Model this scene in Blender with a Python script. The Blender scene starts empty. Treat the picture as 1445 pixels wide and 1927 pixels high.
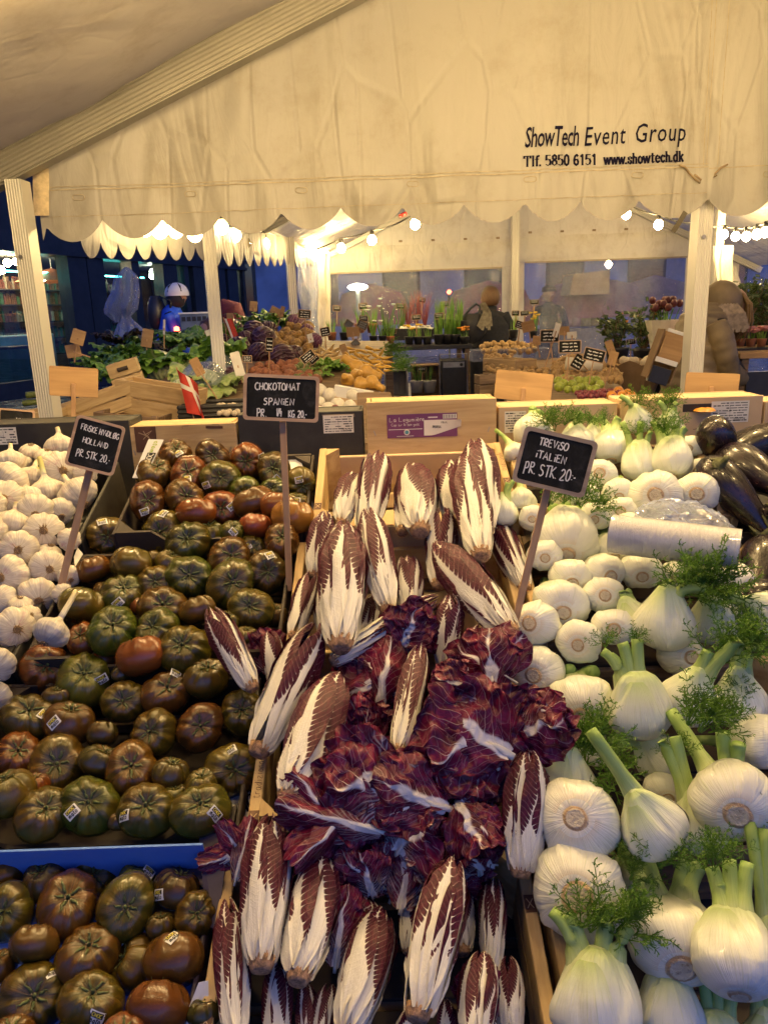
import bpy, bmesh, math, random
from mathutils import Vector, Matrix, Quaternion, noise as mnoise
random.seed(7)
SC = bpy.context.scene
COL = SC.collection
rad = math.radians
# ------------------------------------------------------------------ camera
PITCH, ROLL, FPX, CAMZ = rad(14.6), rad(2.0), 1447.0, 1.45
CAM = Vector((0, 0, CAMZ))
_F = Vector((0, math.cos(PITCH), -math.sin(PITCH)))
_U0 = Vector((0, math.sin(PITCH), math.cos(PITCH)))
_R0 = Vector((1, 0, 0))
_U = math.cos(ROLL) * _U0 + math.sin(ROLL) * _R0
_R = math.cos(ROLL) * _R0 - math.sin(ROLL) * _U0
cam = bpy.data.objects.new('camera', bpy.data.cameras.new('camera'))
COL.objects.link(cam)
cam.matrix_world = Matrix(((_R.x, _U.x, -_F.x, CAM.x), (_R.y, _U.y, -_F.y, CAM.y), (_R.z, _U.z, -_F.z, CAM.z), (0, 0, 0, 1)))
cam.data.sensor_fit = 'HORIZONTAL'
cam.data.angle = 2 * math.atan(722.5 / FPX)
cam.data.clip_start = 0.05
cam.data.clip_end = 500
SC.camera = cam
# ------------------------------------------------------------------ dusk sky, exposure
W = bpy.data.worlds.new('World'); SC.world = W; W.use_nodes = True
_n = W.node_tree.nodes; _bg = _n['Background']
_sky = _n.new('ShaderNodeTexSky'); _sky.sky_type = 'NISHITA'; _sky.sun_disc = False
_sky.sun_elevation = rad(-2.0); _sky.sun_rotation = rad(150); _sky.ozone_density = 4.0
W.node_tree.links.new(_sky.outputs[0], _bg.inputs[0])
_bg.inputs[1].default_value = SKY = 1.6
SC.view_settings.view_transform = 'Standard'; SC.view_settings.look = 'None'
SC.view_settings.exposure = 1.35; SC.view_settings.gamma = 1; SC.view_settings.use_curve_mapping = False
SC.cycles.max_bounces = 8; SC.cycles.transparent_max_bounces = 12
SC.cycles.use_denoising = True
SC.cycles.sample_clamp_indirect = 4.0
SC.cycles.caustics_reflective = False; SC.cycles.caustics_refractive = False

BULB_COL = (1.0, 0.60, 0.21)

# ------------------------------------------------------------------ helpers
def ray(px, py):
    return ((px - 722.5) / FPX) * _R + ((963.5 - py) / FPX) * _U + _F
def P(px, py, Y):
    """the point of the market seen in that direction on the upright plane Y metres off"""
    d = ray(px, py); return CAM + d * (Y / d.y)
def depth(p): return (p - CAM).dot(_F)
def mpp(p): return depth(p) / FPX            # metres per photo pixel there

class MB:
    def __init__(s): s.v = []; s.f = []; s.m = []; s.uv = []; s.mi = 0
    def vert(s, p): s.v.append(tuple(p)); return len(s.v) - 1
    def face(s, idx, uv=None):
        s.f.append(tuple(idx)); s.m.append(s.mi); s.uv.append(uv)
    def box(s, c, size, rot=None):
        c = Vector(c); hx, hy, hz = size[0] / 2, size[1] / 2, size[2] / 2
        b = len(s.v)
        for x in (-hx, hx):
            for y in (-hy, hy):
                for z in (-hz, hz):
                    p = Vector((x, y, z))
                    if rot is not None: p = rot @ p
                    s.v.append(tuple(c + p))
        for q in ((0, 1, 3, 2), (4, 6, 7, 5), (0, 4, 5, 1), (2, 3, 7, 6), (0, 2, 6, 4), (1, 5, 7, 3)):
            s.face([b + i for i in q])
        return s
    def tube(s, pts, r, n=8, cap=True, flat=1.0, up=None):
        pts = [Vector(p) for p in pts]; rings = []
        rs = r if isinstance(r, (list, tuple)) else [r] * len(pts)
        up0 = Vector(up) if up is not None else None
        L = len(pts)
        for i, p in enumerate(pts):
            t = (pts[min(i + 1, L - 1)] - pts[max(i - 1, 0)]).normalized()
            a = up0 if up0 is not None else (Vector((0, 0, 1)) if abs(t.z) < .9 else Vector((0, 1, 0)))
            x = t.cross(a).normalized(); y = x.cross(t).normalized()
            ring = []
            for k in range(n):
                an = 2 * math.pi * k / n
                ring.append(s.vert(p + x * (math.cos(an) * rs[i]) + y * (math.sin(an) * rs[i] * flat)))
            rings.append(ring)
        for i in range(L - 1):
            v0, v1 = i / (L - 1), (i + 1) / (L - 1)
            for k in range(n):
                k2 = (k + 1) % n; u0, u1 = k / n, (k + 1) / n
                s.face((rings[i][k], rings[i][k2], rings[i + 1][k2], rings[i + 1][k]), ((u0, v0), (u1, v0), (u1, v1), (u0, v1)))
        if cap:
            s.face(rings[0][::-1], [(.5, 0)] * n); s.face(rings[-1], [(.5, 1)] * n)
        return s
    def grid(s, fn, nu, nv, close_u=False):
        """fn(u,v)->(x,y,z), u,v in 0..1"""
        idx = [[s.vert(fn(i / nu, j / nv)) for i in range(nu if close_u else nu + 1)] for j in range(nv + 1)]
        for j in range(nv):
            for i in range(nu):
                i2 = (i + 1) % nu if close_u else i + 1
                s.face((idx[j][i], idx[j][i2], idx[j + 1][i2], idx[j + 1][i]),
                       ((i / nu, j / nv), ((i + 1) / nu, j / nv), ((i + 1) / nu, (j + 1) / nv), (i / nu, (j + 1) / nv)))
        return idx
    def lathe(s, prof, n=20, c=(0, 0, 0), cap=True):
        c = Vector(c)
        idx = s.grid(lambda u, v: c + Vector((math.cos(2 * math.pi * u) * _lin(prof, v)[0], math.sin(2 * math.pi * u) * _lin(prof, v)[0], _lin(prof, v)[1])), n, len(prof) - 1, True)
        if cap:
            s.face(idx[0][::-1], [(.5, 0)] * n); s.face(idx[-1], [(.5, 1)] * n)
        return s
    def prism(s, poly, y0, y1):
        """poly in (x,z), extruded along y"""
        b = len(s.v); n = len(poly)
        for x, z in poly: s.v.append((x, y0, z))
        for x, z in poly: s.v.append((x, y1, z))
        s.face([b + i for i in range(n)]); s.face([b + n + i for i in range(n)][::-1])
        for i in range(n):
            j = (i + 1) % n; s.face((b + j, b + i, b + n + i, b + n + j))
        return s
    def ribbon(s, pts, w, nrm, taper=False):
        """flat strip along pts, width w, facing nrm"""
        pts = [Vector(p) for p in pts]; N = Vector(nrm); L = len(pts); prev = None
        for i, p in enumerate(pts):
            t = (pts[min(i + 1, L - 1)] - pts[max(i - 1, 0)])
            if t.length < 1e-9: t = Vector((1, 0, 0))
            x = t.cross(N).normalized() * (w / 2 * ((1 - .9 * i / (L - 1)) if taper else 1))
            cur = (s.vert(p - x), s.vert(p + x))
            if prev: s.face((prev[0], prev[1], cur[1], cur[0]), ((0, (i - 1) / (L - 1)), (1, (i - 1) / (L - 1)), (1, i / (L - 1)), (0, i / (L - 1))))
            prev = cur
        return s
    def mesh(s, name, mats, smooth=False):
        me = bpy.data.meshes.new(name); me.from_pydata(s.v, [], s.f)
        for m in (mats if isinstance(mats, (list, tuple)) else [mats]): me.materials.append(m)
        if any(s.m): me.polygons.foreach_set('material_index', s.m)
        if any(u is not None for u in s.uv):
            uvl = me.uv_layers.new(name='UVMap'); k = 0; flat = []
            for f, u in zip(s.f, s.uv):
                for i in range(len(f)): flat.extend(u[i] if u is not None else (0, 0))
            uvl.data.foreach_set('uv', flat)
        me.polygons.foreach_set('use_smooth', [smooth] * len(s.f))
        bm = bmesh.new(); bm.from_mesh(me); bmesh.ops.recalc_face_normals(bm, faces=bm.faces); bm.to_mesh(me); bm.free()
        me.update(); return me
    def build(s, name, mats, parent=None, smooth=False):
        return obj(name, s.mesh(name, mats, smooth), parent)
def _lin(prof, v):
    return prof[int(round(v * (len(prof) - 1)))]
def obj(name, me, parent=None):
    o = bpy.data.objects.new(name, me); COL.objects.link(o)
    if parent is not None: o.parent = parent
    return o
def tag(o, label=None, cat=None, group=None, kind=None):
    if label: o['label'] = label
    if cat: o['category'] = cat
    if group: o['group'] = group
    if kind: o['kind'] = kind
    return o
def thing(name, label, cat, loc=(0, 0, 0), group=None, rot=None):
    o = bpy.data.objects.new(name, None); COL.objects.link(o); o.location = loc
    o.empty_display_size = .05
    if rot is not None:
        o.rotation_mode = 'QUATERNION'; o.rotation_quaternion = rot
    return tag(o, label, cat, group)
def copy_tree(o, parent=None):
    c = o.copy(); COL.objects.link(c); c.parent = parent
    for ch in o.children: copy_tree(ch, c)
    return c
def bevel(o, w=.003, seg=2):
    m = o.modifiers.new('bevel', 'BEVEL'); m.width = w; m.segments = seg; m.limit_method = 'ANGLE'; return o
def local(root, p):
    """world point in the frame of a root that has only location (and quaternion)"""
    q = root.rotation_quaternion if root.rotation_mode == 'QUATERNION' else Quaternion()
    return q.inverted() @ (Vector(p) - Vector(root.location))
def frame(zdir, xdir):
    """rotation with local Z along zdir and local X near xdir"""
    z = Vector(zdir).normalized(); x = Vector(xdir); x = (x - z * x.dot(z))
    if x.length < 1e-6: x = z.orthogonal()
    x.normalize(); y = z.cross(x)
    return Matrix(((x.x, y.x, z.x), (x.y, y.y, z.y), (x.z, y.z, z.z))).to_quaternion()
def nz(x, y=0., z=0.): return mnoise.noise(Vector((x, y, z)))

# ------------------------------------------------------------------ materials
class NT:
    """tiny node-graph helper"""
    def __init__(s, name):
        s.m = bpy.data.materials.new(name); s.m.use_nodes = True
        s.t = s.m.node_tree; s.b = s.t.nodes['Principled BSDF']; s.out = s.t.nodes['Material Output']
    def n(s, typ, **kw):
        x = s.t.nodes.new('ShaderNode' + typ)
        for k, v in kw.items(): setattr(x, k, v)
        return x
    def put(s, sock, v):
        if v is None: return
        if hasattr(v, 'is_output') or isinstance(v, bpy.types.NodeSocket): s.t.links.new(v, sock)
        else:
            if isinstance(v, (tuple, list)) and len(v) == 3 and len(sock.default_value) == 4: v = (*v, 1)
            sock.default_value = v
    def math(s, op, a, b=None, c=None, clamp=False):
        x = s.n('Math', operation=op, use_clamp=clamp); s.put(x.inputs[0], a)
        if b is not None: s.put(x.inputs[1], b)
        if c is not None: s.put(x.inputs[2], c)
        return x.outputs[0]
    def mix(s, f, a, b, blend='MIX'):
        x = s.n('Mix', data_type='RGBA', blend_type=blend); s.put(x.inputs[0], f); s.put(x.inputs[6], a); s.put(x.inputs[7], b)
        return x.outputs[2]
    def step(s, v, a, b):
        x = s.n('MapRange', interpolation_type='SMOOTHSTEP'); s.put(x.inputs[0], v); s.put(x.inputs[1], a); s.put(x.inputs[2], b)
        return x.outputs[0]
    def ramp(s, v, stops):
        x = s.n('ValToRGB'); e = x.color_ramp.elements
        while len(e) < len(stops): e.new(.5)
        for el, (p, c) in zip(e, stops): el.position = p; el.color = (*c, 1)
        s.put(x.inputs[0], v); return x.outputs[0]
    def coord(s, which='Object'): return s.n('TexCoord').outputs[which]
    def rnd(s): return s.n('ObjectInfo').outputs['Random']
    def noise(s, vec=None, scale=5, detail=3, rough=.5, col=False, dist=0.):
        x = s.n('TexNoise'); x.inputs['Scale'].default_value = scale; x.inputs['Detail'].default_value = detail
        x.inputs['Roughness'].default_value = rough; x.inputs['Distortion'].default_value = dist
        if vec is not None: s.put(x.inputs['Vector'], vec)
        return x.outputs['Color' if col else 'Fac']
    def mapv(s, vec, scale=(1, 1, 1), loc=None):
        x = s.n('Mapping'); s.put(x.inputs[0], vec); x.inputs['Scale'].default_value = scale
        if loc is not None: s.put(x.inputs['Location'], loc)
        return x.outputs[0]
    def offs(s, vec):
        """shift a coordinate by the object's own random number, so that copies differ"""
        r = s.rnd(); c = s.n('CombineXYZ'); s.put(c.inputs[0], s.math('MULTIPLY', r, 31.)); s.put(c.inputs[1], s.math('MULTIPLY', r, 17.)); 
        v = s.n('VectorMath', operation='ADD'); s.put(v.inputs[0], vec); s.put(v.inputs[1], c.outputs[0]); return v.outputs[0]
    def uv(s):
        x = s.n('SeparateXYZ'); s.put(x.inputs[0], s.coord('UV')); return x.outputs[0], x.outputs[1]
    def bump(s, h, strength=.3, dist=.01):
        x = s.n('Bump'); x.inputs['Strength'].default_value = strength; x.inputs['Distance'].default_value = dist
        s.put(x.inputs['Height'], h); s.t.links.new(x.outputs[0], s.b.inputs['Normal']); return x.outputs[0]
    def set(s, **kw):
        names = dict(color='Base Color', rough='Roughness', metal='Metallic', spec='Specular IOR Level', coat='Coat Weight', coat_rough='Coat Roughness',
                     sss='Subsurface Weight', alpha='Alpha', trans='Transmission Weight', emit='Emission Color', emit_s='Emission Strength', sheen='Sheen Weight', ior='IOR')
        for k, v in kw.items(): s.put(s.b.inputs[names[k]], v)
        return s
def simple(name, color, rough=.6, var=.25, scale=8, bump=.15, bdist=.003, metal=0., spec=.5, coord='Object', stretch=(1, 1, 1), coat=0.):
    """one colour with grain, wear and fine relief"""
    t = NT(name); v = t.mapv(t.offs(t.coord(coord)), stretch)
    n1 = t.noise(v, scale, 5, .6); n2 = t.noise(v, scale * 4.3, 3)
    dark = tuple(c * (1 - var) for c in color); light = tuple(min(1, c * (1 + var)) for c in color)
    c = t.mix(t.step(n1, .3, .7), dark, light)
    t.set(color=c, rough=t.math('MULTIPLY_ADD', n2, .25, rough - .12), metal=metal, spec=spec, coat=coat)
    if bump: t.bump(t.math('MULTIPLY_ADD', n2, .5, n1), bump, bdist)
    return t.m
def woodmat(name, light, dark, axis=0, scale=1., rough=.65):
    t = NT(name); st = [14, 14, 14]; st[axis] = 1.2
    v = t.offs(t.coord()); vs = t.mapv(v, tuple(x * scale for x in st))
    g = t.noise(vs, 3.0, 6, .65, dist=.6); fine = t.noise(vs, 14, 3); blot = t.noise(v, 5, 3)
    c = t.mix(t.step(g, .35, .68), dark, light)
    c = t.mix(t.math('MULTIPLY', t.step(blot, .55, .8), .45), c, tuple(x * .55 for x in dark))
    c = t.mix(t.math('MULTIPLY', t.math('SUBTRACT', t.rnd(), .5), .5), c, tuple(x * .6 for x in light))
    t.set(color=c, rough=rough); t.bump(t.math('MULTIPLY_ADD', fine, .6, g), .25, .002); return t.m

M = {}
M['crate_wood'] = woodmat('crate_wood', (.56, .40, .20), (.40, .26, .11), 1)
M['crate_wood_x'] = woodmat('crate_wood_across', (.58, .42, .21), (.42, .28, .12), 0)
M['old_wood'] = woodmat('weathered_wood', (.27, .18, .10), (.13, .08, .045), 0)
M['stick_wood'] = woodmat('stick_wood', (.58, .36, .19), (.40, .23, .11), 2)
M['frame_wood'] = woodmat('board_frame_wood', (.62, .42, .26), (.44, .28, .16), 0)
M['sign_back'] = woodmat('sign_back_wood', (.50, .31, .13), (.34, .195, .08), 0, .4)
M['black_card'] = simple('black_cardboard', (.030, .027, .022), .55, .3, 14, .2)
M['brown_card'] = simple('brown_cardboard', (.21, .135, .075), .8, .15, 9, .15)
M['dark_card'] = simple('dark_brown_cardboard', (.035, .024, .018), .7, .25, 12, .2)
M['tan_card'] = simple('tan_cardboard', (.55, .40, .235), .8, .10, 7, .1)
M['white_card'] = simple('white_card', (.72, .71, .68), .5, .06, 5, .05)
M['blue_liner'] = simple('crate_liner', (.10, .23, .60), .5, .1, 4, .05)
M['paper'] = simple('paper', (.74, .71, .62), .6, .06, 20, .05)
M['ink'] = simple('ink', (.012, .011, .012), .6, .1, 20, 0)
M['navy_ink'] = simple('navy_print', (.009, .008, .024), .8, .2, 30, 0, spec=.05)
M['brown_ink'] = simple('brown_print', (.10, .042, .022), .7, .2, 30, 0)
M['purple_print'] = simple('purple_print', (.17, .045, .135), .5, .12, 12, .03)
M['choc_yellow'] = simple('yellow_print', (.62, .52, .06), .5, .05, 20, 0)
M['lime_print'] = simple('lime_print', (.36, .47, .05), .5, .05, 20, 0)
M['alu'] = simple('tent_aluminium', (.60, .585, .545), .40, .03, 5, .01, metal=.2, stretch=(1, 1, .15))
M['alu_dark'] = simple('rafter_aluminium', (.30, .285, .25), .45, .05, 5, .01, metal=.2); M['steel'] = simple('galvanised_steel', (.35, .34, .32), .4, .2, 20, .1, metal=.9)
M['black_plastic'] = simple('black_plastic', (.018, .018, .02), .4, .25, 20, .1)
M['black_rubber'] = simple('cable_rubber', (.012, .012, .012), .6, .1, 20, 0)
M['soil'] = simple('potting_soil', (.05, .03, .018), .9, .4, 60, .5)
M['terracotta'] = simple('terracotta', (.33, .12, .05), .8, .2, 20, .1)
def chalkboard():
    t = NT('chalkboard_slate'); v = t.offs(t.coord()); n1 = t.noise(t.mapv(v, (9, 9, 30)), 3, 5, .65, dist=1.5); n2 = t.noise(v, 150, 2)
    t.set(color=t.mix(t.step(n1, .42, .85), (.014, .014, .013), (.05, .049, .046)), rough=.75, spec=.15); t.bump(n2, .1, .001); return t.m
M['slate'] = chalkboard()
M['chalk'] = simple('chalk_line', (.80, .78, .72), .9, .10, 160, .2, .001)
M['frame_dark'] = woodmat('grey_frame_wood', (.40, .31, .23), (.27, .20, .14), 0)
def tent(name, trans=.38, tint=(.80, .77, .70), fold=1., spec=.35):
    """white coated tent cloth: lets lamp light glow through, creased, weathered"""
    t = NT(name); v = t.coord()
    big = t.noise(t.mapv(v, (1.5, 1.5, .42)), 1.9, 3, .5, dist=.9); cre = t.noise(t.mapv(v, (7, 7, 1.8)), 1.4, 4, .6, dist=1.2)
    w2 = t.n('TexVoronoi', feature='DISTANCE_TO_EDGE'); t.put(w2.inputs['Vector'], t.mapv(v, (2.2, 2.2, .9))); w2.inputs['Scale'].default_value = 2.2
    dirt = t.noise(v, 3.3, 8, .72); spot = t.noise(v, 34, 4, .7)
    c = t.mix(t.math('MULTIPLY', t.step(dirt, .46, .74), .62), tint, (tint[0] * .62, tint[1] * .56, tint[2] * .45))
    c = t.mix(t.math('MULTIPLY', t.step(spot, .66, .80), .35), c, (.30, .25, .17))
    t.set(color=c, rough=.42, spec=spec)
    h = t.math('ADD', t.math('MULTIPLY', big, 2.6), t.math('MULTIPLY', cre, .22)); h = t.math('ADD', h, t.math('MULTIPLY', t.step(w2.outputs[0], 0, .06), .12))
    nrm = t.bump(h, .55 * fold, .05)
    tr = t.n('BsdfTranslucent'); t.put(tr.inputs[0], t.mix(.5, c, (.85, .74, .52))); t.t.links.new(nrm, tr.inputs['Normal'])
    mx = t.n('MixShader'); mx.inputs[0].default_value = trans
    t.t.links.new(t.b.outputs[0], mx.inputs[1]); t.t.links.new(tr.outputs[0], mx.inputs[2]); t.t.links.new(mx.outputs[0], t.out.inputs[0])
    return t.m
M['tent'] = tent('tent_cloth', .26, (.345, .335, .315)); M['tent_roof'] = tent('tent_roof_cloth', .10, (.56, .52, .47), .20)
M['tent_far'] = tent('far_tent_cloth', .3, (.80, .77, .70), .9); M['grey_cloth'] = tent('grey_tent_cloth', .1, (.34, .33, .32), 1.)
def vinyl(name='clear_vinyl', haze=.30, crumple=1.):
    """clear crumpled plastic window: mostly see-through, sharp broken glints"""
    t = NT(name); v = t.coord()
    n1 = t.noise(t.mapv(v, (1, 1, .45)), 6, 5, .62, dist=1.2); n2 = t.noise(t.mapv(v, (1, 1, .7)), 24, 3, .6, dist=2.0)
    bp = t.n('Bump'); bp.inputs['Strength'].default_value = .9 * crumple; bp.inputs['Distance'].default_value = .035
    t.put(bp.inputs['Height'], t.math('MULTIPLY_ADD', n2, .35, n1))
    gl = t.n('BsdfGlossy'); gl.inputs['Roughness'].default_value = .06; t.t.links.new(bp.outputs[0], gl.inputs['Normal'])
    tp = t.n('BsdfTransparent'); tp.inputs[0].default_value = (.80, .82, .86, 1)
    df = t.n('BsdfDiffuse'); df.inputs[0].default_value = (.38, .44, .66, 1)  # blue of the dusk light is mixed into this haze colour
    fr = t.n('Fresnel'); fr.inputs[0].default_value = 1.5; t.t.links.new(bp.outputs[0], fr.inputs['Normal'])
    m1 = t.n('MixShader'); lw = t.n('LayerWeight'); lw.inputs[0].default_value = .5; t.t.links.new(bp.outputs[0], lw.inputs['Normal']); t.put(m1.inputs[0], t.math('MULTIPLY_ADD', t.math('POWER', lw.outputs['Facing'], 2.), .7, .10)); t.t.links.new(tp.outputs[0], m1.inputs[1]); t.t.links.new(gl.outputs[0], m1.inputs[2])
    m2 = t.n('MixShader'); t.put(m2.inputs[0], t.math('MULTIPLY', t.math('MULTIPLY_ADD', t.step(n1, .35, .7), .65, .35), haze)); t.t.links.new(m1.outputs[0], m2.inputs[1]); t.t.links.new(df.outputs[0], m2.inputs[2])
    t.t.links.new(m2.outputs[0], t.out.inputs[0]); return t.m
M['vinyl'] = vinyl(); M['bag_film'] = vinyl('bag_film', .62, .35); M['wrap'] = vinyl('produce_wrap', .14, .7)
def glass(name='shop_glass', tint=(.82, .88, .92)):
    t = NT(name); gl = t.n('BsdfGlossy'); gl.inputs['Roughness'].default_value = .02
    tp = t.n('BsdfTransparent'); tp.inputs[0].default_value = (*tint, 1); fr = t.n('Fresnel'); fr.inputs[0].default_value = 1.55
    m1 = t.n('MixShader'); t.put(m1.inputs[0], t.math('MULTIPLY', t.math('MULTIPLY_ADD', fr.outputs[0], 1., .10), t.math('SUBTRACT', 1., t.n('NewGeometry').outputs['Backfacing']))); t.t.links.new(tp.outputs[0], m1.inputs[1]); t.t.links.new(gl.outputs[0], m1.inputs[2])
    t.t.links.new(m1.outputs[0], t.out.inputs[0]); return t.m
M['glass'] = glass()
def emit(name, col, s):
    t = NT(name); t.set(color=(0, 0, 0), emit=col, emit_s=s); return t.m
M['filament'] = emit('lit_bulb', (1., .69, .29), 330.); M['filament_far'] = emit('lit_bulb_far', (1., .69, .28), 125.); M['filament_alley'] = emit('lit_bulb_alley', (1., .69, .28), 20.); M['filament_near'] = emit('lit_bulb_near', (1., .69, .29), 100.); M['red_lamp'] = emit('red_tail_lamp', (1., .06, .02), 14.)
M['warm_lamp'] = emit('shop_lamp', (1., .70, .36), 90.); M['cool_lamp'] = emit('cool_lamp', (.9, .92, .62), 26.); M['strip_lamp'] = emit('strip_lamp', (.12, .75, .62), 9.)
M['shop_back'] = emit('lit_shop_interior', (.22, .15, .08), .05)
# ------------------------------------------------------------------ ground
def cobbles():
    t = NT('wet_paving'); v = t.coord(); vo = t.n('TexVoronoi', feature='DISTANCE_TO_EDGE'); t.put(vo.inputs['Vector'], v); vo.inputs['Scale'].default_value = 7
    n1 = t.noise(v, 2.5, 5); e = t.step(vo.outputs[0], .0, .08)
    t.set(color=t.mix(n1, (.035, .036, .042), (.085, .085, .095)), rough=t.math('MULTIPLY_ADD', n1, .35, .08))
    t.bump(e, .5, .012); return t.m
b = MB(); b.box((0, 40, -.05), (160, 160, .1)); g = b.build('ground', cobbles()); tag(g, kind='structure')
b = MB()
for i in range(9): b.box((-9.6 + i * .62, 12.2, .012), (.60, 2.6, .03), None)
g2 = b.build('pavement', simple('slab_stone', (.11, .11, .125), .28, .25, 3, .2, .004)); tag(g2, kind='structure'); g2.rotation_euler.z = 0

# ------------------------------------------------------------------ helpers for tents
def profile_bar(p0, p1, w, d, side, ribs=7, depth_=.004):
    """ribbed aluminium section from p0 to p1; w along side, d along the third axis, ribs on the face towards the viewer"""
    p0, p1 = Vector(p0), Vector(p1); z = (p1 - p0).normalized(); x = Vector(side); x = (x - z * x.dot(z)).normalized(); y = z.cross(x)
    if y.y < 0: y = -y
    prof = []
    n = ribs * 4
    for i in range(n + 1):
        f = i / n; q = (i % 4) in (1, 2)
        prof.append((-w / 2 + w * f, -d / 2 + (depth_ if q and .04 < f < .96 else 0)))
    prof += [(w / 2, d / 2), (-w / 2, d / 2)]
    mb = MB(); n = len(prof); bs = 0
    for p in (p0, p1):
        for a, c in prof: mb.v.append(tuple(p + x * a + y * c))
    for i in range(n):
        j = (i + 1) % n; mb.face((i, j, n + j, n + i))
    mb.face(list(range(n))[::-1]); mb.face([n + i for i in range(n)])
    return mb

GY = 3.5
def GP(px, py): return P(px, py, GY)
tent_t = thing('market_tent', 'white market tent over the stall with printed gable cloth and scalloped edge', 'tent', (0, GY, 0))
def tpart(mb, name, mat, smooth=False, root=None):
    root = root or tent_t
    o = mb.build(name, mat, None, smooth); o.parent = root; o.location = -Vector(root.location); return o
NOTCH = [(40, 432), (87, 424), (194, 412), (305, 409), (415, 404), (530, 398), (641, 389), (757, 387), (873, 382), (988, 379), (1090, 378), (1204, 374), (1333, 371), (1452, 366), (1570, 362)]
NW = [GP(*q) for q in NOTCH]
rA, rB = GP(104, 316), GP(694, 8)
RS = (rB.z - rA.z) / (rB.x - rA.x)
RIDGE = GP(1342, 100).x
def roof_z(x): return rA.z + RS * (min(x, 2 * RIDGE - x) - rA.x) if x > RIDGE else rA.z + RS * (x - rA.x)
def scallop(x):
    for a, c in zip(NW, NW[1:]):
        if a.x <= x <= c.x:
            f = (x - a.x) / (c.x - a.x); return a.z + (c.z - a.z) * f - .080 * (math.sin(math.pi * f) ** .72)
    return NW[-1].z
xL, xR = GP(64, 330).x, NW[-1].x
def gable_pt(u, v):
    x = xL + (xR - xL) * u; zb = scallop(x); zt = roof_z(x) + .10; z = zb + (zt - zb) * v
    h = z - 1.9
    y = GY + .022 * nz(x * 2.1, z * .7, 3) + .020 * nz(x * 5, z * 1.2, 9) + (.006 * math.sin(x * 34 + 2 * nz(x * 3)) if h < .1 else 0) * max(0, 1 - abs(h) * 6)
    return (x, y, z)
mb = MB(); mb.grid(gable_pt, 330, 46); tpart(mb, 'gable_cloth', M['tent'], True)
# roof underside
def roof_pt(u, v):
    x = -3.2 + (RIDGE + 3.2) * u; y = GY - .02 - 4.0 * v
    return (x, y, roof_z(x) + .13 + .03 * nz(x * 1.5, y * 2.2, 1) + .010 * nz(x * 5 + y * 3, y * 1.2, 5) - .05 * math.sin(math.pi * min(1, v * 2)))
mb = MB(); mb.grid(roof_pt, 80, 60); tpart(mb, 'roof_cloth', M['tent_roof'], True)
mb = MB(); mb.grid(lambda u, v: (RIDGE + 3.4 * u, GY - .02 - 4.0 * v, roof_z(RIDGE + 3.4 * u) + .13 + .03 * nz(u * 6, v * 8, 2)), 40, 40); tpart(mb, 'roof_cloth', M['tent_roof'], True)
# rafter
dirv = Vector((1, 0, RS)).normalized(); nrm = Vector((-RS, 0, 1)).normalized()
p0 = Vector((rA.x - .26, GY - .09, rA.z - .26 * RS)) + nrm * .07; p1 = Vector((RIDGE, GY - .09, roof_z(RIDGE))) + nrm * .07
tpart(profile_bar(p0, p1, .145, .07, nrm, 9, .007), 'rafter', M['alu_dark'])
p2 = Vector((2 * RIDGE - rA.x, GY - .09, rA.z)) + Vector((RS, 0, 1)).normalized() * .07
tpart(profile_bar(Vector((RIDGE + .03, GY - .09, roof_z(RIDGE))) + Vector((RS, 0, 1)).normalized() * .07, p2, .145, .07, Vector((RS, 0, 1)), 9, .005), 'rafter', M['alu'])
# posts
for (px, py, top, oy) in ((64, 560, 2.02, -.10), (1311, 560, NW[12].z + .06, .09)):
    q = P(px, py, GY + oy)
    po = tpart(profile_bar((q.x, GY + oy, 0), (q.x, GY + oy, top), .064, .095, (1, 0, 0), 6, .003), 'post', M['alu'])
    bo = MB(); bo.tube([(q.x - .008, GY + oy - .055, 1.72), (q.x - .008, GY + oy - .045, 1.72)], .009, 10); o = bo.build('bolt', M['steel']); o.parent = po
    bo = MB(); bo.tube([(q.x + .012, GY + oy - .055, .95), (q.x + .012, GY + oy - .045, .95)], .009, 10); o = bo.build('bolt', M['steel']); o.parent = po
# hem seams, eyelets, lacing
def on_gable(px, py, lift=.006):
    q = GP(px, py); y = gable_y(q.x, q.z); return Vector((q.x, y - lift, q.z))
def gable_y(x, z):
    h = z - 1.9
    return GY + .022 * nz(x * 2.1, z * .7, 3) + .020 * nz(x * 5, z * 1.2, 9) + (.006 * math.sin(x * 34 + 2 * nz(x * 3)) if h < .1 else 0) * max(0, 1 - abs(h) * 6)
M['seam'] = simple('seam_thread', (.40, .34, .24), .7, .2, 30, .2)
M['webbing'] = simple('strap_webbing', (.34, .25, .15), .8, .25, 40, .4)
for (a, c, w) in (((96, 359), (1334, 313), .004), ((96, 353), (1334, 307), .003), ((98, 409), (1330, 362), .0025), ((1334, 316), (1460, 312), .004), ((1338, 0), (1324, 310), .003), ((1346, 0), (1330, 310), .003), ((1369, 0), (1350, 310), .003)):
    mb = MB(); mb.ribbon([on_gable(a[0] + (c[0] - a[0]) * i / 60, a[1] + (c[1] - a[1]) * i / 60) for i in range(61)], w, (0, -1, 0)); tpart(mb, 'seam', M['seam'])
for px, py in ((151, 372), (358, 364), (567, 357), (777, 345), (997, 337), (1199, 329), (1442, 329)):
    mb = MB(); pts = []
    for k in range(25):
        a = 2 * math.pi * k / 24; pts.append(on_gable(px + (6 if math.cos(a) > 0 else -6) + 5 * math.cos(a), py + 5 * math.sin(a), .005))
    mb.tube(pts, .0016, 5, False); tpart(mb, 'eyelet', M['seam'])
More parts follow.
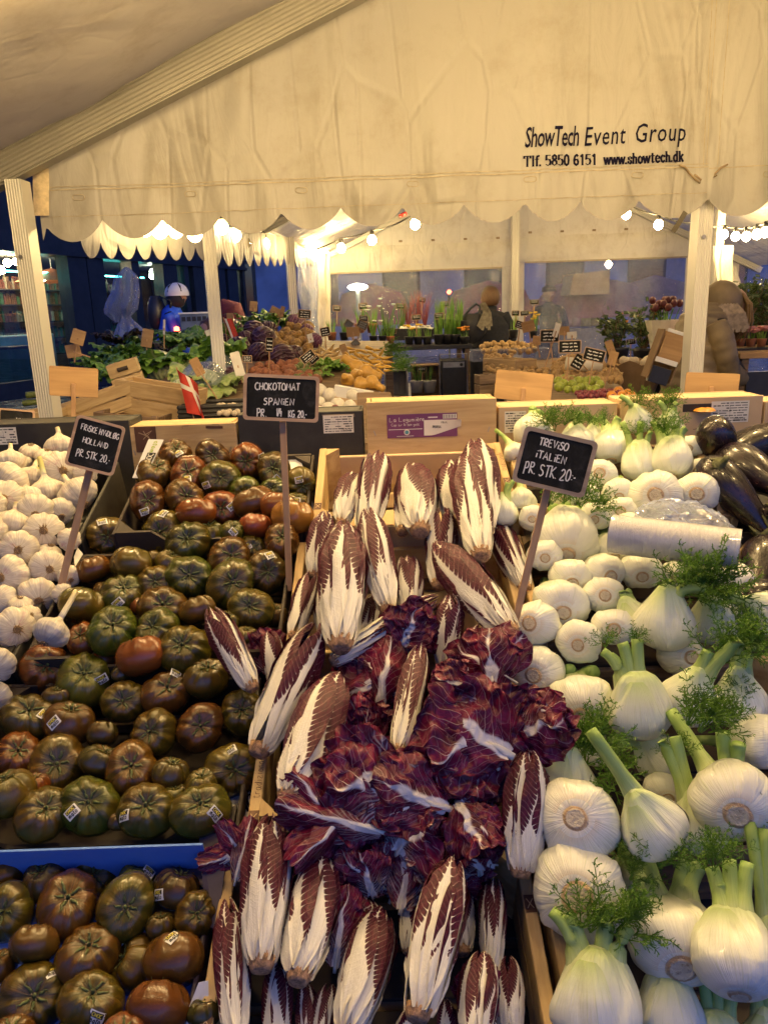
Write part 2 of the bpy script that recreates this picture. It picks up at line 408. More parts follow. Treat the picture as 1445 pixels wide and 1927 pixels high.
mb = MB(); mb.grid(lambda u, v: on_gable(64 + 32 * u, 318 + 88 * v, .012 + .008 * math.sin(u * math.pi)), 12, 10); tpart(mb, 'corner_band', simple('stained_webbing', (.62, .50, .33), .7, .2, 30, .3))
for pts in ([(1276, 312), (1286, 314), (1296, 326), (1308, 338), (1316, 344), (1318, 338), (1306, 328)], [(1366, 310), (1354, 316), (1344, 326), (1341, 334), (1346, 330)]):
    mb = MB(); mb.tube([on_gable(x, y, .015) for x, y in pts], .007, 8, True, .5); tpart(mb, 'lacing_loop', M['webbing'], True)
mb = MB(); mb.ribbon([P(1290, 398, GY - .03), P(1280, 415, GY - .04), P(1266, 436, GY - .03)], .022, (0, -1, 0)); tpart(mb, 'hanging_strap', simple('buckle_strap', (.09, .075, .05), .6, .2, 20, .2))
mb = MB()
for k in range(4): mb.tube([GP(22 + 10 * math.cos(a), 272 + 6 * math.sin(a) + k) + Vector((0, -.17, 0)) for a in [i * .5 for i in range(14)]], .003, 5, False)
tpart(mb, 'tie_wire', M['steel'])
# printed lettering
def text_mesh(s, size=1., shear=0., offset=0., spacing=1., name='lettering'):
    c = bpy.data.curves.new(name, 'FONT'); c.body = s; c.size = size; c.shear = shear; c.offset = offset; c.space_character = spacing; c.resolution_u = 2; c.fill_mode = 'FRONT'
    o = bpy.data.objects.new(name, c); COL.objects.link(o); dg = bpy.context.evaluated_depsgraph_get()
    me = bpy.data.meshes.new_from_object(o.evaluated_get(dg)); bpy.data.objects.remove(o); bpy.data.curves.remove(c); me.name = name; return me
def fit_text(me, fn, mat):
    """map the letters' own box (0..1) through fn(u,v)"""
    xs = [v.co.x for v in me.vertices]; x0, x1 = min(xs), max(xs); ys = [v.co.y for v in me.vertices]; 
    for v in me.vertices: v.co = fn((v.co.x - x0) / (x1 - x0), v.co.y)
    me.materials.clear(); me.materials.append(mat); return me
def gable_text(s, x0, x1, y0, y1, cap, shear=0., off=0., sp=1.):
    """cap = px height of a capital"""
    me = text_mesh(s, 1., shear, off, sp)
    bm = bmesh.new(); bm.from_mesh(me); bmesh.ops.subdivide_edges(bm, edges=[e for e in bm.edges if e.calc_length() > .25], cuts=2); bm.to_mesh(me); bm.free()
    fit_text(me, lambda u, v: on_gable(x0 + (x1 - x0) * u, y0 + (y1 - y0) * u - v * cap / .69, .006), M['navy_ink'])
    o = obj('lettering', me, tent_t); o.location = -Vector(tent_t.location)
gable_text('ShowTech', 987, 1088, 277, 274, 37, .18, .012, .92)
gable_text('Event', 1098, 1176, 275, 270, 35, .18, .006, 1.1)
gable_text('Group', 1195, 1290, 268, 264, 35, .18, .006, 1.1)
# ---- slab-serif stroke letters for the telephone line
GL = {  # strokes on a 4 x 6 box, descenders below 0; 's:' serif points get a bar
 'T': ([[(0,4.9),(0,6),(4,6),(4,4.9)],[(2,6),(2,0)]],[(2,0)]), 'l': ([[(.6,6),(1.2,6),(1.2,0)]],[(1.2,0)]), 'f': ([[(2.6,5.6),(2.1,6),(1.5,5.8),(1.2,5),(1.2,0)],[(.2,4),(2.3,4)]],[(1.2,0)]),
 '.': ([[(.4,.05),(.4,.5)]],[]), '5': ([[(3.2,6),(.7,6),(.5,3.3),(1.6,3.8),(2.8,3.4),(3.4,2),(2.8,.5),(1.6,0),(.5,.6)]],[]), '8': ([[(1.9,3.2),(.8,4),(.8,5.3),(1.9,6),(3,5.3),(3,4),(1.9,3.2),(.6,2.3),(.5,.8),(1.9,0),(3.3,.8),(3.2,2.3),(1.9,3.2)]],[]),
 '0': ([[(1.9,0),(.8,.8),(.5,3),(.8,5.2),(1.9,6),(3,5.2),(3.3,3),(3,.8),(1.9,0)]],[]), '6': ([[(3,5.3),(2.2,6),(1.1,5.2),(.5,3),(.7,1),(1.9,0),(3,.7),(3.2,2),(2.6,3.3),(1.5,3.4),(.7,2.4)]],[]), '1': ([[(.9,5),(2,6),(2,0)]],[(2,0)]),
 'w': ([[(.2,4),(1.2,0),(2.2,3.8),(3.2,0),(4.2,4)]],[(.2,4),(4.2,4),(2.2,3.9)]), 's': ([[(2.5,3),(2.4,3.7),(1.5,4.1),(.6,3.6),(.8,2.5),(2.2,1.6),(2.5,.6),(1.5,-.05),(.5,.4),(.4,1.2)]],[]), 'h': ([[(.7,6),(.7,0)],[(.7,3),(1.6,4),(2.5,3.6),(2.6,0)]],[(.7,0),(2.6,0),(.6,6)]),
 'o': ([[(1.6,0),(.6,.7),(.4,2),(.7,3.4),(1.6,4),(2.6,3.4),(2.8,2),(2.6,.7),(1.6,0)]],[]), 't': ([[(1.2,5.4),(1.2,.7),(1.7,0),(2.4,.4)],[(.2,4),(2.3,4)]],[]), 'e': ([[(.5,2.2),(2.7,2.2),(2.5,3.5),(1.6,4),(.7,3.4),(.4,2),(.8,.6),(1.7,0),(2.7,.7)]],[]),
 'c': ([[(2.6,3.1),(2.3,3.8),(1.6,4),(.7,3.3),(.4,2),(.8,.6),(1.7,0),(2.6,.7)]],[]), 'd': ([[(2.6,6),(2.6,0)],[(2.6,3.2),(1.6,4),(.7,3.3),(.4,2),(.7,.6),(1.6,0),(2.6,.8)]],[(2.9,0),(2.4,6)]), 'k': ([[(.7,6),(.7,0)],[(2.8,4),(.8,1.8)],[(1.4,2.5),(2.9,0)]],[(.7,0),(2.8,0),(2.7,4),(.6,6)])}
GWID = {'T': 4.6, 'l': 2.4, 'f': 2.9, '.': 1.5, '1': 3.9, 'w': 4.7, 's': 3.1, 'h': 3.6, 'o': 3.4, 't': 2.9, 'e': 3.3, 'c': 3.2, 'd': 3.7, 'k': 3.5, ' ': 2.4}
def serif_line(s, x0, x1, y0, y1, cap):
    tot = sum(GWID.get(c, 4.1) for c in s); k = (x1 - x0) / tot; ky = cap / 6; cx = 0; mb = MB()
    def pt(gx, gy): 
        u = (cx + gx) * k / (x1 - x0); return on_gable(x0 + (cx + gx) * k, y0 + (y1 - y0) * u - gy * ky, .006)
    for ch in s:
        if ch in GL:
            st, se = GL[ch]
            for ln in st:
                for a, c in zip(ln, ln[1:]):
                    A, C = pt(*a), pt(*c); v = (C - A); horiz = abs(v.x) > 1.6 * abs(v.z); e = v.normalized() * .002
                    mb.ribbon([A - e, C + e], .0035 if horiz else .0085, (0, -1, 0))
            for gx, gy in se: mb.ribbon([pt(gx - .75, gy), pt(gx + .75, gy)], .0032, (0, -1, 0))
        cx += GWID.get(ch, 4.1)
    return mb
tpart(serif_line('Tlf. 5850 6151', 986, 1122, 313, 310, 19), 'lettering', M['navy_ink'])
tpart(serif_line('www.showtech.dk', 1134, 1286, 310, 303, 19), 'lettering', M['navy_ink'])

# ------------------------------------------------------------------ the tent across the alley: left eave, roof, back wall
BY = 10.0
mid = thing('market_tent', 'second white tent across the alley with clear window walls and hanging lamps', 'tent', (0, BY, 0))
def mpart(mb, name, mat, smooth=False): return tpart(mb, name, mat, smooth, mid)
E = [P(150, 436, 3.95), P(392, 452, 4.9), P(545, 468, 7.4), P(606, 476, BY - .1)]
for e in E[1:]:
    mpart(profile_bar((e.x, e.y, 0), (e.x, e.y, e.z + .10), .075, .10, (1, .25, 0), 4, .003), 'post', M['alu'])
def scallop_strip(a, c, n, drop, nm='valance'):
    def fn(u, v):
        p = a.lerp(c, u); f = (u * n) % 1.0
        z = p.z - drop * .35 - (drop * .65) * math.sin(math.pi * f) ** .7
        top = p.z + .10
        return (p.x + .012 * nz(u * 9, v * 2, 4), p.y, top + (z - top) * v)
    m = MB(); m.grid(fn, n * 14, 5); mpart(m, nm, M['tent'], True)
scallop_strip(E[0], E[1], 8, .12); scallop_strip(E[1], E[2], 9, .15); scallop_strip(E[2], E[3], 9, .16)
ez = E[2].z + .10
def mroof(x, y, ex): return ez + .47 * (x - ex)
def eave_x(y):
    for a, c in zip(E, E[1:]):
        if y <= c.y: return a.x + (c.x - a.x) * (y - a.y) / (c.y - a.y)
    return E[-1].x
RX = 1.75
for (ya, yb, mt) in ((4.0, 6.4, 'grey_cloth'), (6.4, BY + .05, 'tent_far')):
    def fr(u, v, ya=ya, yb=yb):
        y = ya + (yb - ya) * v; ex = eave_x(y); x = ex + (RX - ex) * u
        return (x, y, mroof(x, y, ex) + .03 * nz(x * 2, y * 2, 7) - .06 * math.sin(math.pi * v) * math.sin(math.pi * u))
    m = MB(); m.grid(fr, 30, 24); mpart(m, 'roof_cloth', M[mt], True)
    def fr2(u, v, ya=ya, yb=yb):
        y = ya + (yb - ya) * v; ex = eave_x(y); top = mroof(RX, y, ex); x = RX + 3.0 * u
        return (x, y, top - .47 * (x - RX) + .03 * nz(x * 2, y * 2, 8))
    m = MB(); m.grid(fr2, 30, 24); mpart(m, 'roof_cloth', M['tent_far'], True)
for y in (6.4, BY - .1):
    ex = eave_x(y)
    mpart(profile_bar((ex, y, ez - .03), (RX, y, mroof(RX, y, ex) - .06), .07, .06, (0, 0, 1), 3, .003), 'rafter', M['alu'])
    mpart(profile_bar((RX + .02, y, mroof(RX, y, ex) - .06), (RX + 3, y, mroof(RX, y, ex) - .06 - 1.41), .07, .06, (0, 0, 1), 3, .003), 'rafter', M['alu'])
mpart(profile_bar((E[1].x, E[1].y, ez), (E[3].x, E[3].y, ez), .06, .06, (0, 0, 1), 3, .003), 'eave_beam', M['alu'])
# back wall: cloth above, posts, clear windows
def bw(px, py): return P(px, py, BY)
zTop = 4.1; X0 = bw(606, 540).x; XC = bw(965, 540).x; X1 = bw(1318, 540).x; X2 = bw(1560, 540).x
zw = lambda px: bw(px, 512 - (px - 780) * .052).z
def wall_pt(x, z, ripple=1.):
    return (x, BY + .02 * nz(x * 3, z * 1.2, 2) * ripple + .035 * nz(x * 1.1, z * .5, 6) * ripple, z)
def cloth(xa, xb, za, zb, nx=30, nzv=14):
    m = MB(); m.grid(lambda u, v: wall_pt(xa + (xb - xa) * u, za + (zb - za) * v), nx, nzv); mpart(m, 'wall_cloth', M['tent_far'], True)
WINS = [(bw(620, 540).x, bw(944, 540).x, 1.94, X0, XC), (bw(986, 540).x, bw(1287, 540).x, 1.99, XC, X1), (bw(1388, 540).x, bw(1540, 540).x, 2.0, X1, X2)]
for (a, c, zt, l, r) in WINS:
    hem = zt + .27
    cloth(l, r, hem, zTop, 40, 24)
    m = MB(); m.grid(lambda u, v: (l + (r - l) * u, BY - .03 + .025 * nz((l + (r - l) * u) * 5, v * 2, 4) + .03 * v * nz((l + (r - l) * u) * 2.4, v, 8) - .02 * math.sin(math.pi * v), hem + .03 - (hem + .03 - zt) * v), 60, 10); mpart(m, 'hem_cloth', M['tent_far'], True)
    cloth(l, a, .05, zt, 6, 14); cloth(c, r, .05, zt, 6, 14); cloth(a, c, .05, .55, 20, 5)
    m = MB(); m.grid(lambda u, v: (a + (c - a) * u, BY - .012 + .02 * nz((a + (c - a) * u) * 3, v * 3, 12) + .012 * nz(u * 14, v * 6, 3), .55 + (zt - .55) * v), 46, 30); mpart(m, 'clear_window', M['vinyl'], True)
    for fz in (zt - .01, ):
        m = MB(); m.ribbon([(a + (c - a) * i / 20, BY - .045, fz) for i in range(21)], .02, (0, -1, 0)); mpart(m, 'window_seam', M['seam'])
    k = 0
    n = 6
    for k in range(n):
        x = l + (r - l) * (k + .5) / n; m = MB(); m.tube([(x - .02, BY - .05, hem + .07), (x + .02, BY - .05, hem + .07)], .012, 8); mpart(m, 'eyelet', M['webbing'])
for px in (606, 966, 1340):
    q = bw(px, 540); mpart(profile_bar((q.x, BY - .09, 0), (q.x, BY - .09, 3.2), .09, .08, (1, 0, 0), 3, .003), 'post', M['alu'])
# cloths bundled at corners, tied clear curtain
def drape(name, label, pts, w0, mat, n=26, cat='curtain', pinch=None, seed=0):
    """gathered hanging cloth along a vertical run of points with a width at each"""
    pts = [Vector(p) for p in pts]
    def fn(u, v):
        i = min(int(v * (len(pts) - 1)), len(pts) - 2); f = v * (len(pts) - 1) - i; p = pts[i].lerp(pts[i + 1], f); w = w0[i] * (1 - f) + w0[i + 1] * f
        a = 2 * math.pi * u; r = w * (1 + .22 * math.sin(7 * a + 3 * v + seed) + .14 * nz(3 * math.cos(a) + seed, 3 * math.sin(a), v * 4))
        return (p.x + r * math.cos(a), p.y + .45 * r * math.sin(a), p.z)
    m = MB(); m.grid(fn, 64, n, True); o = m.build(name, mat, None, True); tag(o, label, cat); return o
drape('tent_curtain', 'gathered white tent curtain bunched at the far corner post', [P(590, 476, 9.4), P(596, 520, 9.4), P(604, 560, 9.4), P(600, 640, 9.4), P(600, 760, 9.4)], [.17, .13, .10, .12, .14], M['tent_far'], seed=1)
drape('clear_curtain', 'clear plastic curtain hanging beside the bunched white one', [P(578, 480, 9.0), P(580, 540, 9.0), P(584, 600, 9.0), P(586, 700, 9.0)], [.10, .10, .07, .11], M['vinyl'], seed=4)
M['ghost'] = vinyl('tied_film', .55, .9)
drape('tied_curtain', 'pale clear curtain tied in a knot hanging before the shop windows', [P(238, 502, 5.9), P(238, 520, 5.9), P(236, 555, 5.9), P(228, 582, 5.9), P(236, 596, 5.9), P(246, 625, 5.9), P(252, 665, 5.9)], [.01, .07, .095, .11, .03, .10, .15], M['ghost'], seed=2)
drape('tied_film', 'limp pale plastic film hanging from the knot of the tied curtain', [P(222, 545, 5.88), P(212, 570, 5.88), P(211, 590, 5.88), P(220, 606, 5.88)], [.03, .05, .05, .01], M['ghost'], seed=5)
drape('tent_curtain', 'white cloth strap bundle hanging from the tent post by the puffer coat', [P(1361, 462, 8.2), P(1360, 490, 8.2), P(1364, 530, 8.2)], [.09, .08, .07], M['tent_far'], seed=7)
drape('tent_curtain', 'narrow white side curtain hanging just past the ribbed post', [P(1336, 468, 8.6), P(1336, 500, 8.6), P(1337, 545, 8.6)], [.06, .06, .05], M['tent_far'], seed=8)
drape('tent_curtain', 'white wall curtain gathered at the edge of the farthest clear window', [P(1374, 500, 9.2), P(1378, 540, 9.2), P(1376, 600, 9.2)], [.05, .09, .07], M['tent_far'], seed=9)
q = P(1347, 520, 8.4); mpart(profile_bar((q.x, 8.4, 0), (q.x, 8.4, 2.35), .08, .08, (1, 0, 0), 3, .003), 'post', M['alu'])

# ------------------------------------------------------------------ festoon lamps
globe = MB(); globe.lathe([(.004, .030), (.014, .028), (.024, .018), (.030, 0), (.027, -.016), (.016, -.029), (.003, -.034)], 14)
globe_assumed = globe.mesh('globe', M['filament'], True); globe_far = globe.mesh('globe', M['filament_far'], True); globe_added = globe.mesh('globe', M['filament_near'], True); globe_al = globe.mesh('globe', M['filament_alley'], True)
dead = MB(); dead.lathe([(.004, .030), (.014, .028), (.024, .018), (.030, 0), (.027, -.016), (.016, -.029), (.003, -.034)], 14); 
sock = MB(); sock.lathe([(.013, .026), (.015, .036), (.015, .060), (.008, .066)], 10); sock_me = sock.mesh('socket', M['black_plastic'], True)
def bulb(p, label, s=1., lit=True):
    t = thing('light_bulb', label, 'light bulb', p, 'bulbs of the hanging light strings'); t.scale = (s, s, s)
    obj('globe', ((globe_al if (p.x < -.5 and p.y < 7.6) else globe_far) if p.y > 3.5 else globe_assumed if p.y > 1 else globe_added) if lit else dead_me, t); obj('socket', sock_me, t); return t
dead_me = dead.mesh('globe', glass('bulb_glass', (.8, .75, .6)), True)
def cable(name_pts, label, r=.006):
    m = MB(); m.tube(name_pts, r, 6); o = m.build('light_cable', M['black_rubber'], None, True); tag(o, label, 'cable'); return o
def string(ctrl, label, blabels, lit=None, s=1.):
    """ctrl: (px,py,Y,has_bulb)"""
    pts = []; k = 0
    cps = [P(c[0], c[1], c[2]) + Vector((0, 0, .062 * s)) for c in ctrl]
    for a, c in zip(cps, cps[1:]):
        for i in range(6):
            f = i / 6; pts.append(a.lerp(c, f) - Vector((0, 0, .04 * math.sin(math.pi * f) * (a - c).length)))
    pts.append(cps[-1]); cable(pts, label, .005 * s)
    for c in ctrl:
        if c[3]:
            bulb(P(c[0], c[1], c[2]), blabels[k % len(blabels)] if k < len(blabels) else blabels[-1], s, c[3] == 1); k += 1
string([(560, 492, 8.6, 0), (642, 466, 8.2, 1), (700, 451, 8.0, 1), (781, 421, 7.4, 1), (905, 380, 6.4, 0)], 'black lamp cable sagging along the clear back wall',
       ['lit bulb lowest above the first clear window', 'lit bulb between the low bulb and the red cable joint', 'lit bulb hanging below the red cable joint under the scalloped cloth'], s=1.45)
string([(1090, 388, 7.2, 0), (1178, 402, 7.2, 1), (1239, 422, 7.4, 1), (1310, 436, 7.8, 0), (1362, 440, 8.2, 1), (1384, 444, 8.0, 1), (1404, 444, 7.7, 1), (1424, 440, 7.3, 1), (1440, 436, 7.0, 1), (1475, 420, 6.6, 0)], 'black lamp cable running past the ribbed post over the second clear window',
       ['lit bulb tucked right under the scalloped cloth edge', 'lit bulb close beside the hanging buckle strap', 'lone lit bulb just past the ribbed post', 'first lit bulb of the bright cluster past the post', 'second lit bulb of the bright cluster past the post', 'third lit bulb of the bright cluster past the post', 'lit bulb of the cluster cut by the picture edge'], s=1.35)
string([(160, 428, 3.8, 0), (272, 426, 4.1, 1), (300, 431, 4.2, 1), (330, 430, 4.3, 1), (366, 438, 4.5, 1), (417, 426, 5.1, 1), (442, 441, 5.5, 1), (461, 456, 5.9, 2), (498, 458, 6.5, 1), (503, 464, 6.8, 1), (533, 456, 7.4, 1)], 'black lamp cable slung behind the small scallops along the alley',
       ['first lit bulb behind the small scallops before the shop', 'second lit bulb behind the small scallops', 'third lit bulb behind the small scallops', 'lit bulb hard against the near side of the alley post', 'big lit bulb just past the alley post', 'second lit bulb past the alley post beside the dead one', 'unlit clear bulb among the lit ones past the alley post', 'lit bulb after the unlit clear one', 'lower lit bulb after the unlit clear one', 'lit bulb at the head of the second alley post'], s=1.45)
string([(536, 460, 7.6, 1), (549, 463, 8.0, 1), (562, 466, 8.3, 1), (575, 469, 8.6, 1), (588, 471, 8.9, 1), (600, 474, 9.2, 1), (611, 476, 9.5, 1)], 'short lamp cable packed with bulbs at the far tent corner',
       ['first bulb of the packed row at the far tent corner', 'second bulb of the packed row at the far corner', 'third bulb of the packed row at the far corner', 'fourth bulb of the packed row at the far corner', 'fifth bulb of the packed row at the far corner', 'sixth bulb of the packed row at the far corner', 'last bulb of the packed row, touching the bunched curtain'], s=1.45)
m = MB(); m.tube([P(752, 419, 7.55) + Vector((0, 0, .06)), P(764, 415, 7.5) + Vector((0, 0, .065))], .017, 8); tag(m.build('cable_joint', simple('red_tape', (.45, .02, .015), .5, .2, 20, .1), None, True), 'red taped joint in the lamp cable beside a lit bulb', 'cable joint')
# unseen lamp strings: the one over the produce assumed, two more added for light
def added_overhead(pts, lab):
    cp = []
    for i, q in enumerate(pts):
        bulb(Vector(q), lab + ', ' + ['first', 'second', 'third', 'fourth', 'fifth', 'sixth'][i] + ' from the ribbed left post', 1.25); cp.append(Vector(q) + Vector((0, 0, .08)))
    cable(cp, 'black lamp cable strung behind the gable cloth' if pts[0][1] > 4 else 'black lamp cable strung under the tent roof over the produce' if pts[0][1] > 1.5 else 'black lamp cable strung under the roof nearest the customers', .006)
added_overhead([(-1.5, 1.95, 2.34), (-.85, 1.95, 2.32), (-.2, 1.95, 2.34), (.45, 1.95, 2.36), (1.1, 1.95, 2.38), (1.75, 1.95, 2.4)], 'lit bulb over the produce under the tent roof')  # out-of-frame string, assumed from the highlights on the tomatoes
added_overhead([(-1.1, .75, 2.3), (-.35, .75, 2.3), (.4, .75, 2.3), (1.15, .75, 2.32)], 'lit bulb under the roof nearest the customers')  # out-of-frame string added to light front faces of produce and boards
added_overhead([(-.5, 4.5, 2.75), (.5, 4.5, 2.85), (1.5, 4.5, 2.85), (2.6, 4.5, 2.7)], 'lit bulb behind the gable cloth')  # hidden string added to brighten the far stall and the people there

# ------------------------------------------------------------------ dark glass shop front
sA = P(20, 610, 16.0); sB = P(575, 592, 30.0); sA.z = sB.z = 0
sd = (sB - sA).normalized(); sn = Vector((-sd.y, sd.x, 0))
if sn.dot(Vector((0, -1, 0))) < 0 and sn.x < 0: sn = -sn
sn = Vector((sd.y, -sd.x, 0))     # towards the market
def shop_t(px):
    d = ray(px, 590); a = sA - CAM
    # CAM + k d lies on sA + t sd (plan view)
    det = d.x * (-sd.y) + sd.x * d.y
    k = (a.x * (-sd.y) + sd.x * a.y) / det
    return ((CAM + d * k) - sA).dot(sd)
shop = thing('shop_building', 'dark blue metal and glass shop front running back along the alley', 'building', sA)
M['blue_metal'] = simple('dark_blue_metal', (.040, .042, .048), .35, .2, 3, .05)
def spart(name, t0, t1, z0, z1, d0, d1, mat, parent=None):
    m = MB(); c = sd * ((t0 + t1) / 2) + sn * ((d0 + d1) / 2) + Vector((0, 0, (z0 + z1) / 2))
    rot = Matrix(((sd.x, sn.x, 0), (sd.y, sn.y, 0), (0, 0, 1)))
    m.box((0, 0, 0), (t1 - t0, abs(d1 - d0), z1 - z0), rot)
    o = m.build(name, mat, parent or shop); o.location = c; return o
tS, tE = shop_t(-140), shop_t(600)
spart('fascia', tS, tE, 2.95, 4.6, -.3, .12, M['blue_metal'])
spart('fascia_trim', tS, tE, 2.86, 2.95, -.3, .18, M['blue_metal'])
spart('plinth', tS, tE, 0, .32, -.2, .06, M['blue_metal'])
spart('upper_wall', tS, tE, 4.6, 9., -.4, .0, simple('dusk_render', (.05, .055, .075), .8, .2, 2, .1))
cols = [(-60, 26), (150, 34), (184, 30), (258, 14), (322, 26), (352, 8), (375, 20), (418, 12), (438, 18), (462, 10), (486, 8), (512, 10), (540, 12), (562, 14)]
for px, wpx in cols:
    t0 = shop_t(px - wpx / 2); t1 = shop_t(px + wpx / 2)
    spart('column', t0, t1, .32, 2.86, -.22, .10, M['blue_metal'])
edges = [shop_t(p) for p in (-140, -60, 150, 258, 322, 375, 438, 486, 540, 600)]
for a, c in zip(edges, edges[1:]):
    w = spart('window_pane', a + .02, c - .02, .32, 2.86, -.10, -.08, M['glass'])
spart('ceiling', tS, tE, 2.98, 3.0, -7, -.3, simple('shop_ceiling', (.20, .22, .22), .7, .1, 5, 0))
spart('floor', tS, tE, .0, .12, -7, -.2, simple('shop_floor', (.06, .055, .05), .4, .3, 2, 0))
spart('back_wall', tS, tE, .12, 2.98, -6.2, -6.0, simple('shop_wall', (.30, .22, .14), .7, .4, 2, 0))
for px in (60, 110, 160, 220, 290): 
    t0 = shop_t(px); spart('strip_light', t0 - .9, t0 + .9, 2.55, 2.58, -.9, -.8, M['strip_lamp'])
# shelving with bottles and goods seen through the glass
rng = random.Random(3)
def shop_tt(px, dd):
    d = ray(px, 590); a = sA + sn * dd - CAM; det = d.x * (-sd.y) + sd.x * d.y; k = (a.x * (-sd.y) + sd.x * a.y) / det; return ((CAM + d * k) - sA).dot(sd)
t0s, t1s = shop_tt(-60, -2.2), shop_tt(240, -2.2)
shelf = thing('shop_shelf', 'long lit shelf of bottles seen through the shop glass', 'shelf', sA + sd * (t0s + t1s) / 2 + sn * -2.2)
rot3 = Matrix(((sd.x, sn.x, 0), (sd.y, sn.y, 0), (0, 0, 1)))
GOODS = [simple('goods_amber', (.16, .08, .03), .3, .3, 9, 0), simple('goods_cream', (.30, .27, .2), .5, .3, 9, 0), simple('goods_rust', (.15, .05, .03), .5, .3, 9, 0), simple('goods_green', (.05, .12, .06), .3, .3, 9, 0)]
for k, z in enumerate((.7, 1.1, 1.5, 1.9, 2.25)):
    m = MB(); m.box((0, 0, 0), (t1s - t0s, .4, .03), rot3); o = m.build('shelf_board', M['black_plastic'], shelf); o.location = (0, 0, z)
    mbs = [MB() for _ in GOODS]
    x = -(t1s - t0s) / 2 + .1
    while x < (t1s - t0s) / 2 - .1:
        h = rng.uniform(.16, .3); w = rng.uniform(.05, .11); mk = mbs[rng.randrange(4)]
        mk.box(rot3 @ Vector((x, 0, z + .015 + h / 2)), (w * .8, w * .8, h), rot3)
        if w < .08: mk.box(rot3 @ Vector((x, 0, z + .015 + h + .03)), (.025, .025, .07), rot3)
        x += w * 1.05
    for mk, mt in zip(mbs, GOODS):
        o = mk.build('bottles', mt, shelf); o['kind'] = 'stuff'
for (px, py, dd, lab, r, mt) in ((14, 494, -1.5, 'warm globe lamp lowest behind the first shop pane', .09, 'warm_lamp'), (30, 492, -1.6, 'warm globe lamp beside the lowest one in the shop', .08, 'warm_lamp'), (2, 508, -1.4, 'warm globe lamp at the picture edge inside the shop', .09, 'warm_lamp'), (80, 523, -1.3, 'warm lamp over the lit bottle shelf', .08, 'warm_lamp'), (116, 487, -1.6, 'small spot lamp over the bottle shelf near the dark column', .05, 'warm_lamp'), (127, 486, -1.6, 'small spot lamp next to the dark shop column', .05, 'warm_lamp'), (100, 466, -1.6, 'spot lamp under the shop ceiling', .05, 'warm_lamp'), (287, 511, -1.5, 'upper one of two yellow lamps in the third shop pane', .09, 'cool_lamp'), (286, 519, -1.4, 'lower one of two yellow lamps in the third shop pane', .09, 'cool_lamp'), (206, 461, -1.3, 'little spot lamp above the tied curtain', .05, 'cool_lamp')):
    d = ray(px, py); a = sA + sn * dd - CAM; det = d.x * (-sd.y) + sd.x * d.y; k = (a.x * (-sd.y) + sd.x * a.y) / det; p = CAM + d * k
    t = thing('shop_lamp', lab, 'lamp', p); m = MB(); m.lathe([(r * .3, r * .95), (r * .8, r * .6), (r, 0), (r * .8, -r * .6), (r * .2, -r * .95)], 12); m.build('lamp_globe', M[mt], t, True)
    m = MB(); m.tube([(0, 0, r * .9), (0, 0, max(r + .1, 2.97 - p.z))], .012, 6); m.build('lamp_rod', M['black_plastic'], t)
def shop_pt(px, py, dd):
    d = ray(px, py); a = sA + sn * dd - CAM; det = d.x * (-sd.y) + sd.x * d.y; k = (a.x * (-sd.y) + sd.x * a.y) / det; return CAM + d * k
p = shop_pt(100, 530, -1.0); t = thing('hanging_parasol', 'orange cloth parasol glowing behind the shop glass', 'parasol', p)
m = MB(); m.lathe([(.03, .30), (.45, .18), (.85, .0)], 16, cap=False); m.build('canopy', simple('parasol_cloth', (.42, .14, .05), .8, .2, 6, .1), t, True)
m = MB(); m.tube([(0, 0, .3), (0, 0, 2.9 - p.z)], .02, 6); m.build('pole', M['steel'], t)
for (px, w, mt, lab) in ((20, 60, (.045, .13, .07), 'green panel chest standing inside the shop glass'), (52, 22, (.03, .12, .24), 'blue chest beside the green one inside the shop')):
    p = shop_pt(px, 660, -.8); t = thing('storage_chest', lab, 'chest', (p.x, p.y, .12)); m = MB(); m.box((0, 0, .42), (w * .011, .5, .82), rot3); bevel(m.build('body', simple('chest_paint', mt, .5, .2, 4, .05), t), .02); m = MB(); m.box((0, 0, .86), (w * .0115, .54, .05), rot3); bevel(m.build('lid', M['black_plastic'], t), .01)
p = shop_pt(12, 575, -1.6); t = thing('display_fridge', 'pale glass fronted counter fridge inside the shop', 'fridge', (p.x, p.y, .12))
m = MB(); m.box((0, 0, .55), (2.0, .7, 1.1), rot3); bevel(m.build('cabinet', simple('fridge_enamel', (.45, .50, .50), .4, .15, 4, .05), t), .03); m = MB(); m.box((0, 0, 1.35), (1.9, .6, .45), rot3); bevel(m.build('glass_top', M['glass'], t), .05)

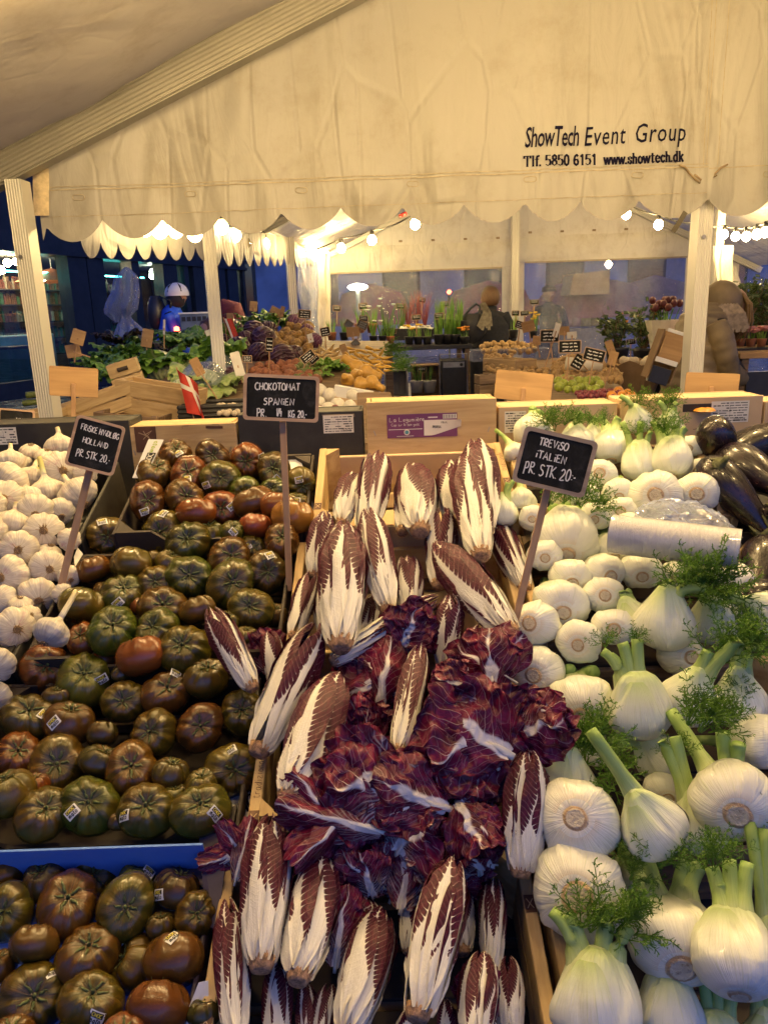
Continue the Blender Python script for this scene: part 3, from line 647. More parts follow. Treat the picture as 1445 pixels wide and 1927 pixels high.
# ------------------------------------------------------------------ what stands outside beyond the clear windows
dusk = simple('dusk_facade', (.34, .38, .52), .8, .3, .6, .1)  # bluish dusk light is put into the wall colour
bl = thing('town_house', 'pale blue town house front beyond the clear tent windows', 'building', (6, 26, 0))
m = MB(); m.box((0, 0, 6), (26, 1, 12)); m.build('wall', dusk, bl)
for i in range(9):
    for j in range(3):
        m = MB(); m.box((-10.4 + i * 2.6, -.52, 2.2 + j * 3.2), (1.2, .08, 1.9)); w_ = m.build('window', M['blue_metal'], bl)
        m = MB(); m.box((-10.4 + i * 2.6, -.57, 2.2 + j * 3.2), (1.0, .03, 1.7)); o = m.build('pane', M['glass'], w_)
rp = random.Random(11)
for (px, Y, col, lab, w, h) in ((700, 13, (.38, .08, .09), 'reddish parasol folded beyond the first clear window', .8, .5), (920, 13.5, (.42, .10, .09), 'red parasol behind the dark coated woman beyond the window', 1.0, .6), (1110, 13.2, (.34, .16, .15), 'pinkish parasol blurred behind the second clear window', 1.2, .5), (1230, 13.8, (.30, .17, .20), 'mauve parasol beyond the second clear window near its edge', .9, .5)):
    q = P(px, 570, Y); t = thing('market_parasol', lab, 'parasol', (q.x, Y, 0)); m = MB(); m.lathe([(.03, 1.9), (w * .6, 1.75), (w * .9, 1.75 - h)], 12, cap=False); m.build('canopy', simple('parasol', col, .8, .2, 5, .1), t, True); m = MB(); m.tube([(0, 0, 0), (0, 0, 1.9)], .025, 8); m.build('pole', M['steel'], t)
q = P(1075, 556, 12.4); t = thing('produce_stand', 'vague stand with a tan awning blurred behind the second clear window', 'stand', (q.x, 12.4, 0))
m = MB(); m.box((0, 0, .55), (1.0, .6, 1.1)); m.build('counter', M['grey_cloth'], t); m = MB(); m.prism([(-.1, 1.6), (.5, 1.6), (.5, 1.95), (-.05, 1.9)], -.3, .3); m.build('awning', M['tan_card'], t)
for i in range(6): m = MB(); m.lathe([(.02, .1), (.09, .06), (.1, 0), (.07, -.06)], 10, (-.4 + .15 * i, -.1, 1.18)); m.build('flower_bunch', simple('blurred_bloom', rp.choice([(.4, .08, .12), (.4, .25, .2), (.35, .3, .1)]), .8), t, True)
q = P(673, 540, 10.9); t = thing('street_lamp', 'oval white lamp glowing through the first clear window', 'lamp', (q.x, 10.9, 0)); m = MB(); m.lathe([(.01, .05), (.11, .03), (.14, 0), (.10, -.03), (.01, -.045)], 16, (0, 0, q.z)); m.build('lamp_head', M['cool_lamp'], t, True); m = MB(); m.tube([(0, .05, 0), (0, .05, q.z + .02)], .03, 8); m.build('pole', M['steel'], t)
q = P(845, 549, 14); t = thing('tail_light', 'small red lamp glowing beyond the first clear window', 'lamp', (q.x, 14, 0)); m = MB(); m.lathe([(.01, .04), (.045, 0), (.01, -.04)], 10, (0, 0, q.z)); m.build('lens', M['red_lamp'], t, True); m = MB(); m.tube([(0, .05, 0), (0, .05, q.z)], .02, 8); m.build('mast', M['black_plastic'], t)
q = P(1145, 497, 10.9); t = thing('hanging_lamp', 'small warm lamp glowing through the second clear window', 'lamp', (q.x, 10.9, q.z)); m = MB(); m.lathe([(.01, .05), (.05, 0), (.01, -.05)], 10); m.build('lamp_globe', M['warm_lamp'], t, True); m = MB(); m.tube([(0, 0, .04), (0, 0, 1.5)], .006, 6); m.build('cord', M['black_rubber'], t)
# parked cars mirrored along the alley
def car(px, Y, lab, col):
    q = P(px, 600, Y); t = thing('parked_car', lab, 'car', (q.x, Y, 0))
    side = [(-2.1, .35), (2.1, .35), (2.15, .75), (1.35, .9), (.7, 1.38), (-1.0, 1.42), (-1.8, .98), (-2.15, .85)]
    m = MB(); m.prism(side, -.8, .8); bevel(m.build('body', simple('car_paint', col, .25, .1, 3, 0, coat=.6), t, False), .08, 3)
    m = MB(); m.prism([(-1.65, .98), (1.2, .95), (.66, 1.33), (-.95, 1.36)], -.83, .83); m.build('side_glass', M['blue_metal'], t)
    for sx in (-1.35, 1.35):
        for sy in (-.72, .72):
            m = MB(); m.tube([(sx, sy - .1, .33), (sx, sy + .1, .33)], .33, 18); m.build('wheel', M['black_rubber'], t)
    for sy in (-.55, .55):
        m = MB(); m.box((2.13, sy, .7), (.06, .3, .12)); m.build('headlight', M['white_card'], t)
car(452, 21, 'silver blue car parked beyond the maroon sweater', (.12, .17, .26)); car(505, 26, 'dark blue car parked past the litter bin', (.05, .09, .2))
q = P(475, 590, 11.5); t = thing('litter_bin', 'tall dark rounded bin standing behind the red cabbages', 'bin', (q.x, 11.5, 0)); m = MB(); m.lathe([(.25, 0), (.27, .2), (.27, 1.3), (.24, 1.42), (.1, 1.46)], 20); m.build('body', M['blue_metal'], t, True); m = MB(); m.tube([(0, 0, 1.1), (0, 0, 1.16)], .285, 20); m.build('band', M['black_plastic'], t)
# ------------------------------------------------------------------ the sloping stall: four tiers of crates
TILT = .36
def D_z(y): return .71 + .5 * (y - .8)
def tier_of(px, py):
    d = ray(px, py); k = (.31 - (CAMZ - .0)) ; y = (CAMZ - .31) / (.5 - d.z / d.y)
    return max(0, min(3, int((y - .62) // .27)))
def tier_frame(k):
    ym = .62 + .27 * (k + .5); return ym, D_z(ym)
def on_tier(px, py, k=None, h=0.):
    if k is None: k = tier_of(px, py)
    ym, zm = tier_frame(k); n = Vector((0, -TILT, 1)).normalized(); p0 = Vector((0, ym, zm)) + n * h; d = ray(px, py)
    return CAM + d * ((p0 - CAM).dot(n) / d.dot(n))
def shift(k): return .11 * (tier_frame(k)[0] - .8)
TQ = Matrix(((1, 0, 0), (0, math.cos(math.atan(TILT)), -math.sin(math.atan(TILT))), (0, math.sin(math.atan(TILT)), math.cos(math.atan(TILT))))).to_quaternion()
SL = .27 * math.sqrt(1 + TILT * TILT)
def crate_root(name, label, k, x0, x1, group=None, ext=0.):
    ym, zm = tier_frame(k); xc = (x0 + x1) / 2 + shift(k)
    return thing(name, label, 'crate', (xc, ym, zm), group, TQ)
def cb(root, name, mat, c, s, bev=.0015):
    m = MB(); m.box((0, 0, 0), s); o = m.build(name, mat, root); o.location = c
    if bev: bevel(o, bev, 1)
    return o
def card_box(label, k, x0, x1, mat, inner, h=.10, rim=.012, braces=True, group='cardboard produce boxes on the stall', liner=None, front=True):
    r = crate_root('cardboard_box', label, k, x0, x1, group); w = x1 - x0; L = SL - .006; t = .006
    cb(r, 'floor_sheet', inner, (0, 0, -h), (w, L, t), 0)
    for s in (-1, 1): cb(r, 'side_wall', mat, (s * (w / 2 - t / 2), 0, -h / 2 + rim / 2), (t, L, h + rim - .01))
    zf = -.012
    for s in (-1, 1): 
        # end walls dip in the middle between raised corners
        hw = w / 2 - t - .001; top = rim - .002; pr = [(-hw, -h + .005), (hw, -h + .005), (hw, top), (hw - .07, top), (hw - .095, zf), (-hw + .095, zf), (-hw + .07, top), (-hw, top)]
        m = MB(); m.prism(pr, -t / 2, t / 2); o = m.build('end_wall', mat, r); o.location = (0, s * (L / 2 - t / 2), 0)
    if liner is not None:
        cb(r, 'liner', liner, (0, L / 2 - t - .003, -h / 2 + .032), (w - .02, .003, h + .060), 0)
        cb(r, 'liner', liner, (0, -.0, -h + .006), (w - .02, L - .03, .003), 0)
        for s in (-1, 1): cb(r, 'liner', liner, (s * (w / 2 - t - .003), 0, -h / 2 - .008), (.003, L - .03, h - .03), 0)
    if braces:
        for sx in (-1, 1):
            for sy in (-1, 1):
                cx, cy = sx * (w / 2 - t - .0015), sy * (L / 2 - t - .001)
                m = MB(); a = [(cx, cy, rim - .003), (cx - sx * .036, cy, rim - .003), (cx, cy - sy * .036, rim - .003), (cx, cy, -h + .01), (cx - sx * .012, cy, -h + .01), (cx, cy - sy * .012, -h + .01)]
                for p in a: m.vert(p)
                for f in ((0, 1, 2), (3, 5, 4), (0, 3, 4, 1), (1, 4, 5, 2), (2, 5, 3, 0)): m.face(f)
                m.build('corner_brace', mat, r)
    return r
M['purple_card'] = simple('purple_black_cardboard', (.045, .032, .062), .5, .35, 10, .2)
def wood_crate(label, k, x0, x1, floor=None, h=.10, rim=.022, wood='crate_wood', group='wooden produce crates on the stall', card=None):
    r = crate_root('wooden_crate', label, k, x0, x1, group); w = x1 - x0; L = SL - .004; t = .016
    for s in (-1, 1):
        cb(r, 'side_plank', M[wood], (s * (w / 2 - t / 2), 0, rim - .027), (t, L, .054)); cb(r, 'side_plank', M[wood], (s * (w / 2 - t / 2), 0, rim - .027 - .060), (t * .9, L, .050))
    for s in (-1, 1):
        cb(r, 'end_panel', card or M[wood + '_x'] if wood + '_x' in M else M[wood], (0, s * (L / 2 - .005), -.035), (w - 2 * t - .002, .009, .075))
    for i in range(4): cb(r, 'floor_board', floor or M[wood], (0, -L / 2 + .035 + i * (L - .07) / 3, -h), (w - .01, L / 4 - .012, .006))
    for sx in (-1, 1):
        for sy in (-1, 1):
            cx, cy = sx * (w / 2 - t), sy * (L / 2 - .011); m = MB()
            for p in ((cx, cy, rim + .004), (cx - sx * .028, cy, rim + .004), (cx, cy - sy * .028, rim + .004), (cx, cy, -h + .004), (cx - sx * .028, cy, -h + .004), (cx, cy - sy * .028, -h + .004)): m.vert(p)
            for f in ((0, 1, 2), (3, 5, 4), (0, 3, 4, 1), (1, 4, 5, 2), (2, 5, 3, 0)): m.face(f)
            m.build('corner_post', M[wood], r)
    return r
ORD = ['lowest', 'second lowest', 'third lowest', 'highest']
TX, VX, FX, GX, EX = (-.655, -.235), (-.222, .178), (.190, .605), (-1.09, -.672), (.618, 1.03)
tom_boxes = [card_box(f'dark cardboard tomato box, {ORD[k]} tier of the tomato column', k, *(TX if k < 3 else (-.612, -.235)), M['purple_card'] if k == 0 else M['dark_card'], M['dark_card'], liner=M['blue_liner'] if k == 0 else None) for k in range(4)]
vx = [wood_crate(f'pale wooden crate of red chicory, {ORD[k]} tier of its column', k, *VX, M['tan_card'] if k > 1 else M['dark_card'], card=M['tan_card'] if k == 3 else M['dark_card'] if k < 2 else None) for k in range(4)]  # dark floors and ends in the two lower crates paint the shaded gaps
fx = [wood_crate(f'wooden crate under the fennel, {ORD[k]} tier of the fennel column', k, *FX, M['dark_card'], card=M['old_wood']) for k in range(4)]  # dark floor boards and end panels paint the shade between the fennel
gx = [card_box(f'black cardboard box of garlic, {ORD[k]} tier of the garlic column', k, *GX, M['black_card'], M['black_card']) for k in (1, 2, 3)]
ex = [card_box(f'black box of aubergines, {ORD[k]} tier beside the fennel', k, *EX, M['black_card'], M['black_card'], braces=False) for k in (1, 2, 3)]
m = MB(); pts_ = [local(tom_boxes[0], on_tier(*q, 0, hh)) for q, hh in (((374, 1572), .045), ((432, 1566), .045), ((408, 1752), .012), ((388, 1740), .012))]; [m.vert(q) for q in pts_]; [m.vert(q - Vector((0, 0, .004))) for q in pts_]
for f in ((0, 1, 2, 3), (7, 6, 5, 4), (0, 4, 5, 1), (1, 5, 6, 2), (2, 6, 7, 3), (3, 7, 4, 0)): m.face(f)
m.build('corner_flap', M['purple_card'], tom_boxes[0])
# the stepped table that carries the tiers
tb = thing('display_table', 'stepped wooden display table carrying the tiers of produce crates', 'table', (0, 1.15, 0))
for k in range(4):
    ym, zm = tier_frame(k)
    m = MB(); m.box((0, 0, 0), (2.8, SL - .01, .02)); o = m.build('shelf_board', M['old_wood'], tb); o.rotation_mode = 'QUATERNION'; o.rotation_quaternion = TQ; o.location = Vector((0, ym - 1.15, zm - .125))
for x in (-1.3, 0, 1.3):
    for y, h in ((.66, .40), (1.66, .86)):
        m = MB(); m.box((x, y - 1.15, h / 2), (.05, .05, h)); m.build('leg', M['old_wood'], tb)
m = MB(); m.box((.0, .60 - 1.15, .27), (2.8, .02, .5)); m.build('apron', M['black_card'], tb)
# level shelf behind the tiers for the boxes
bsh = .93
m = MB(); m.box((0, 1.96 - 1.15, bsh - .012), (3.2, .40, .02)); m.build('rear_shelf', M['old_wood'], tb)
for x in (-1.4, 0, 1.4): m = MB(); m.box((x, 2.05 - 1.15, bsh / 2 - .012), (.05, .05, bsh - .024)); m.build('leg', M['old_wood'], tb)

# brown script, logos and writing on the pale rails
def stroke_text(s, font, mk, pt, wdt, nrm, adv=1.0):
    pass
# --- single-stroke hand lettering: glyphs on a 4 x 6 grid
SG = {'A': [[(0,0),(1.8,6),(3.6,0)],[(.8,2.2),(2.9,2.3)]], 'B': [[(.3,0),(.3,6),(2.4,5.6),(2.6,4),(.4,3.1),(2.9,2.4),(2.8,.5),(.3,0)]], 'C': [[(3.4,5.2),(2.2,6),(.7,5),(.2,3),(.8,.8),(2.2,0),(3.5,.7)]], 'D': [[(.3,0),(.3,6)],[(.0,6),(2.4,5.2),(3.4,3.2),(2.5,.9),(.2,0)]], 'E': [[(3,6),(.3,5.9),(.3,0),(3.1,.1)],[(.3,3.1),(2.5,3.2)]], 'F': [[(3.2,6),(.4,5.9),(.4,0)],[(.4,3.1),(2.6,3.3)]],
 'G': [[(3.3,5.3),(2,6),(.6,4.8),(.2,2.8),(.8,.7),(2.2,0),(3.4,1),(3.4,2.6),(2.1,2.6)]], 'H': [[(.2,0),(.4,6)],[(3.2,0),(3.3,6)],[(.3,3),(3.2,3.2)]], 'I': [[(.5,0),(.6,6)]], 'K': [[(.3,0),(.4,6)],[(3.2,6),(.4,2.8),(3.4,0)]], 'L': [[(.4,6),(.3,0),(2.9,.2)]], 'M': [[(0,0),(.6,6),(2.1,2.2),(3.7,6),(4.3,0)]], 'N': [[(.2,0),(.4,6),(3.1,.2),(3.4,6)]],
 'O': [[(1.9,0),(.5,.9),(.1,3),(.7,5.2),(1.9,6),(3.2,5.2),(3.7,3),(3.1,.8),(1.9,0)]], 'Ø': [[(1.9,0),(.5,.9),(.1,3),(.7,5.2),(1.9,6),(3.2,5.2),(3.7,3),(3.1,.8),(1.9,0)],[(.2,-.6),(3.4,6.6)]], 'P': [[(.4,-.4),(.5,6)],[(.0,5.6),(2.2,6),(3.2,4.8),(2.6,3.2),(.5,2.7)]], 'R': [[(.3,0),(.4,6)],[(.1,5.8),(2.3,6),(3,4.8),(2.4,3.4),(.4,3),(3.2,0)]], 'S': [[(3.1,5.3),(1.8,6),(.5,5.1),(.8,3.7),(2.7,2.7),(3,1.1),(1.6,0),(.2,.7)]],
 'T': [[(0,6),(3.7,6.1)],[(1.9,6),(1.8,0)]], 'U': [[(.2,6),(.3,1.4),(1.6,0),(3,1.2),(3.2,6)]], 'V': [[(.1,6),(1.6,0),(3.3,6)]], 'i': [[(.5,0),(.6,3.6)],[(.6,5.2),(.7,5.7)]], '.': [[(.4,0),(.6,.3)]], ',': [[(.6,.5),(.2,-1)]], '-': [[(.3,2.4),(1.8,2.5)]], '/': [[(.0,-.3),(2.1,6.2)]], ':': [[(.4,1.2),(.6,1.5)],[(.4,3.6),(.6,3.9)]],
 '0': [[(1.7,0),(.4,1.2),(.3,4.4),(1.6,6),(3,4.6),(3.1,1.4),(1.7,0)]], '1': [[(.2,4.6),(1.2,6),(1.1,0)]], '2': [[(.2,4.8),(1.4,6),(2.8,5),(2.4,3.2),(.1,.1),(3.3,.3)]], '4': [[(1.4,6),(.2,2.2),(3.1,2.3)],[(2.4,4),(2.2,-.4)]],
 't': [[(1,5),(.8,.8),(1.6,.1),(2.1,.6)],[(.1,3.8),(1.9,4)]], 'r': [[(.3,0),(.5,3.6)],[(.5,2.6),(1.3,3.6),(2,3.3)]], 'a': [[(2.1,3.2),(1.1,3.6),(.3,2.2),(.6,.3),(1.5,.3),(2.2,3.2),(2.1,.5),(2.7,.2)]], 'd': [[(2.1,3),(1.1,3.5),(.3,2),(.7,.2),(1.6,.4),(2.5,6.2),(2.1,.4),(2.6,.2)]], 'z': [[(.2,3.4),(2,3.5),(.2,.1),(2.2,.2)]], 'o': [[(1.1,0),(.3,1),(.5,3),(1.3,3.5),(2.1,2.6),(1.9,.8),(1.1,0)]], 'n': [[(.3,0),(.5,3.5)],[(.5,2.4),(1.4,3.5),(1.9,2.8),(1.9,.2)]], 'l': [[(.4,.4),(1.5,5.6),(1,6.2),(.5,4),(.6,.4),(1.2,.1)]], 'e': [[(.3,1.6),(1.9,2.2),(1.6,3.4),(.8,3.3),(.2,1.6),(.8,.1),(2,.6)]], 'm': [[(.3,0),(.5,3.5)],[(.5,2.6),(1.3,3.5),(1.7,.1)],[(1.7,2.5),(2.6,3.5),(3.1,.1)]], 'u': [[(.3,3.5),(.4,.6),(1.2,0),(2,1)],[(2.1,3.5),(2.1,.2)]], 'g': [[(2.1,3),(1.1,3.5),(.3,2.3),(.8,.8),(2,1.6),(2.2,3.2),(2,-1.4),(.8,-2),(.3,-1.2)]], 'è': [[(.3,1.6),(1.9,2.2),(1.6,3.4),(.8,3.3),(.2,1.6),(.8,.1),(2,.6)],[(.6,5.4),(1.4,4.4)]], 'û': [[(.3,3.5),(.4,.6),(1.2,0),(2,1)],[(2.1,3.5),(2.1,.2)],[(.4,4.4),(1.1,5.3),(1.8,4.4)]], 'b': [[(.4,6),(.4,.3),(1.4,0),(2.1,1.2),(1.8,3),(.5,2.8)]], 's': [[(1.7,3),(1,3.5),(.4,2.8),(1.6,1.3),(1.2,.1),(.2,.5)]], 'p': [[(.4,3.5),(.3,-2)],[(.4,2.6),(1.3,3.5),(2,2.2),(1.3,.3),(.4,.8)]]}
SWID = {'M': 5.2, 'I': 1.7, 'i': 1.7, '.': 1.7, ',': 1.5, '-': 2.5, '/': 2.6, ':': 1.4, ' ': 2.2, '1': 2.2, 't': 2.7, 'r': 2.5, 'l': 1.9, 'm': 4, 's': 2.4, 'e': 2.7, 'o': 2.8, 'n': 2.7, 'a': 3.1, 'd': 3.2, 'z': 2.8, 'u': 2.9, 'g': 2.9, 'è': 2.7, 'û': 2.9, 'b': 2.7, 'p': 2.7}
def hand(mb, s, fn, h, w=.0016, nrm=(0, 0, 1), rng=None, wob=.25, length=None):
    """write s; fn(x,y) maps metres along / above the line to a point; h cap height"""
    rng = rng or random.Random(len(s)); k = h / 6; tot = sum(SWID.get(c, 4.3) for c in s) * k; sx = (length / tot) if length else 1.
    cx = 0
    for ch in s:
        ox, oy = rng.uniform(-.15, .15), rng.uniform(-.25, .25)
        for ln in SG.get(ch, []):
            pts = []
            for i, (x, y) in enumerate(ln):
                pts.append(Vector((x + ox + rng.uniform(-wob, wob) * .35, y + oy + rng.uniform(-wob, wob) * .35, 0)))
            if len(pts) > 2:      # smooth the stroke
                q = []
                for i in range(len(pts) - 1):
                    a0, a1, a2, a3 = pts[max(i - 1, 0)], pts[i], pts[i + 1], pts[min(i + 2, len(pts) - 1)]
                    for j in range(3):
                        f = j / 3; q.append(.5 * ((2 * a1) + (a2 - a0) * f + (2 * a0 - 5 * a1 + 4 * a2 - a3) * f * f + (3 * a1 - a0 - 3 * a2 + a3) * f ** 3))
                q.append(pts[-1]); pts = q if ch not in 'AEFHIKLMNTVZ14' else pts
            mb.ribbon([fn((cx + p.x * 1.) * k * sx, p.y * k) for p in pts], w, nrm)
        cx += SWID.get(ch, 4.3)
    return tot * sx
def rail_print(root, w, side, s, script=True, logo_s=None):
    """brown script running along the top of a rail and a small square logo"""
    x = side * (w / 2 - .008); z = .0225
    if script:
        m = MB(); hand(m, 'tradizionale', lambda a, c: Vector((x + .005 - c, s + a, z)) if side > 0 else Vector((x + .005 - c, s + a, z)), .011, .0009, (0, 0, 1), length=.075); o = m.build('brand_print', M['brown_ink'], root)
    if logo_s is not None:
        m = MB(); m.box((x, logo_s, z - .0003), (.0135, .022, .0012)); o = m.build('logo_print', M['brown_ink'], root)
        m = MB()
        for pts in ([(-.004, -.006), (.004, .006)], [(.004, -.006), (-.001, .001), (-.004, .006)]): m.ribbon([(x + a, logo_s + c, z + .0006) for a, c in pts], .001, (0, 0, 1))
        m.build('logo_mark', M['tan_card'], o)
wv = VX[1] - VX[0]
rail_print(vx[3], wv, 1, .02, True, -.02); rail_print(vx[0], wv, 1, -.2, False, .06); rail_print(vx[0], wv, -1, -.05, False, -.06); rail_print(vx[1], wv, -1, -.10, True, -.13); rail_print(vx[3], wv, -1, -.1, False, -.09)

# ------------------------------------------------------------------ boxes standing behind the tiers
def back_box(name, label, px0, px1, pytop, pybot, Y, mat, deep=.22, cat='box', tilt=0.):
    a = P((px0 + px1) / 2, pytop, Y); l = P(px0, (pytop + pybot) / 2, Y); r_ = P(px1, (pytop + pybot) / 2, Y); top = a.z
    t = thing(name, label, cat, ((l.x + r_.x) / 2, Y, bsh)); w = r_.x - l.x; h = top - bsh
    return t, w, h
def wooden_back(label, px0, px1, pytop, pybot, Y, mat='crate_wood_x', boards=2):
    t, w, h = back_box('wooden_crate', label, px0, px1, pytop, pybot, Y, mat); t['group'] = 'crates and boxes stood behind the produce'
    t['category'] = 'crate'
    bh = h / boards
    for i in range(boards):
        o = cb(t, 'front_board', M[mat], (0, .006, bh * (i + .5)), (w, .010, bh - .004))
        cb(t, 'rear_board', M[mat], (0, .09, bh * (i + .5)), (w, .010, bh - .004))
    for s in (-1, 1): cb(t, 'side_board', M['crate_wood'], (s * (w / 2 - .006), .048, h / 2), (.010, .07, h - .006))
    cb(t, 'top_board', M[mat], (0, .048, h - .006), (w - .026, .070, .008))
    for s in (-1, 1):
        for z in (.25, .75):
            m = MB(); m.ribbon([(s * (w / 2 - .02), -.0005, h * z), (s * (w / 2 - .016), -.0005, h * z + .012)], .0022, (0, -1, 0)); m.build('staple', M['steel'], t)
    return t, w, h
def card_back(label, px0, px1, pytop, pybot, Y, mat):
    t, w, h = back_box('cardboard_box', label, px0, px1, pytop, pybot, Y, mat); t['group'] = 'crates and boxes stood behind the produce'
    for (n_, c, s) in (('front_panel', (0, .003, h / 2), (w, .006, h)), ('rear_panel', (0, .10, h / 2), (w, .006, h)), ('side_panel', (-w / 2 + .003, .0515, h / 2), (.006, .088, h - .002)), ('side_panel', (w / 2 - .003, .0515, h / 2), (.006, .088, h - .002)), ('top_panel', (0, .0515, h - .004), (w - .014, .088, .005))):
        cb(t, n_, mat, c, s)
    return t, w, h
def label_sheet(root, x, z, w, h, rows=7, y=-.001, seed=0, rot=0., boxes=True, name='printed_label'):
    rg = random.Random(seed); m = MB(); m.box((0, 0, 0), (w, .0008, h)); o = m.build(name, M['paper'], root); o.location = (x, y, z); o.rotation_euler.y = rot
    m = MB()
    for i in range(rows):
        zz = h / 2 - h * (i + .8) / (rows + .6); xx = -w / 2 + w * .05
        while xx < w * .42:
            l = rg.uniform(.05, .2) * w; l = min(l, w * .46 - xx)
            if rg.random() < .82: m.ribbon([(xx, -.0006, zz), (xx + l, -.0006, zz)], h / rows * rg.choice([.28, .28, .42]), (0, -1, 0))
            xx += l + w * .025
    if boxes:
        for k in range(14): m.ribbon([(w * .12 + k * w * .022, -.0006, -h * .44), (w * .12 + k * w * .022, -.0006, -h * .28)], w * rg.uniform(.004, .013), (0, -1, 0))
        for (a, c, d, e) in ((-.46, -.02, .02, .02), (0, -.25, 0, .3)): m.ribbon([(a * w, -.0006, c * h + .0), (d * w, -.0006, e * h)], .0005, (0, -1, 0))
    m.build('label_print', M['ink'], o); return o
# garlic box with white label, black box, wood panel, black box, wood box, cream boxes
t, w, h = card_back('black cardboard box with white label behind the garlic', -120, 246, 796, 850, 1.80, M['black_card']); label_sheet(t, w / 2 - (246 - 8) * mpp(P(20, 810, 1.8)), h - .028, .062, .040, 6, seed=1)
t, w, h = wooden_back('pale wooden crate with brown logo standing behind the tomatoes', 236, 446, 797, 850, 1.80, boards=1)
m = MB(); m.box((-w / 2 + .048, -.0006, h - .034), (.050, .0012, .060)); o = m.build('logo_print', M['brown_ink'], t)
m = MB()
for pts in ([(-.018, .012), (-.004, .006), (.014, .016), (.002, .004), (-.016, .012)], [(-.008, -.004), (.0, .004), (.010, -.006), (.004, .003)], [(-.006, .016), (.0, .004)]): m.ribbon([(-w / 2 + .05 + a, -.0015, h - .03 + c) for a, c in pts], .0018, (0, -1, 0))
m.build('logo_mark', M['tan_card'], o)
m = MB()
for pts in ([(.02, .024), (.005, .024), (.005, .018)], [(.075, .026), (.09, .026), (.09, .018)]): m.ribbon([(a, -.0006, h - .03 + c) for a, c in pts], .001, (0, -1, 0))
m.ribbon([(.06, -.0006, h - .01), (.10, -.0006, h - .012)], .006, (0, -1, 0)); m.build('stamp_print', M['brown_ink'], t)
t, w, h = card_back('black cardboard box with white label behind the tall price board', 449, 684, 776, 850, 1.80, M['black_card']); label_sheet(t, w / 2 - .058, h - .030, .071, .042, 7, seed=2)
m = MB(); m.ribbon([(w / 2 - .095, -.0006, h - .008), (w / 2 - .02, -.0006, h - .008), (w / 2 - .02, -.0006, h - .014)], .0012, (0, -1, 0)); m.build('stamp_print', M['tan_card'], t)
t, w, h = wooden_back('pale wooden crate with a torn purple label behind the red chicory', 690, 934, 751, 850, 1.78, boards=1)
pu = MB(); pu.box((0, 0, 0), (.163, .001, .055)); lab = pu.build('printed_label', M['purple_print'], t); lab.location = (-.022, -.001, h - .060)
m = MB(); hand(m, 'La Legumière', lambda a, c: Vector((-.076 + a, -.0009, .0105 + c)), .0095, .0011, (0, -1, 0), length=.082); hand(m, 'Cap sur le bon goût', lambda a, c: Vector((-.072 + a, -.0009, .0005 + c)), .0058, .0007, (0, -1, 0), length=.066)
m.ribbon([(-.078, -.0009, -.0075), (.0, -.0009, -.0075)], .0016, (0, -1, 0)); m.ribbon([(-.06, -.0009, -.0235), (-.02, -.0009, -.0235)], .0012, (0, -1, 0)); m.ribbon([(.014, -.0009, .0185), (.036, -.0009, .0185)], .0028, (0, -1, 0)); m.build('label_print', M['paper'], lab)
m = MB(); m.tube([(-.036, -.0006, -.0145), (-.036, -.0012, -.0145)], .0068, 20); o2 = m.build('emblem', M['paper'], lab); m = MB(); m.tube([(-.036, -.0013, -.0145), (-.036, -.0018, -.0145)], .0046, 16); m.build('emblem_core', simple('emblem_green', (.1, .3, .35), .5, .1), lab)
m = MB(); m.grid(lambda u, v: (.004 + .086 * u, -.002 - .012 * max(0, (u - .5)) * (1 - v) * 2, .0125 - .036 * v * (1 - .72 * max(0, u - .25))), 10, 8); m.build('torn_slip', M['paper'], lab, True)
m = MB(); hand(m, 'FRANCE', lambda a, c: Vector((.044 + a, -.0042, .004 + c)), .0042, .0007, (0, -1, 0)); hand(m, 'PERSiL', lambda a, c: Vector((.024 + a, -.0040, -.0062 + c)), .0056, .0010, (0, -1, 0)); m.build('label_print', M['ink'], lab)
m = MB(); m.box((.064, -.0008, .0195), (.032, .0008, .010)); o3 = m.build('barcode_patch', M['paper'], lab)
m = MB(); [m.ribbon([(.050 + k * .0022, -.0015, .0155), (.050 + k * .0022, -.0015, .0235)], .0006 + .0007 * (k * 7 % 3 == 0), (0, -1, 0)) for k in range(13)]; m.build('barcode', M['ink'], lab)
def cream_box(label, a, c, py, seed, lw, slot=False, lx=0):
    t, w, h = card_back(label, a, c, py, 850, 1.79, M['tan_card'])
    if lw: label_sheet(t, lx * w, h - .036, lw, .05, 8, seed=seed)
    if slot:
        m = MB(); m.box((w * .05, -.0008, h - .024), (.075, .001, .018)); bevel(m.build('hand_slot', M['dark_card'], t), .004, 2)
        m = MB(); m.lathe([(.005, .008), (.02, .006), (.026, 0)], 14, (w * .05 + .012, -.0035, h - .031), False); m.build('fruit_peek', simple('orange_rind', (.45, .20, .02), .4, .2, 60, .2), t, True)
    m = MB()
    for k in range(3): m.ribbon([(w * .02 + k * .012, -.0005, h - .075 - k * .004), (w * .02 + .03 + k * .012, -.0005, h - .07 - k * .004)], .0012, (0, -1, 0))
    m.build('stamp_print', M['brown_ink'], t); return t, w, h
cream_box('cream cardboard box with white label behind the leftmost fennel', 938, 1160, 762, 5, .05, False, -.36)
cream_box('cream cardboard box with hand slot showing an orange', 1166, 1432, 748, 6, .088, True, .27)
cream_box('cream cardboard box at the picture edge behind the aubergines', 1436, 1640, 752, 8, 0)
for (px, py, w_, h_, lab, rz) in ((1312, 812, 30, 44, 'small dark wood offcut stuck upright before the cream box', .2), (1405, 985, 34, 30, 'small wood crate corner poking up beside the bag roll', .5), (1152, 940, 20, 60, 'grey crate post between sign and fennel', .0)):
    pass
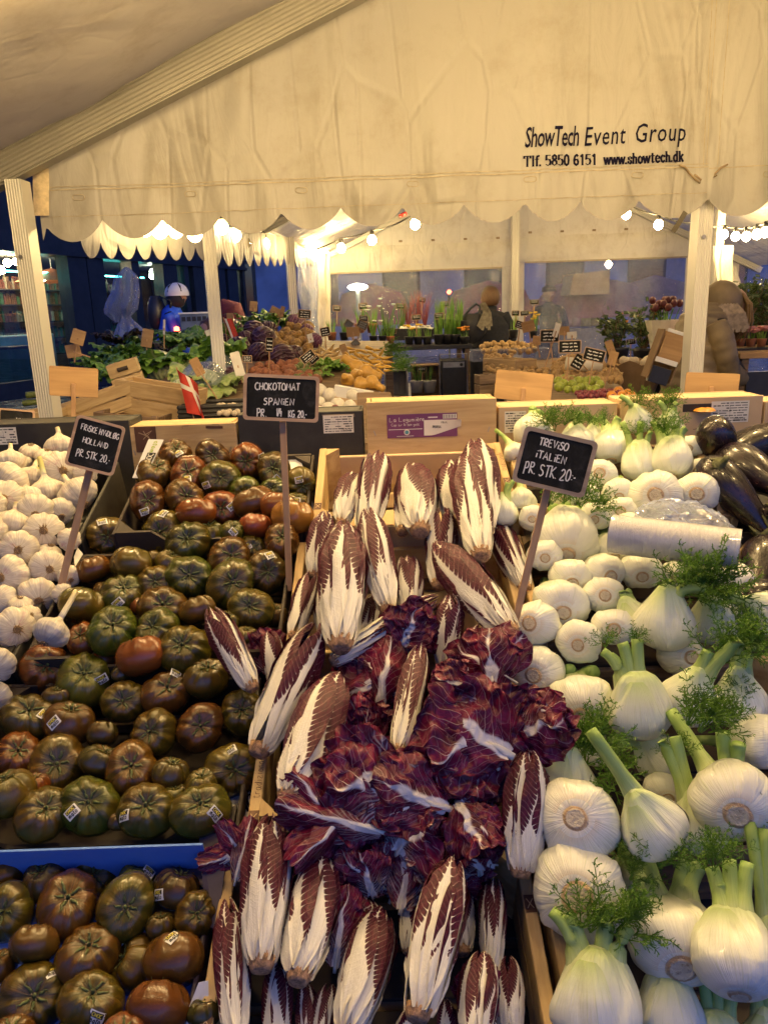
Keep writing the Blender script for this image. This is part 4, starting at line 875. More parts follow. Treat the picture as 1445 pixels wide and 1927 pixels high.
# parts of the tomato boxes that the photograph shows: white flap with lettering, grey price slip
fl = thing('paper_flap', 'white box flap with black and green lettering at the tomato box corner', 'flap', on_tier(277, 870, 3, .045))
c0 = Vector(fl.location); m = MB()
A, B_, C_, D_ = [on_tier(*q, 3, hh) - c0 for q, hh in (((290, 826), .075), ((308, 827), .075), ((272, 900), .02), ((249, 899), .02))]
A, B_, C_, D_ = A + Vector((-.012, 0, .0)), B_, C_, D_
b0 = MB(); [b0.vert(p) for p in (A, B_, C_, D_)]; [b0.vert(p + Vector((0, .002, -.001))) for p in (A, B_, C_, D_)]
for f in ((0, 1, 2, 3), (7, 6, 5, 4), (0, 4, 5, 1), (1, 5, 6, 2), (2, 6, 7, 3), (3, 7, 4, 0)): b0.face(f)
b0.build('sheet', M['white_card'], fl)
nf = (B_ - A).cross(D_ - A).normalized(); nf = nf if nf.y < 0 else -nf
def flp(a, c): u = .94 - a; q0 = A.lerp(D_, u); q1 = B_.lerp(C_, u); return q0.lerp(q1, c) + nf * .0012
for s, a0, a1, mt in (('CHOC', .26, .58, 'ink'), ('mato', .60, .90, 'lime_print')):
    m = MB()
    if s == 'CHOC':
        for p in (flp(a0 - .03, .35), flp(a1 + .01, .35), flp(a1 + .01, .95), flp(a0 - .03, .95)): m.vert(p - nf * .0004)
        m.face((0, 1, 2, 3)); o = m.build('label_block', M['ink'], fl); m = MB()
    hand(m, s, lambda a, c: flp(a0 + a, .46 + c), .36, .0016, nf, length=(a1 - a0)); m.build('label_print', M['paper'] if s == 'CHOC' else M[mt], fl)
def paper_card(label, corners, k, mat, name='paper_slip', cat='slip', hs=None, text=None):
    pts = [on_tier(*c, k, hh) for c, hh in zip(corners, hs)]; c0 = sum(pts, Vector()) / len(pts); t = thing(name, label, cat, c0); m = MB(); n = len(pts)
    nn = (pts[1] - pts[0]).cross(pts[2] - pts[0]).normalized(); nn = nn if nn.y < 0 else -nn
    for p in pts: m.vert(p - c0)
    for p in pts: m.vert(p - c0 - nn * .0015)
    m.face(range(n)); m.face([n + i for i in range(n)][::-1])
    for i in range(n): j = (i + 1) % n; m.face((i, j, n + j, n + i))
    m.build('sheet', mat, t)
    if text:
        q0, q1, q3 = pts[0] - c0, pts[1] - c0, pts[-1] - c0; ux = (q1 - q0); uy = (q3 - q0); m = MB()
        hand(m, text, lambda a, c: q0 + ux * (.1 + a) + uy * (.85 - c) + nn * .0008, .45, .0035, nn, length=.85); m.build('label_print', M['navy_ink'], t)
    return t
paper_card('blue lit box flap with dark lettering under the lowest tomatoes', [(330, 1960), (374, 1850), (392, 1846), (394, 1960)], 0, M['white_card'], hs=[.0, .03, .03, .0])
paper_card('white slip with dark lettering at the edge of the tomato crate by the red chicory', [(420, 1508), (470, 1470), (470, 1545), (440, 1562)], 1, M['white_card'], hs=[-.02] * 4, text='CHO')
paper_card('white slip with lettering half under the bright green tomato', [(48, 1288), (92, 1292), (80, 1318), (40, 1314)], 1, M['white_card'], hs=[-.03] * 4, text='CHO')
paper_card('white inner flap of the top tomato box under the last tomatoes', [(528, 862), (566, 864), (592, 960), (556, 1000)], 3, M['white_card'], hs=[.0, .0, -.03, -.03])
paper_card('small grey printed slip standing beside the garlic box', [(139, 1048), (146, 1030), (156, 1042), (141, 1066)], 2, M['paper'], hs=[.02] * 4)
# ------------------------------------------------------------------ produce: shapes and skins
def view_basis(p):
    Wv = (CAM - p).normalized(); Rr = _U.cross(Wv).normalized(); V = Wv.cross(Rr); return Rr, V, Wv
# tomatoes -----------------------------------------------------------
def tomato_mat():
    t = NT('tomato_skin'); oc = t.n('ObjectInfo').outputs['Color']; v = t.offs(t.coord()); u_, v_ = t.uv()
    ang = t.n('CombineXYZ'); t.put(ang.inputs[0], t.math('MULTIPLY', u_, 26.)); t.put(ang.inputs[1], t.math('MULTIPLY', v_, 2.2)); t.put(ang.inputs[2], t.math('MULTIPLY', t.rnd(), 40.))
    streak = t.noise(ang.outputs[0], 1.6, 4, .6, dist=.4); blot = t.noise(v, 1.3, 3, .5); fine = t.noise(v, 22, 3)
    top = t.step(v_, .42, .02)      # shoulders
    c = t.mix(t.math('MULTIPLY', t.step(blot, .35, .7), .6), oc, t.mix(.4, oc, (.16, .045, .012)))
    c = t.mix(t.math('MULTIPLY', t.math('MULTIPLY', top, t.step(streak, .42, .64)), .8), c, (.034, .036, .010))
    c = t.mix(t.math('MULTIPLY', t.math('MULTIPLY', top, t.step(streak, .52, .36)), .45), c, (.13, .060, .012))
    c = t.mix(t.math('MULTIPLY', t.step(t.noise(v, 60, 2), .66, .74), .35), c, (.16, .12, .04))
    t.set(color=c, rough=t.math('MULTIPLY_ADD', fine, .14, .16), spec=.42, coat=.15, coat_rough=.12)
    t.bump(t.math('ADD', t.math('MULTIPLY', streak, t.math('MULTIPLY', top, .8)), t.math('MULTIPLY', fine, .05)), .25, .02); return t.m
M['tomato'] = tomato_mat()
M['calyx'] = simple('tomato_calyx', (.055, .075, .018), .6, .4, 9, .3)
TOM = []
def tomato_proto(seed):
    rg = random.Random(seed); n = rg.randint(7, 11); th = sorted([(i + rg.uniform(-.32, .32)) * 2 * math.pi / n for i in range(n)]); dp = [rg.uniform(.3, 1.25) for _ in th]
    wd = [rg.uniform(.10, .17) for _ in th]; asym = rg.uniform(.04, .13); ph = rg.uniform(0, 6.28); flat = rg.uniform(.66, .80)
    def surf(a, f):
        fur = 0
        for t_, d_, w_ in zip(th, dp, wd):
            dd = (a - t_ + math.pi) % (2 * math.pi) - math.pi; fur += d_ * math.exp(-(dd / (w_ * 1.5)) ** 2)
        g = .15 + 1.15 * math.exp(-((f - .78) / .62) ** 2)
        r = 1 - .115 * fur * g + asym * math.sin(2 * a + ph) + .05 * nz(math.cos(a) * 1.3 + seed, math.sin(a) * 1.3, f)
        z = flat * math.cos(f) * (1 - .05 * fur * g) - .23 * math.exp(-(f / .38) ** 2) + .06 * math.exp(-((math.pi - f) / .4) ** 2)
        sf = math.sin(f) ** .86 if 0 < f < math.pi else 0
        return Vector((r * sf * math.cos(a), r * sf * math.sin(a), z))
    m = MB(); m.grid(lambda u, v: surf(2 * math.pi * u, .02 + (math.pi - .04) * v), 64, 30, True); me = m.mesh('tomato', M['tomato'], True)
    cal = MB(); zt = surf(0, .03).z
    k = rg.randint(5, 6)
    for i in range(k):
        a = 2 * math.pi * (i + rg.uniform(-.2, .2)) / k; L = rg.uniform(.28, .46); pts = []
        for j in range(6):
            q = j / 5; rr = .05 + L * q; f = .05 + rr * .95; s = surf(a + .25 * q * rg.uniform(-1, 1), f); pts.append(Vector((s.x * .98, s.y * .98, s.z + .02 + .10 * q * q * rg.uniform(-.1, 1))))
        cal.tube(pts, [.050, .052, .045, .034, .02, .004], 5, True, .35)
    st = [Vector((0, 0, zt - .03)), Vector((.01, .0, zt + .08)), Vector((.03 * rg.uniform(-1, 1), .03, zt + .15))]; cal.tube(st, [.075, .05, .055], 7)
    return me, cal.mesh('calyx', M['calyx'], True), surf
for s in range(9): TOM.append(tomato_proto(40 + s))
TC = {'g': (.036, .044, .005), 'G': (.072, .098, .009), 'o': (.056, .044, .005), 'b': (.066, .029, .005), 'r': (.105, .028, .006), 'k': (.034, .025, .006), 'R': (.15, .034, .010), 'O': (.19, .070, .014)}
TN = {'g': 'dark green', 'G': 'bright green', 'o': 'olive', 'b': 'brown', 'r': 'red brown', 'k': 'nearly black', 'R': 'smooth reddish', 'O': 'orange brown'}
# sticker: white plate, black block with yellow letters, black letters
sm = MB(); sm.grid(lambda u, v: ((u - .5) * .0215, (v - .5) * .0165, -((u - .5) ** 2 * .0215 ** 2 + (v - .5) ** 2 * .0165 ** 2) / .075), 6, 5); st_plate = sm.mesh('sticker', M['white_card'], True)
sb = MB()
def stk(x, y, l=.0004): return Vector((x, y, -(x * x + y * y) / .075 + l))
sb.mi = 0
for i in range(6):
    x0, x1 = -.0085 + i * .017 / 6, -.0085 + (i + 1) * .017 / 6; b0 = len(sb.v)
    for q in ((x0, .0003), (x1, .0003), (x1, .0068), (x0, .0068)): sb.vert(stk(*q))
    sb.face((b0, b0 + 1, b0 + 2, b0 + 3))
sb.mi = 1; hand(sb, 'CHOC', lambda a, c: stk(-.0070 + a, .0015 + c, .0008), .0042, .0011, (0, 0, 1), random.Random(1), 0, .0142)
sb.mi = 0; hand(sb, 'mato', lambda a, c: stk(-.0078 + a, -.0062 + c, .0006), .0072, .0012, (0, 0, 1), random.Random(1), 0, .0158)
st_print = sb.mesh('sticker_print', [M['ink'], M['choc_yellow']])
class Item: pass
ITEMS = []
def tomato(px, py, d, c='o', cu=0., cv=.2, stick=None, note=None, k=None, h=.012):
    it = Item(); it.kind = 'tomato'; it.px, it.py, it.d, it.c, it.cu, it.cv, it.st, it.note = px, py, d, c, cu, cv, stick, note
    it.k = tier_of(px, py) if k is None else k; it.p = on_tier(px, py, it.k, h); it.r = d * mpp(it.p) / 2; it.rr = it.r * .84; ITEMS.append(it)
def build_tomato(it, i):
    rg = random.Random(i * 13 + 5); me, cal, surf = TOM[(i * 4 + 1) % len(TOM)]; Rr, V, Wv = view_basis(it.p)
    cu, cv = it.cu, it.cv; q = cu * cu + cv * cv
    ax = (Rr * cu + V * cv + Wv * math.sqrt(max(0, 1 - q))) if q < 1 else (Rr * cu + V * cv - Wv * .25)
    rot = frame(ax, Rr) @ Quaternion((0, 0, 1), rg.uniform(0, 6.28))
    t = thing('tomato', None, 'tomato', it.p, 'ribbed beefsteak tomatoes in the stall boxes', rot); s = it.r * 1.10; t.scale = (s, s, s * rg.uniform(.96, 1.12))
    o = obj('skin', me, t); col = TC[it.c]; j = [rg.uniform(.85, 1.18) for _ in range(3)]; o.color = (1.2 * col[0] * j[0], 1.25 * col[1] * j[1], col[2] * j[2], 1)
    obj('calyx', cal, t)
    if it.st:
        su, sv = it.st; wv = math.sqrt(max(.02, 1 - su * su - sv * sv)); dirw = Rr * su + V * sv + Wv * wv; dl = rot.inverted() @ dirw
        dl = Vector((dl.x / 1, dl.y / 1, dl.z / 1)); a = math.atan2(dl.y, dl.x); f = math.acos(max(-1, min(1, dl.z / dl.length)))
        f = max(.35, f)
        e = .02; s0 = surf(a, f); nrm = (surf(a, f + e) - surf(a, f - e)).cross(surf(a + e, f) - surf(a - e, f)); nrm = nrm if nrm.dot(s0) > 0 else -nrm
        nrm.normalize(); c0 = s0 + nrm * .045
        upl = rot.inverted() @ (V * math.cos(rg.uniform(-.9, .9)) + Rr * math.sin(rg.uniform(-1.2, 1.2))); xl = upl.cross(nrm)
        so = obj('sticker', st_plate, t); so.rotation_mode = 'QUATERNION'; so.rotation_quaternion = frame(nrm, xl); so.location = c0; k_ = .8 / it.r * (it.d * mpp(it.p) / .076 * .35 + .65); so.scale = (k_, k_, k_)
        po = obj('sticker_print', st_print, so)
    return t
S = (.3, .35)
for a in [(330, 855, 57, 'b', .1, .6, (.2, .25)), (400, 858, 60, 'k', 0, .1), (466, 868, 64, 'r', -.15, 0, (.75, .3)), (516, 886, 66, 'k', -.2, .25, (.1, -.35)), (565, 909, 56, 'o', .25, -.3, (0, .1)), (290, 890, 66, 'b', .3, .6), (355, 895, 68, 'r', -.05, .35, (-.1, .0)), (414, 900, 68, 'g', 0, .05, (-.6, -.3)), (514, 921, 46, 'g', -.3, .2), (460, 924, 54, 'g', 0, -.3), (279, 944, 68, 'b', 0, .1, (-.15, -.4)), (348, 939, 70, 'b', .1, .25), (418, 957, 70, 'r', -.1, 0, (.4, .1)), (476, 946, 70, 'b', -.4, .95), (370, 964, 66, 'r', 0, 1.2), (524, 954, 66, 'r', .3, 1.2), (560, 946, 42, 'o', .2, .9, (-.1, .2)), (481, 990, 62, 'R', .1, 1.2), (437, 1000, 42, 'g', .2, .7, (.1, 0)), (551, 973, 74, 'O', .1, 1.3, None, 'orange brown smooth tomato behind the lower end of the tall price stick')]:
    tomato(*a[:6], stick=a[6] if len(a) > 6 else None, note=a[7] if len(a) > 7 else None, k=3)
for a in [(203, 1009, 72, 'o', 0, -.1, (-.25, .65), 'olive tomato with sticker on its crown alone beside the garlic box corner'), (306, 1003, 78, 'o', -.15, .1, (.0, .8)), (392, 1006, 62, 'g', 0, .9), (354, 1021, 78, 'g', -.1, .3), (476, 1032, 48, 'o', .1, .2, (-.3, .2)), (530, 1018, 66, 'b', 0, .4), (320, 1056, 50, 'o', .3, .8), (432, 1051, 78, 'b', .1, .25), (285, 1056, 44, 'b', -.5, .9), (247, 1062, 80, 'o', .3, 1.1), (176, 1072, 62, 'b', -.3, 1.), (502, 1077, 76, 'k', .1, 0, (.15, .7)), (357, 1087, 84, 'g', -.05, .15), (292, 1097, 64, 'o', 0, .1), (435, 1099, 90, 'g', .12, .12, None), (196, 1114, 42, 'b', .2, .9), (232, 1119, 78, 'g', 0, .5, (-.2, -.25)), (155, 1140, 82, 'o', .3, 1.1), (372, 1149, 64, 'b', -.3, 1.), (307, 1147, 86, 'b', -.05, .35), (472, 1146, 80, 'o', -.05, .2), (516, 1158, 48, 'k', .1, .9), (265, 1142, 40, 'r', .2, 1.), (295, 1187, 80, 'g', -.35, .35), (156, 1203, 60, 'r', -.3, .4), (212, 1187, 90, 'g', 0, .4), (463, 1196, 44, 'o', .2, .9), (347, 1223, 92, 'o', -.15, .35), (425, 1170, 50, 'o', .2, .9)]:
    tomato(*a[:6], stick=a[6] if len(a) > 6 else None, note=a[7] if len(a) > 7 else None, k=2)
for a in [(199, 1243, 48, 'R', .1, 1.2), (265, 1235, 84, 'R', -.2, 1.2, None, 'large smooth reddish tomato, blossom end up, in the heap centre'), (228, 1268, 34, 'k', 0, .9), (87, 1258, 86, 'r', .05, .2), (389, 1276, 80, 'o', .1, .75), (106, 1311, 46, 'k', .1, .9), (158, 1281, 96, 'G', 0, .4, (.6, .05), 'bright green tomato with calyx and sticker below the loose garlic bulb'), (313, 1305, 84, 'b', .05, .45, (.35, .8)), (234, 1321, 78, 'o', -.12, .1, None), (457, 1342, 80, 'o', -.1, .25), (55, 1351, 92, 'o', 0, .5, (.4, .25)), (192, 1382, 54, 'k', .2, 1.), (130, 1361, 84, 'b', .15, .85, (-.6, .1)), (290, 1381, 84, 'o', -.3, .15), (377, 1369, 84, 'b', 0, .1), (34, 1424, 84, 'r', 0, .4), (190, 1434, 70, 'k', .4, .8), (321, 1457, 68, 'k', .2, .9), (107, 1442, 106, 'o', 0, .15), (247, 1450, 96, 'b', 0, .3), (380, 1478, 62, 'o', .0, .8), (438, 1450, 98, 'o', .15, -.0, (-.1, .78)), (15, 1494, 90, 'o', -.2, .9), (65, 1478, 50, 'r', 0, .9), (170, 1518, 104, 'g', -.1, .25, (-.55, -.05)), (80, 1533, 96, 'o', .2, .35), (277, 1526, 98, 'o', -.1, .3, (-.75, -.05)), (377, 1526, 100, 'o', 0, .4, (.5, -.1)), (330, 1500, 50, 'g', 0, .9), (225, 1545, 40, 'k', 0, .9)]:
    tomato(*a[:6], stick=a[6] if len(a) > 6 else None, note=a[7] if len(a) > 7 else None, k=1)
for a in [(8, 1647, 62, 'b', 0, 1.), (85, 1652, 80, 'k', -.4, .6), (175, 1645, 90, 'o', 0, -.15, (-.3, .62)), (258, 1652, 66, 'G', .2, .9, (.6, .3)), (332, 1672, 86, 'k', .3, .9, (-.7, -.2)), (16, 1717, 92, 'o', -.35, .1), (302, 1742, 52, 'k', 0, .9), (128, 1705, 112, 'b', 0, .42, None, 'brown tomato with open green calyx, largest in the lowest box'), (238, 1708, 106, 'o', -.05, .0), (368, 1722, 78, 'o', .1, .1), (66, 1777, 86, 'b', .2, 1.2), (167, 1799, 108, 'b', 0, .5), (-2, 1820, 64, 'b', 0, .9), (255, 1815, 90, 'o', -.8, .5), (325, 1808, 112, 'b', .1, 1.2, (.0, .72)), (64, 1878, 118, 'o', 0, .05, (.55, .6)), (172, 1887, 108, 'o', .05, .45, (.15, -.45)), (300, 1898, 110, 'b', .2, 1.1), (232, 1960, 92, 'r', 0, .7, (.1, .55)), (120, 1975, 90, 'o', 0, .8), (385, 1905, 60, 'k', 0, .9), (20, 1960, 90, 'b', 0, .8)]:
    tomato(*a[:6], stick=a[6] if len(a) > 6 else None, note=a[7] if len(a) > 7 else None, k=0)
# garlic -------------------------------------------------------------
def garlic_mat():
    t = NT('garlic_skin'); u_, v_ = t.uv(); v = t.offs(t.coord()); a = t.n('CombineXYZ'); t.put(a.inputs[0], t.math('MULTIPLY', u_, 60.)); t.put(a.inputs[1], t.math('MULTIPLY', v_, 3.)); t.put(a.inputs[2], t.math('MULTIPLY', t.rnd(), 30.))
    st = t.noise(a.outputs[0], 1.2, 4, .6); blot = t.noise(v, 2.2, 4, .6)
    c = t.mix(t.step(st, .3, .75), (.46, .41, .33), (.66, .62, .53)); pk = t.math('MULTIPLY', t.step(blot, .52, .72), t.math('MULTIPLY_ADD', t.rnd(), .55, .08))
    c = t.mix(pk, c, (.42, .20, .24)); c = t.mix(t.math('MULTIPLY', t.step(v_, .14, .03), .8), c, (.36, .25, .14)); c = t.mix(t.math('MULTIPLY', t.step(t.noise(v, 9, 3), .62, .72), .35), c, (.45, .33, .18))
    t.set(color=c, rough=.5, spec=.35); t.bump(st, .25, .015); return t.m
M['garlic'] = garlic_mat(); M['garlic_root'] = simple('garlic_roots', (.30, .20, .11), .9, .45, 30, .6); 
def stalk_mat(name, c0, c1, c2):
    t = NT(name); u_, v_ = t.uv(); a = t.n('CombineXYZ'); t.put(a.inputs[0], t.math('MULTIPLY', u_, 40.)); t.put(a.inputs[1], t.math('MULTIPLY', v_, 2.)); t.put(a.inputs[2], t.math('MULTIPLY', t.rnd(), 30.))
    st = t.noise(a.outputs[0], 1., 3, .6); vv = t.math('ADD', v_, t.math('MULTIPLY', t.math('SUBTRACT', st, .5), .22)); c = t.ramp(vv, [(0., c0), (.42, c1), (1., c2)])
    c = t.mix(t.math('MULTIPLY', t.step(st, .35, .7), .25), c, tuple(x * .6 for x in c1)); t.set(color=c, rough=.38, spec=.4); t.bump(st, .25, .004); return t.m
M['garlic_stem'] = stalk_mat('garlic_stem', (.74, .70, .58), (.70, .64, .44), (.52, .44, .22)); M['garlic_green'] = stalk_mat('garlic_green_stem', (.74, .72, .58), (.50, .50, .18), (.42, .36, .12))
GAR = []
def garlic_proto(seed):
    rg = random.Random(seed); n = rg.randint(7, 10); th = [(i + rg.uniform(-.3, .3)) * 2 * math.pi / n for i in range(n)]
    prof = [(.0, -.66), (.14, -.68), (.30, -.64), (.62, -.55), (.88, -.36), (1., -.10), (.96, .16), (.80, .38), (.54, .56), (.30, .70), (.17, .86), (.13, 1.0)]
    def fn(u, v):
        x = v * (len(prof) - 1); i = min(int(x), len(prof) - 2); f = x - i; f2 = f * f * (3 - 2 * f) if 0 else f
        r = prof[i][0] * (1 - f) + prof[i + 1][0] * f; z = prof[i][1] * (1 - f) + prof[i + 1][1] * f; a = 2 * math.pi * u; fur = 0
        for t_ in th:
            d = (a - t_ + math.pi) % (2 * math.pi) - math.pi; fur += math.exp(-(d / .14) ** 2)
        r *= 1 - .10 * fur * math.exp(-((z + .15) / .5) ** 2) + .07 * nz(math.cos(a) * 1.2 + seed, math.sin(a) * 1.2, z)
        return (r * math.cos(a), r * math.sin(a), z)
    m = MB(); m.grid(fn, 56, 33, True); me = m.mesh('bulb', M['garlic'], True)
    rt = MB(); rt.lathe([(.20, -.665), (.17, -.70), (.06, -.72)], 14)
    for i in range(46):
        a = rg.uniform(0, 6.28); r0 = rg.uniform(.02, .19); L = rg.uniform(.08, .22); p0 = Vector((r0 * math.cos(a), r0 * math.sin(a), -.66)); e = p0 + Vector((math.cos(a) * L * rg.uniform(.2, 1.3), math.sin(a) * L * rg.uniform(.2, 1.3), -.06 - L * .5))
        rt.tube([p0, (p0 + e) / 2 + Vector((0, 0, -.03)), e], [.018, .014, .008], 4)
    return me, rt.mesh('roots', M['garlic_root'], True)
for s in range(5): GAR.append(garlic_proto(70 + s))
def stem_mesh(L, mat, bend=0., r0=.15, r1=.13, seed=0):
    m = MB(); m.tube([(bend * (i / 6) ** 2, .04 * nz(seed, i), .92 + L * i / 6) for i in range(7)], [r0 - (r0 - r1) * i / 6 * (1 + .06 * nz(i, seed)) for i in range(7)], 12); return m.mesh('stem', mat, True)
GST = {'s': stem_mesh(.35, M['garlic_stem'], .05), 'm': stem_mesh(1.0, M['garlic_green'], .12, .15, .12, 2), 'l': stem_mesh(1.75, M['garlic_stem'], .10, .16, .14, 3)}
def garlic(px, py, d, ru=0., rv=0., sg=1, stem='s', note=None, h=.015, k=None):
    """ru,rv: where the root plate shows in the bulb's disc; sg -1: roots turned away"""
    it = Item(); it.kind = 'garlic'; it.px, it.py, it.d, it.ru, it.rv, it.sg, it.stem, it.note = px, py, d, ru, rv, sg, stem, note
    it.k = tier_of(px, py) if k is None else k; it.p = on_tier(px, py, it.k, h); it.r = d * mpp(it.p) / 2; it.rr = it.r * .8; ITEMS.append(it)
def build_garlic(it, i):
    rg = random.Random(i * 7 + 1); me, rt = GAR[i % 5]; Rr, V, Wv = view_basis(it.p); q = min(.98, it.ru ** 2 + it.rv ** 2); root = Rr * it.ru + V * it.rv + Wv * it.sg * math.sqrt(1 - q)
    rot = frame(-root, Rr) @ Quaternion((0, 0, 1), rg.uniform(0, 6.28)); t = thing('garlic_bulb', None, 'garlic', it.p, 'white garlic bulbs heaped in the black boxes', rot); t.scale = (it.r * 1.03,) * 3
    obj('bulb', me, t); obj('roots', rt, t); obj('stem', GST[it.stem], t); return t
for a in [(113, 840, 58, .1, -.95, 1, 's'), (20, 868, 56, 0, -.9, 1, 's'), (60, 902, 62, -.2, -.9, 1, 's'), (20, 906, 78, -.75, -.4, 1, 'm', 'garlic bulb with yellow green stem pointing up to the price board'), (115, 884, 74, .15, -.05), (160, 890, 46, .2, -.2), (52, 938, 60, .2, -.9, 1, 'm'), (145, 930, 76, .5, -.7), (90, 927, 72, .2, -.96, 1, 'm', 'garlic bulb with upright pale stem beneath the white price board'), (12, 937, 68, -.2, 0), (67, 960, 66, 0, -.35), (112, 962, 56, .2, -.5), (22, 990, 76, -.2, -.9), (82, 1001, 74, 0, .1, 1, 's', 'garlic bulb with spread roots against the wooden price stick'), (130, 1015, 44, .3, .1), (35, 1034, 72, -.05, -.05), (92, 1042, 48, .2, .9), (90, 1067, 68, .15, -.2), (20, 1084, 78, -.6, -.1), (62, 1075, 46, .3, .8), (130, 1085, 44, .2, -.4), (70, 1121, 72, .1, -.4), (5, 1130, 58, -.5, .1), (38, 1140, 46, 0, .9), (118, 1118, 40, .3, 0), (55, 1162, 46, .2, .2), (25, 1180, 76, .25, -.2, 1, 's', 'garlic bulb with dirty roots lowest in the black box'), (-25, 1000, 70, 0, 0), (-20, 950, 60, 0, 0), (58, 850, 40, 0, .9), (85, 860, 40, .2, .9, 1, 'm'), (40, 872, 40, -.3, .9, 1, 'm'), (-6, 1250, 70, -.3, -.5, 1, 's'), (-10, 1310, 60, -.3, -.5, 1, 's')]:
    garlic(*a)
garlic(97, 1190, 70, -.48, -.80, 1, 'l', 'single garlic bulb with long pale stem lying on the tomatoes', .06, 2)
# aubergines ---------------------------------------------------------
def aub_mat():
    t = NT('aubergine_skin'); v = t.offs(t.coord()); n1 = t.noise(v, 2.2, 4, .6); n2 = t.noise(t.mapv(v, (5, 5, .8)), 3, 4)
    t.set(color=t.mix(t.step(n1, .45, .8), (.010, .006, .009), (.040, .016, .020)), rough=t.math('MULTIPLY_ADD', n2, .25, .16), coat=.3); t.bump(n2, .08, .01); return t.m
M['aubergine'] = aub_mat(); M['aub_cap'] = simple('aubergine_cap', (.07, .075, .03), .7, .4, 9, .4)
am = MB(); am.grid(lambda u, v: (lambda r, z, a: (r * math.cos(a) * (1 + .04 * math.sin(3 * a)), r * math.sin(a), z))(*(lambda t_: (max(.001, (.5 * math.sin(math.pi * min(1, t_ * 1.0) ** .62) ** .8 if t_ < .62 else .5 * math.sin(math.pi * .62 ** .62) ** .8 * (1 - .55 * ((t_ - .62) / .38)) if t_ < 1 else .2)), -1.0 + 2.0 * t_))(v), 2 * math.pi * u), 40, 30, True); aub_me = am.mesh('fruit', M['aubergine'], True)
ac = MB(); ac.lathe([(.26, .86), (.24, .98), (.10, 1.03), (.085, 1.22), (.095, 1.30)], 14)
for i in range(5): a = i * 1.257; ac.tube([(.22 * math.cos(a), .22 * math.sin(a), .98), (.29 * math.cos(a), .29 * math.sin(a), .84), (.33 * math.cos(a), .33 * math.sin(a), .62)], [.09, .07, .01], 6, True, .4)
aub_cap = ac.mesh('cap', M['aub_cap'], True)
def aubergine(px, py, w, ax, note, k=3, L=1.25, h=.03):
    p = on_tier(px, py, k, h); r = w * mpp(p); Rr, V, Wv = view_basis(p); a = Rr * ax[0] + V * ax[1] + Wv * ax[2]
    t = thing('aubergine', note, 'aubergine', p, 'dark aubergines beside the fennel', frame(a, Rr)); t.scale = (r, r, r * L * .8); obj('fruit', aub_me, t); obj('cap', aub_cap, t)
for a in [(1350, 838, 72, (.1, -.6, -.8), 'round ended aubergine just below the label of the cream box', 3), (1384, 934, 76, (.62, -.75, .2), 'aubergine lying slantwise with its capped end by the bag roll', 3, 1.6), (1418, 890, 84, (.75, -.5, .5), 'aubergine lying over the slanting one at the frame edge', 3), (1438, 832, 80, (.8, .4, .1), 'aubergine highest against the cream box edge', 3), (1432, 1065, 80, (-.1, -.55, .83), 'aubergine below the bag roll with its stem scar forward', 2), (1450, 980, 70, (.2, .3, .9), 'aubergine mostly beyond the frame beside the bag roll', 2), (1330, 905, 60, (.4, .5, .7), 'aubergine wedged down between fennel and the slanting aubergine', 3), (1440, 1120, 70, (.5, .2, -.5), 'lowest aubergine behind the frond covered fennel', 2)]: aubergine(*a)
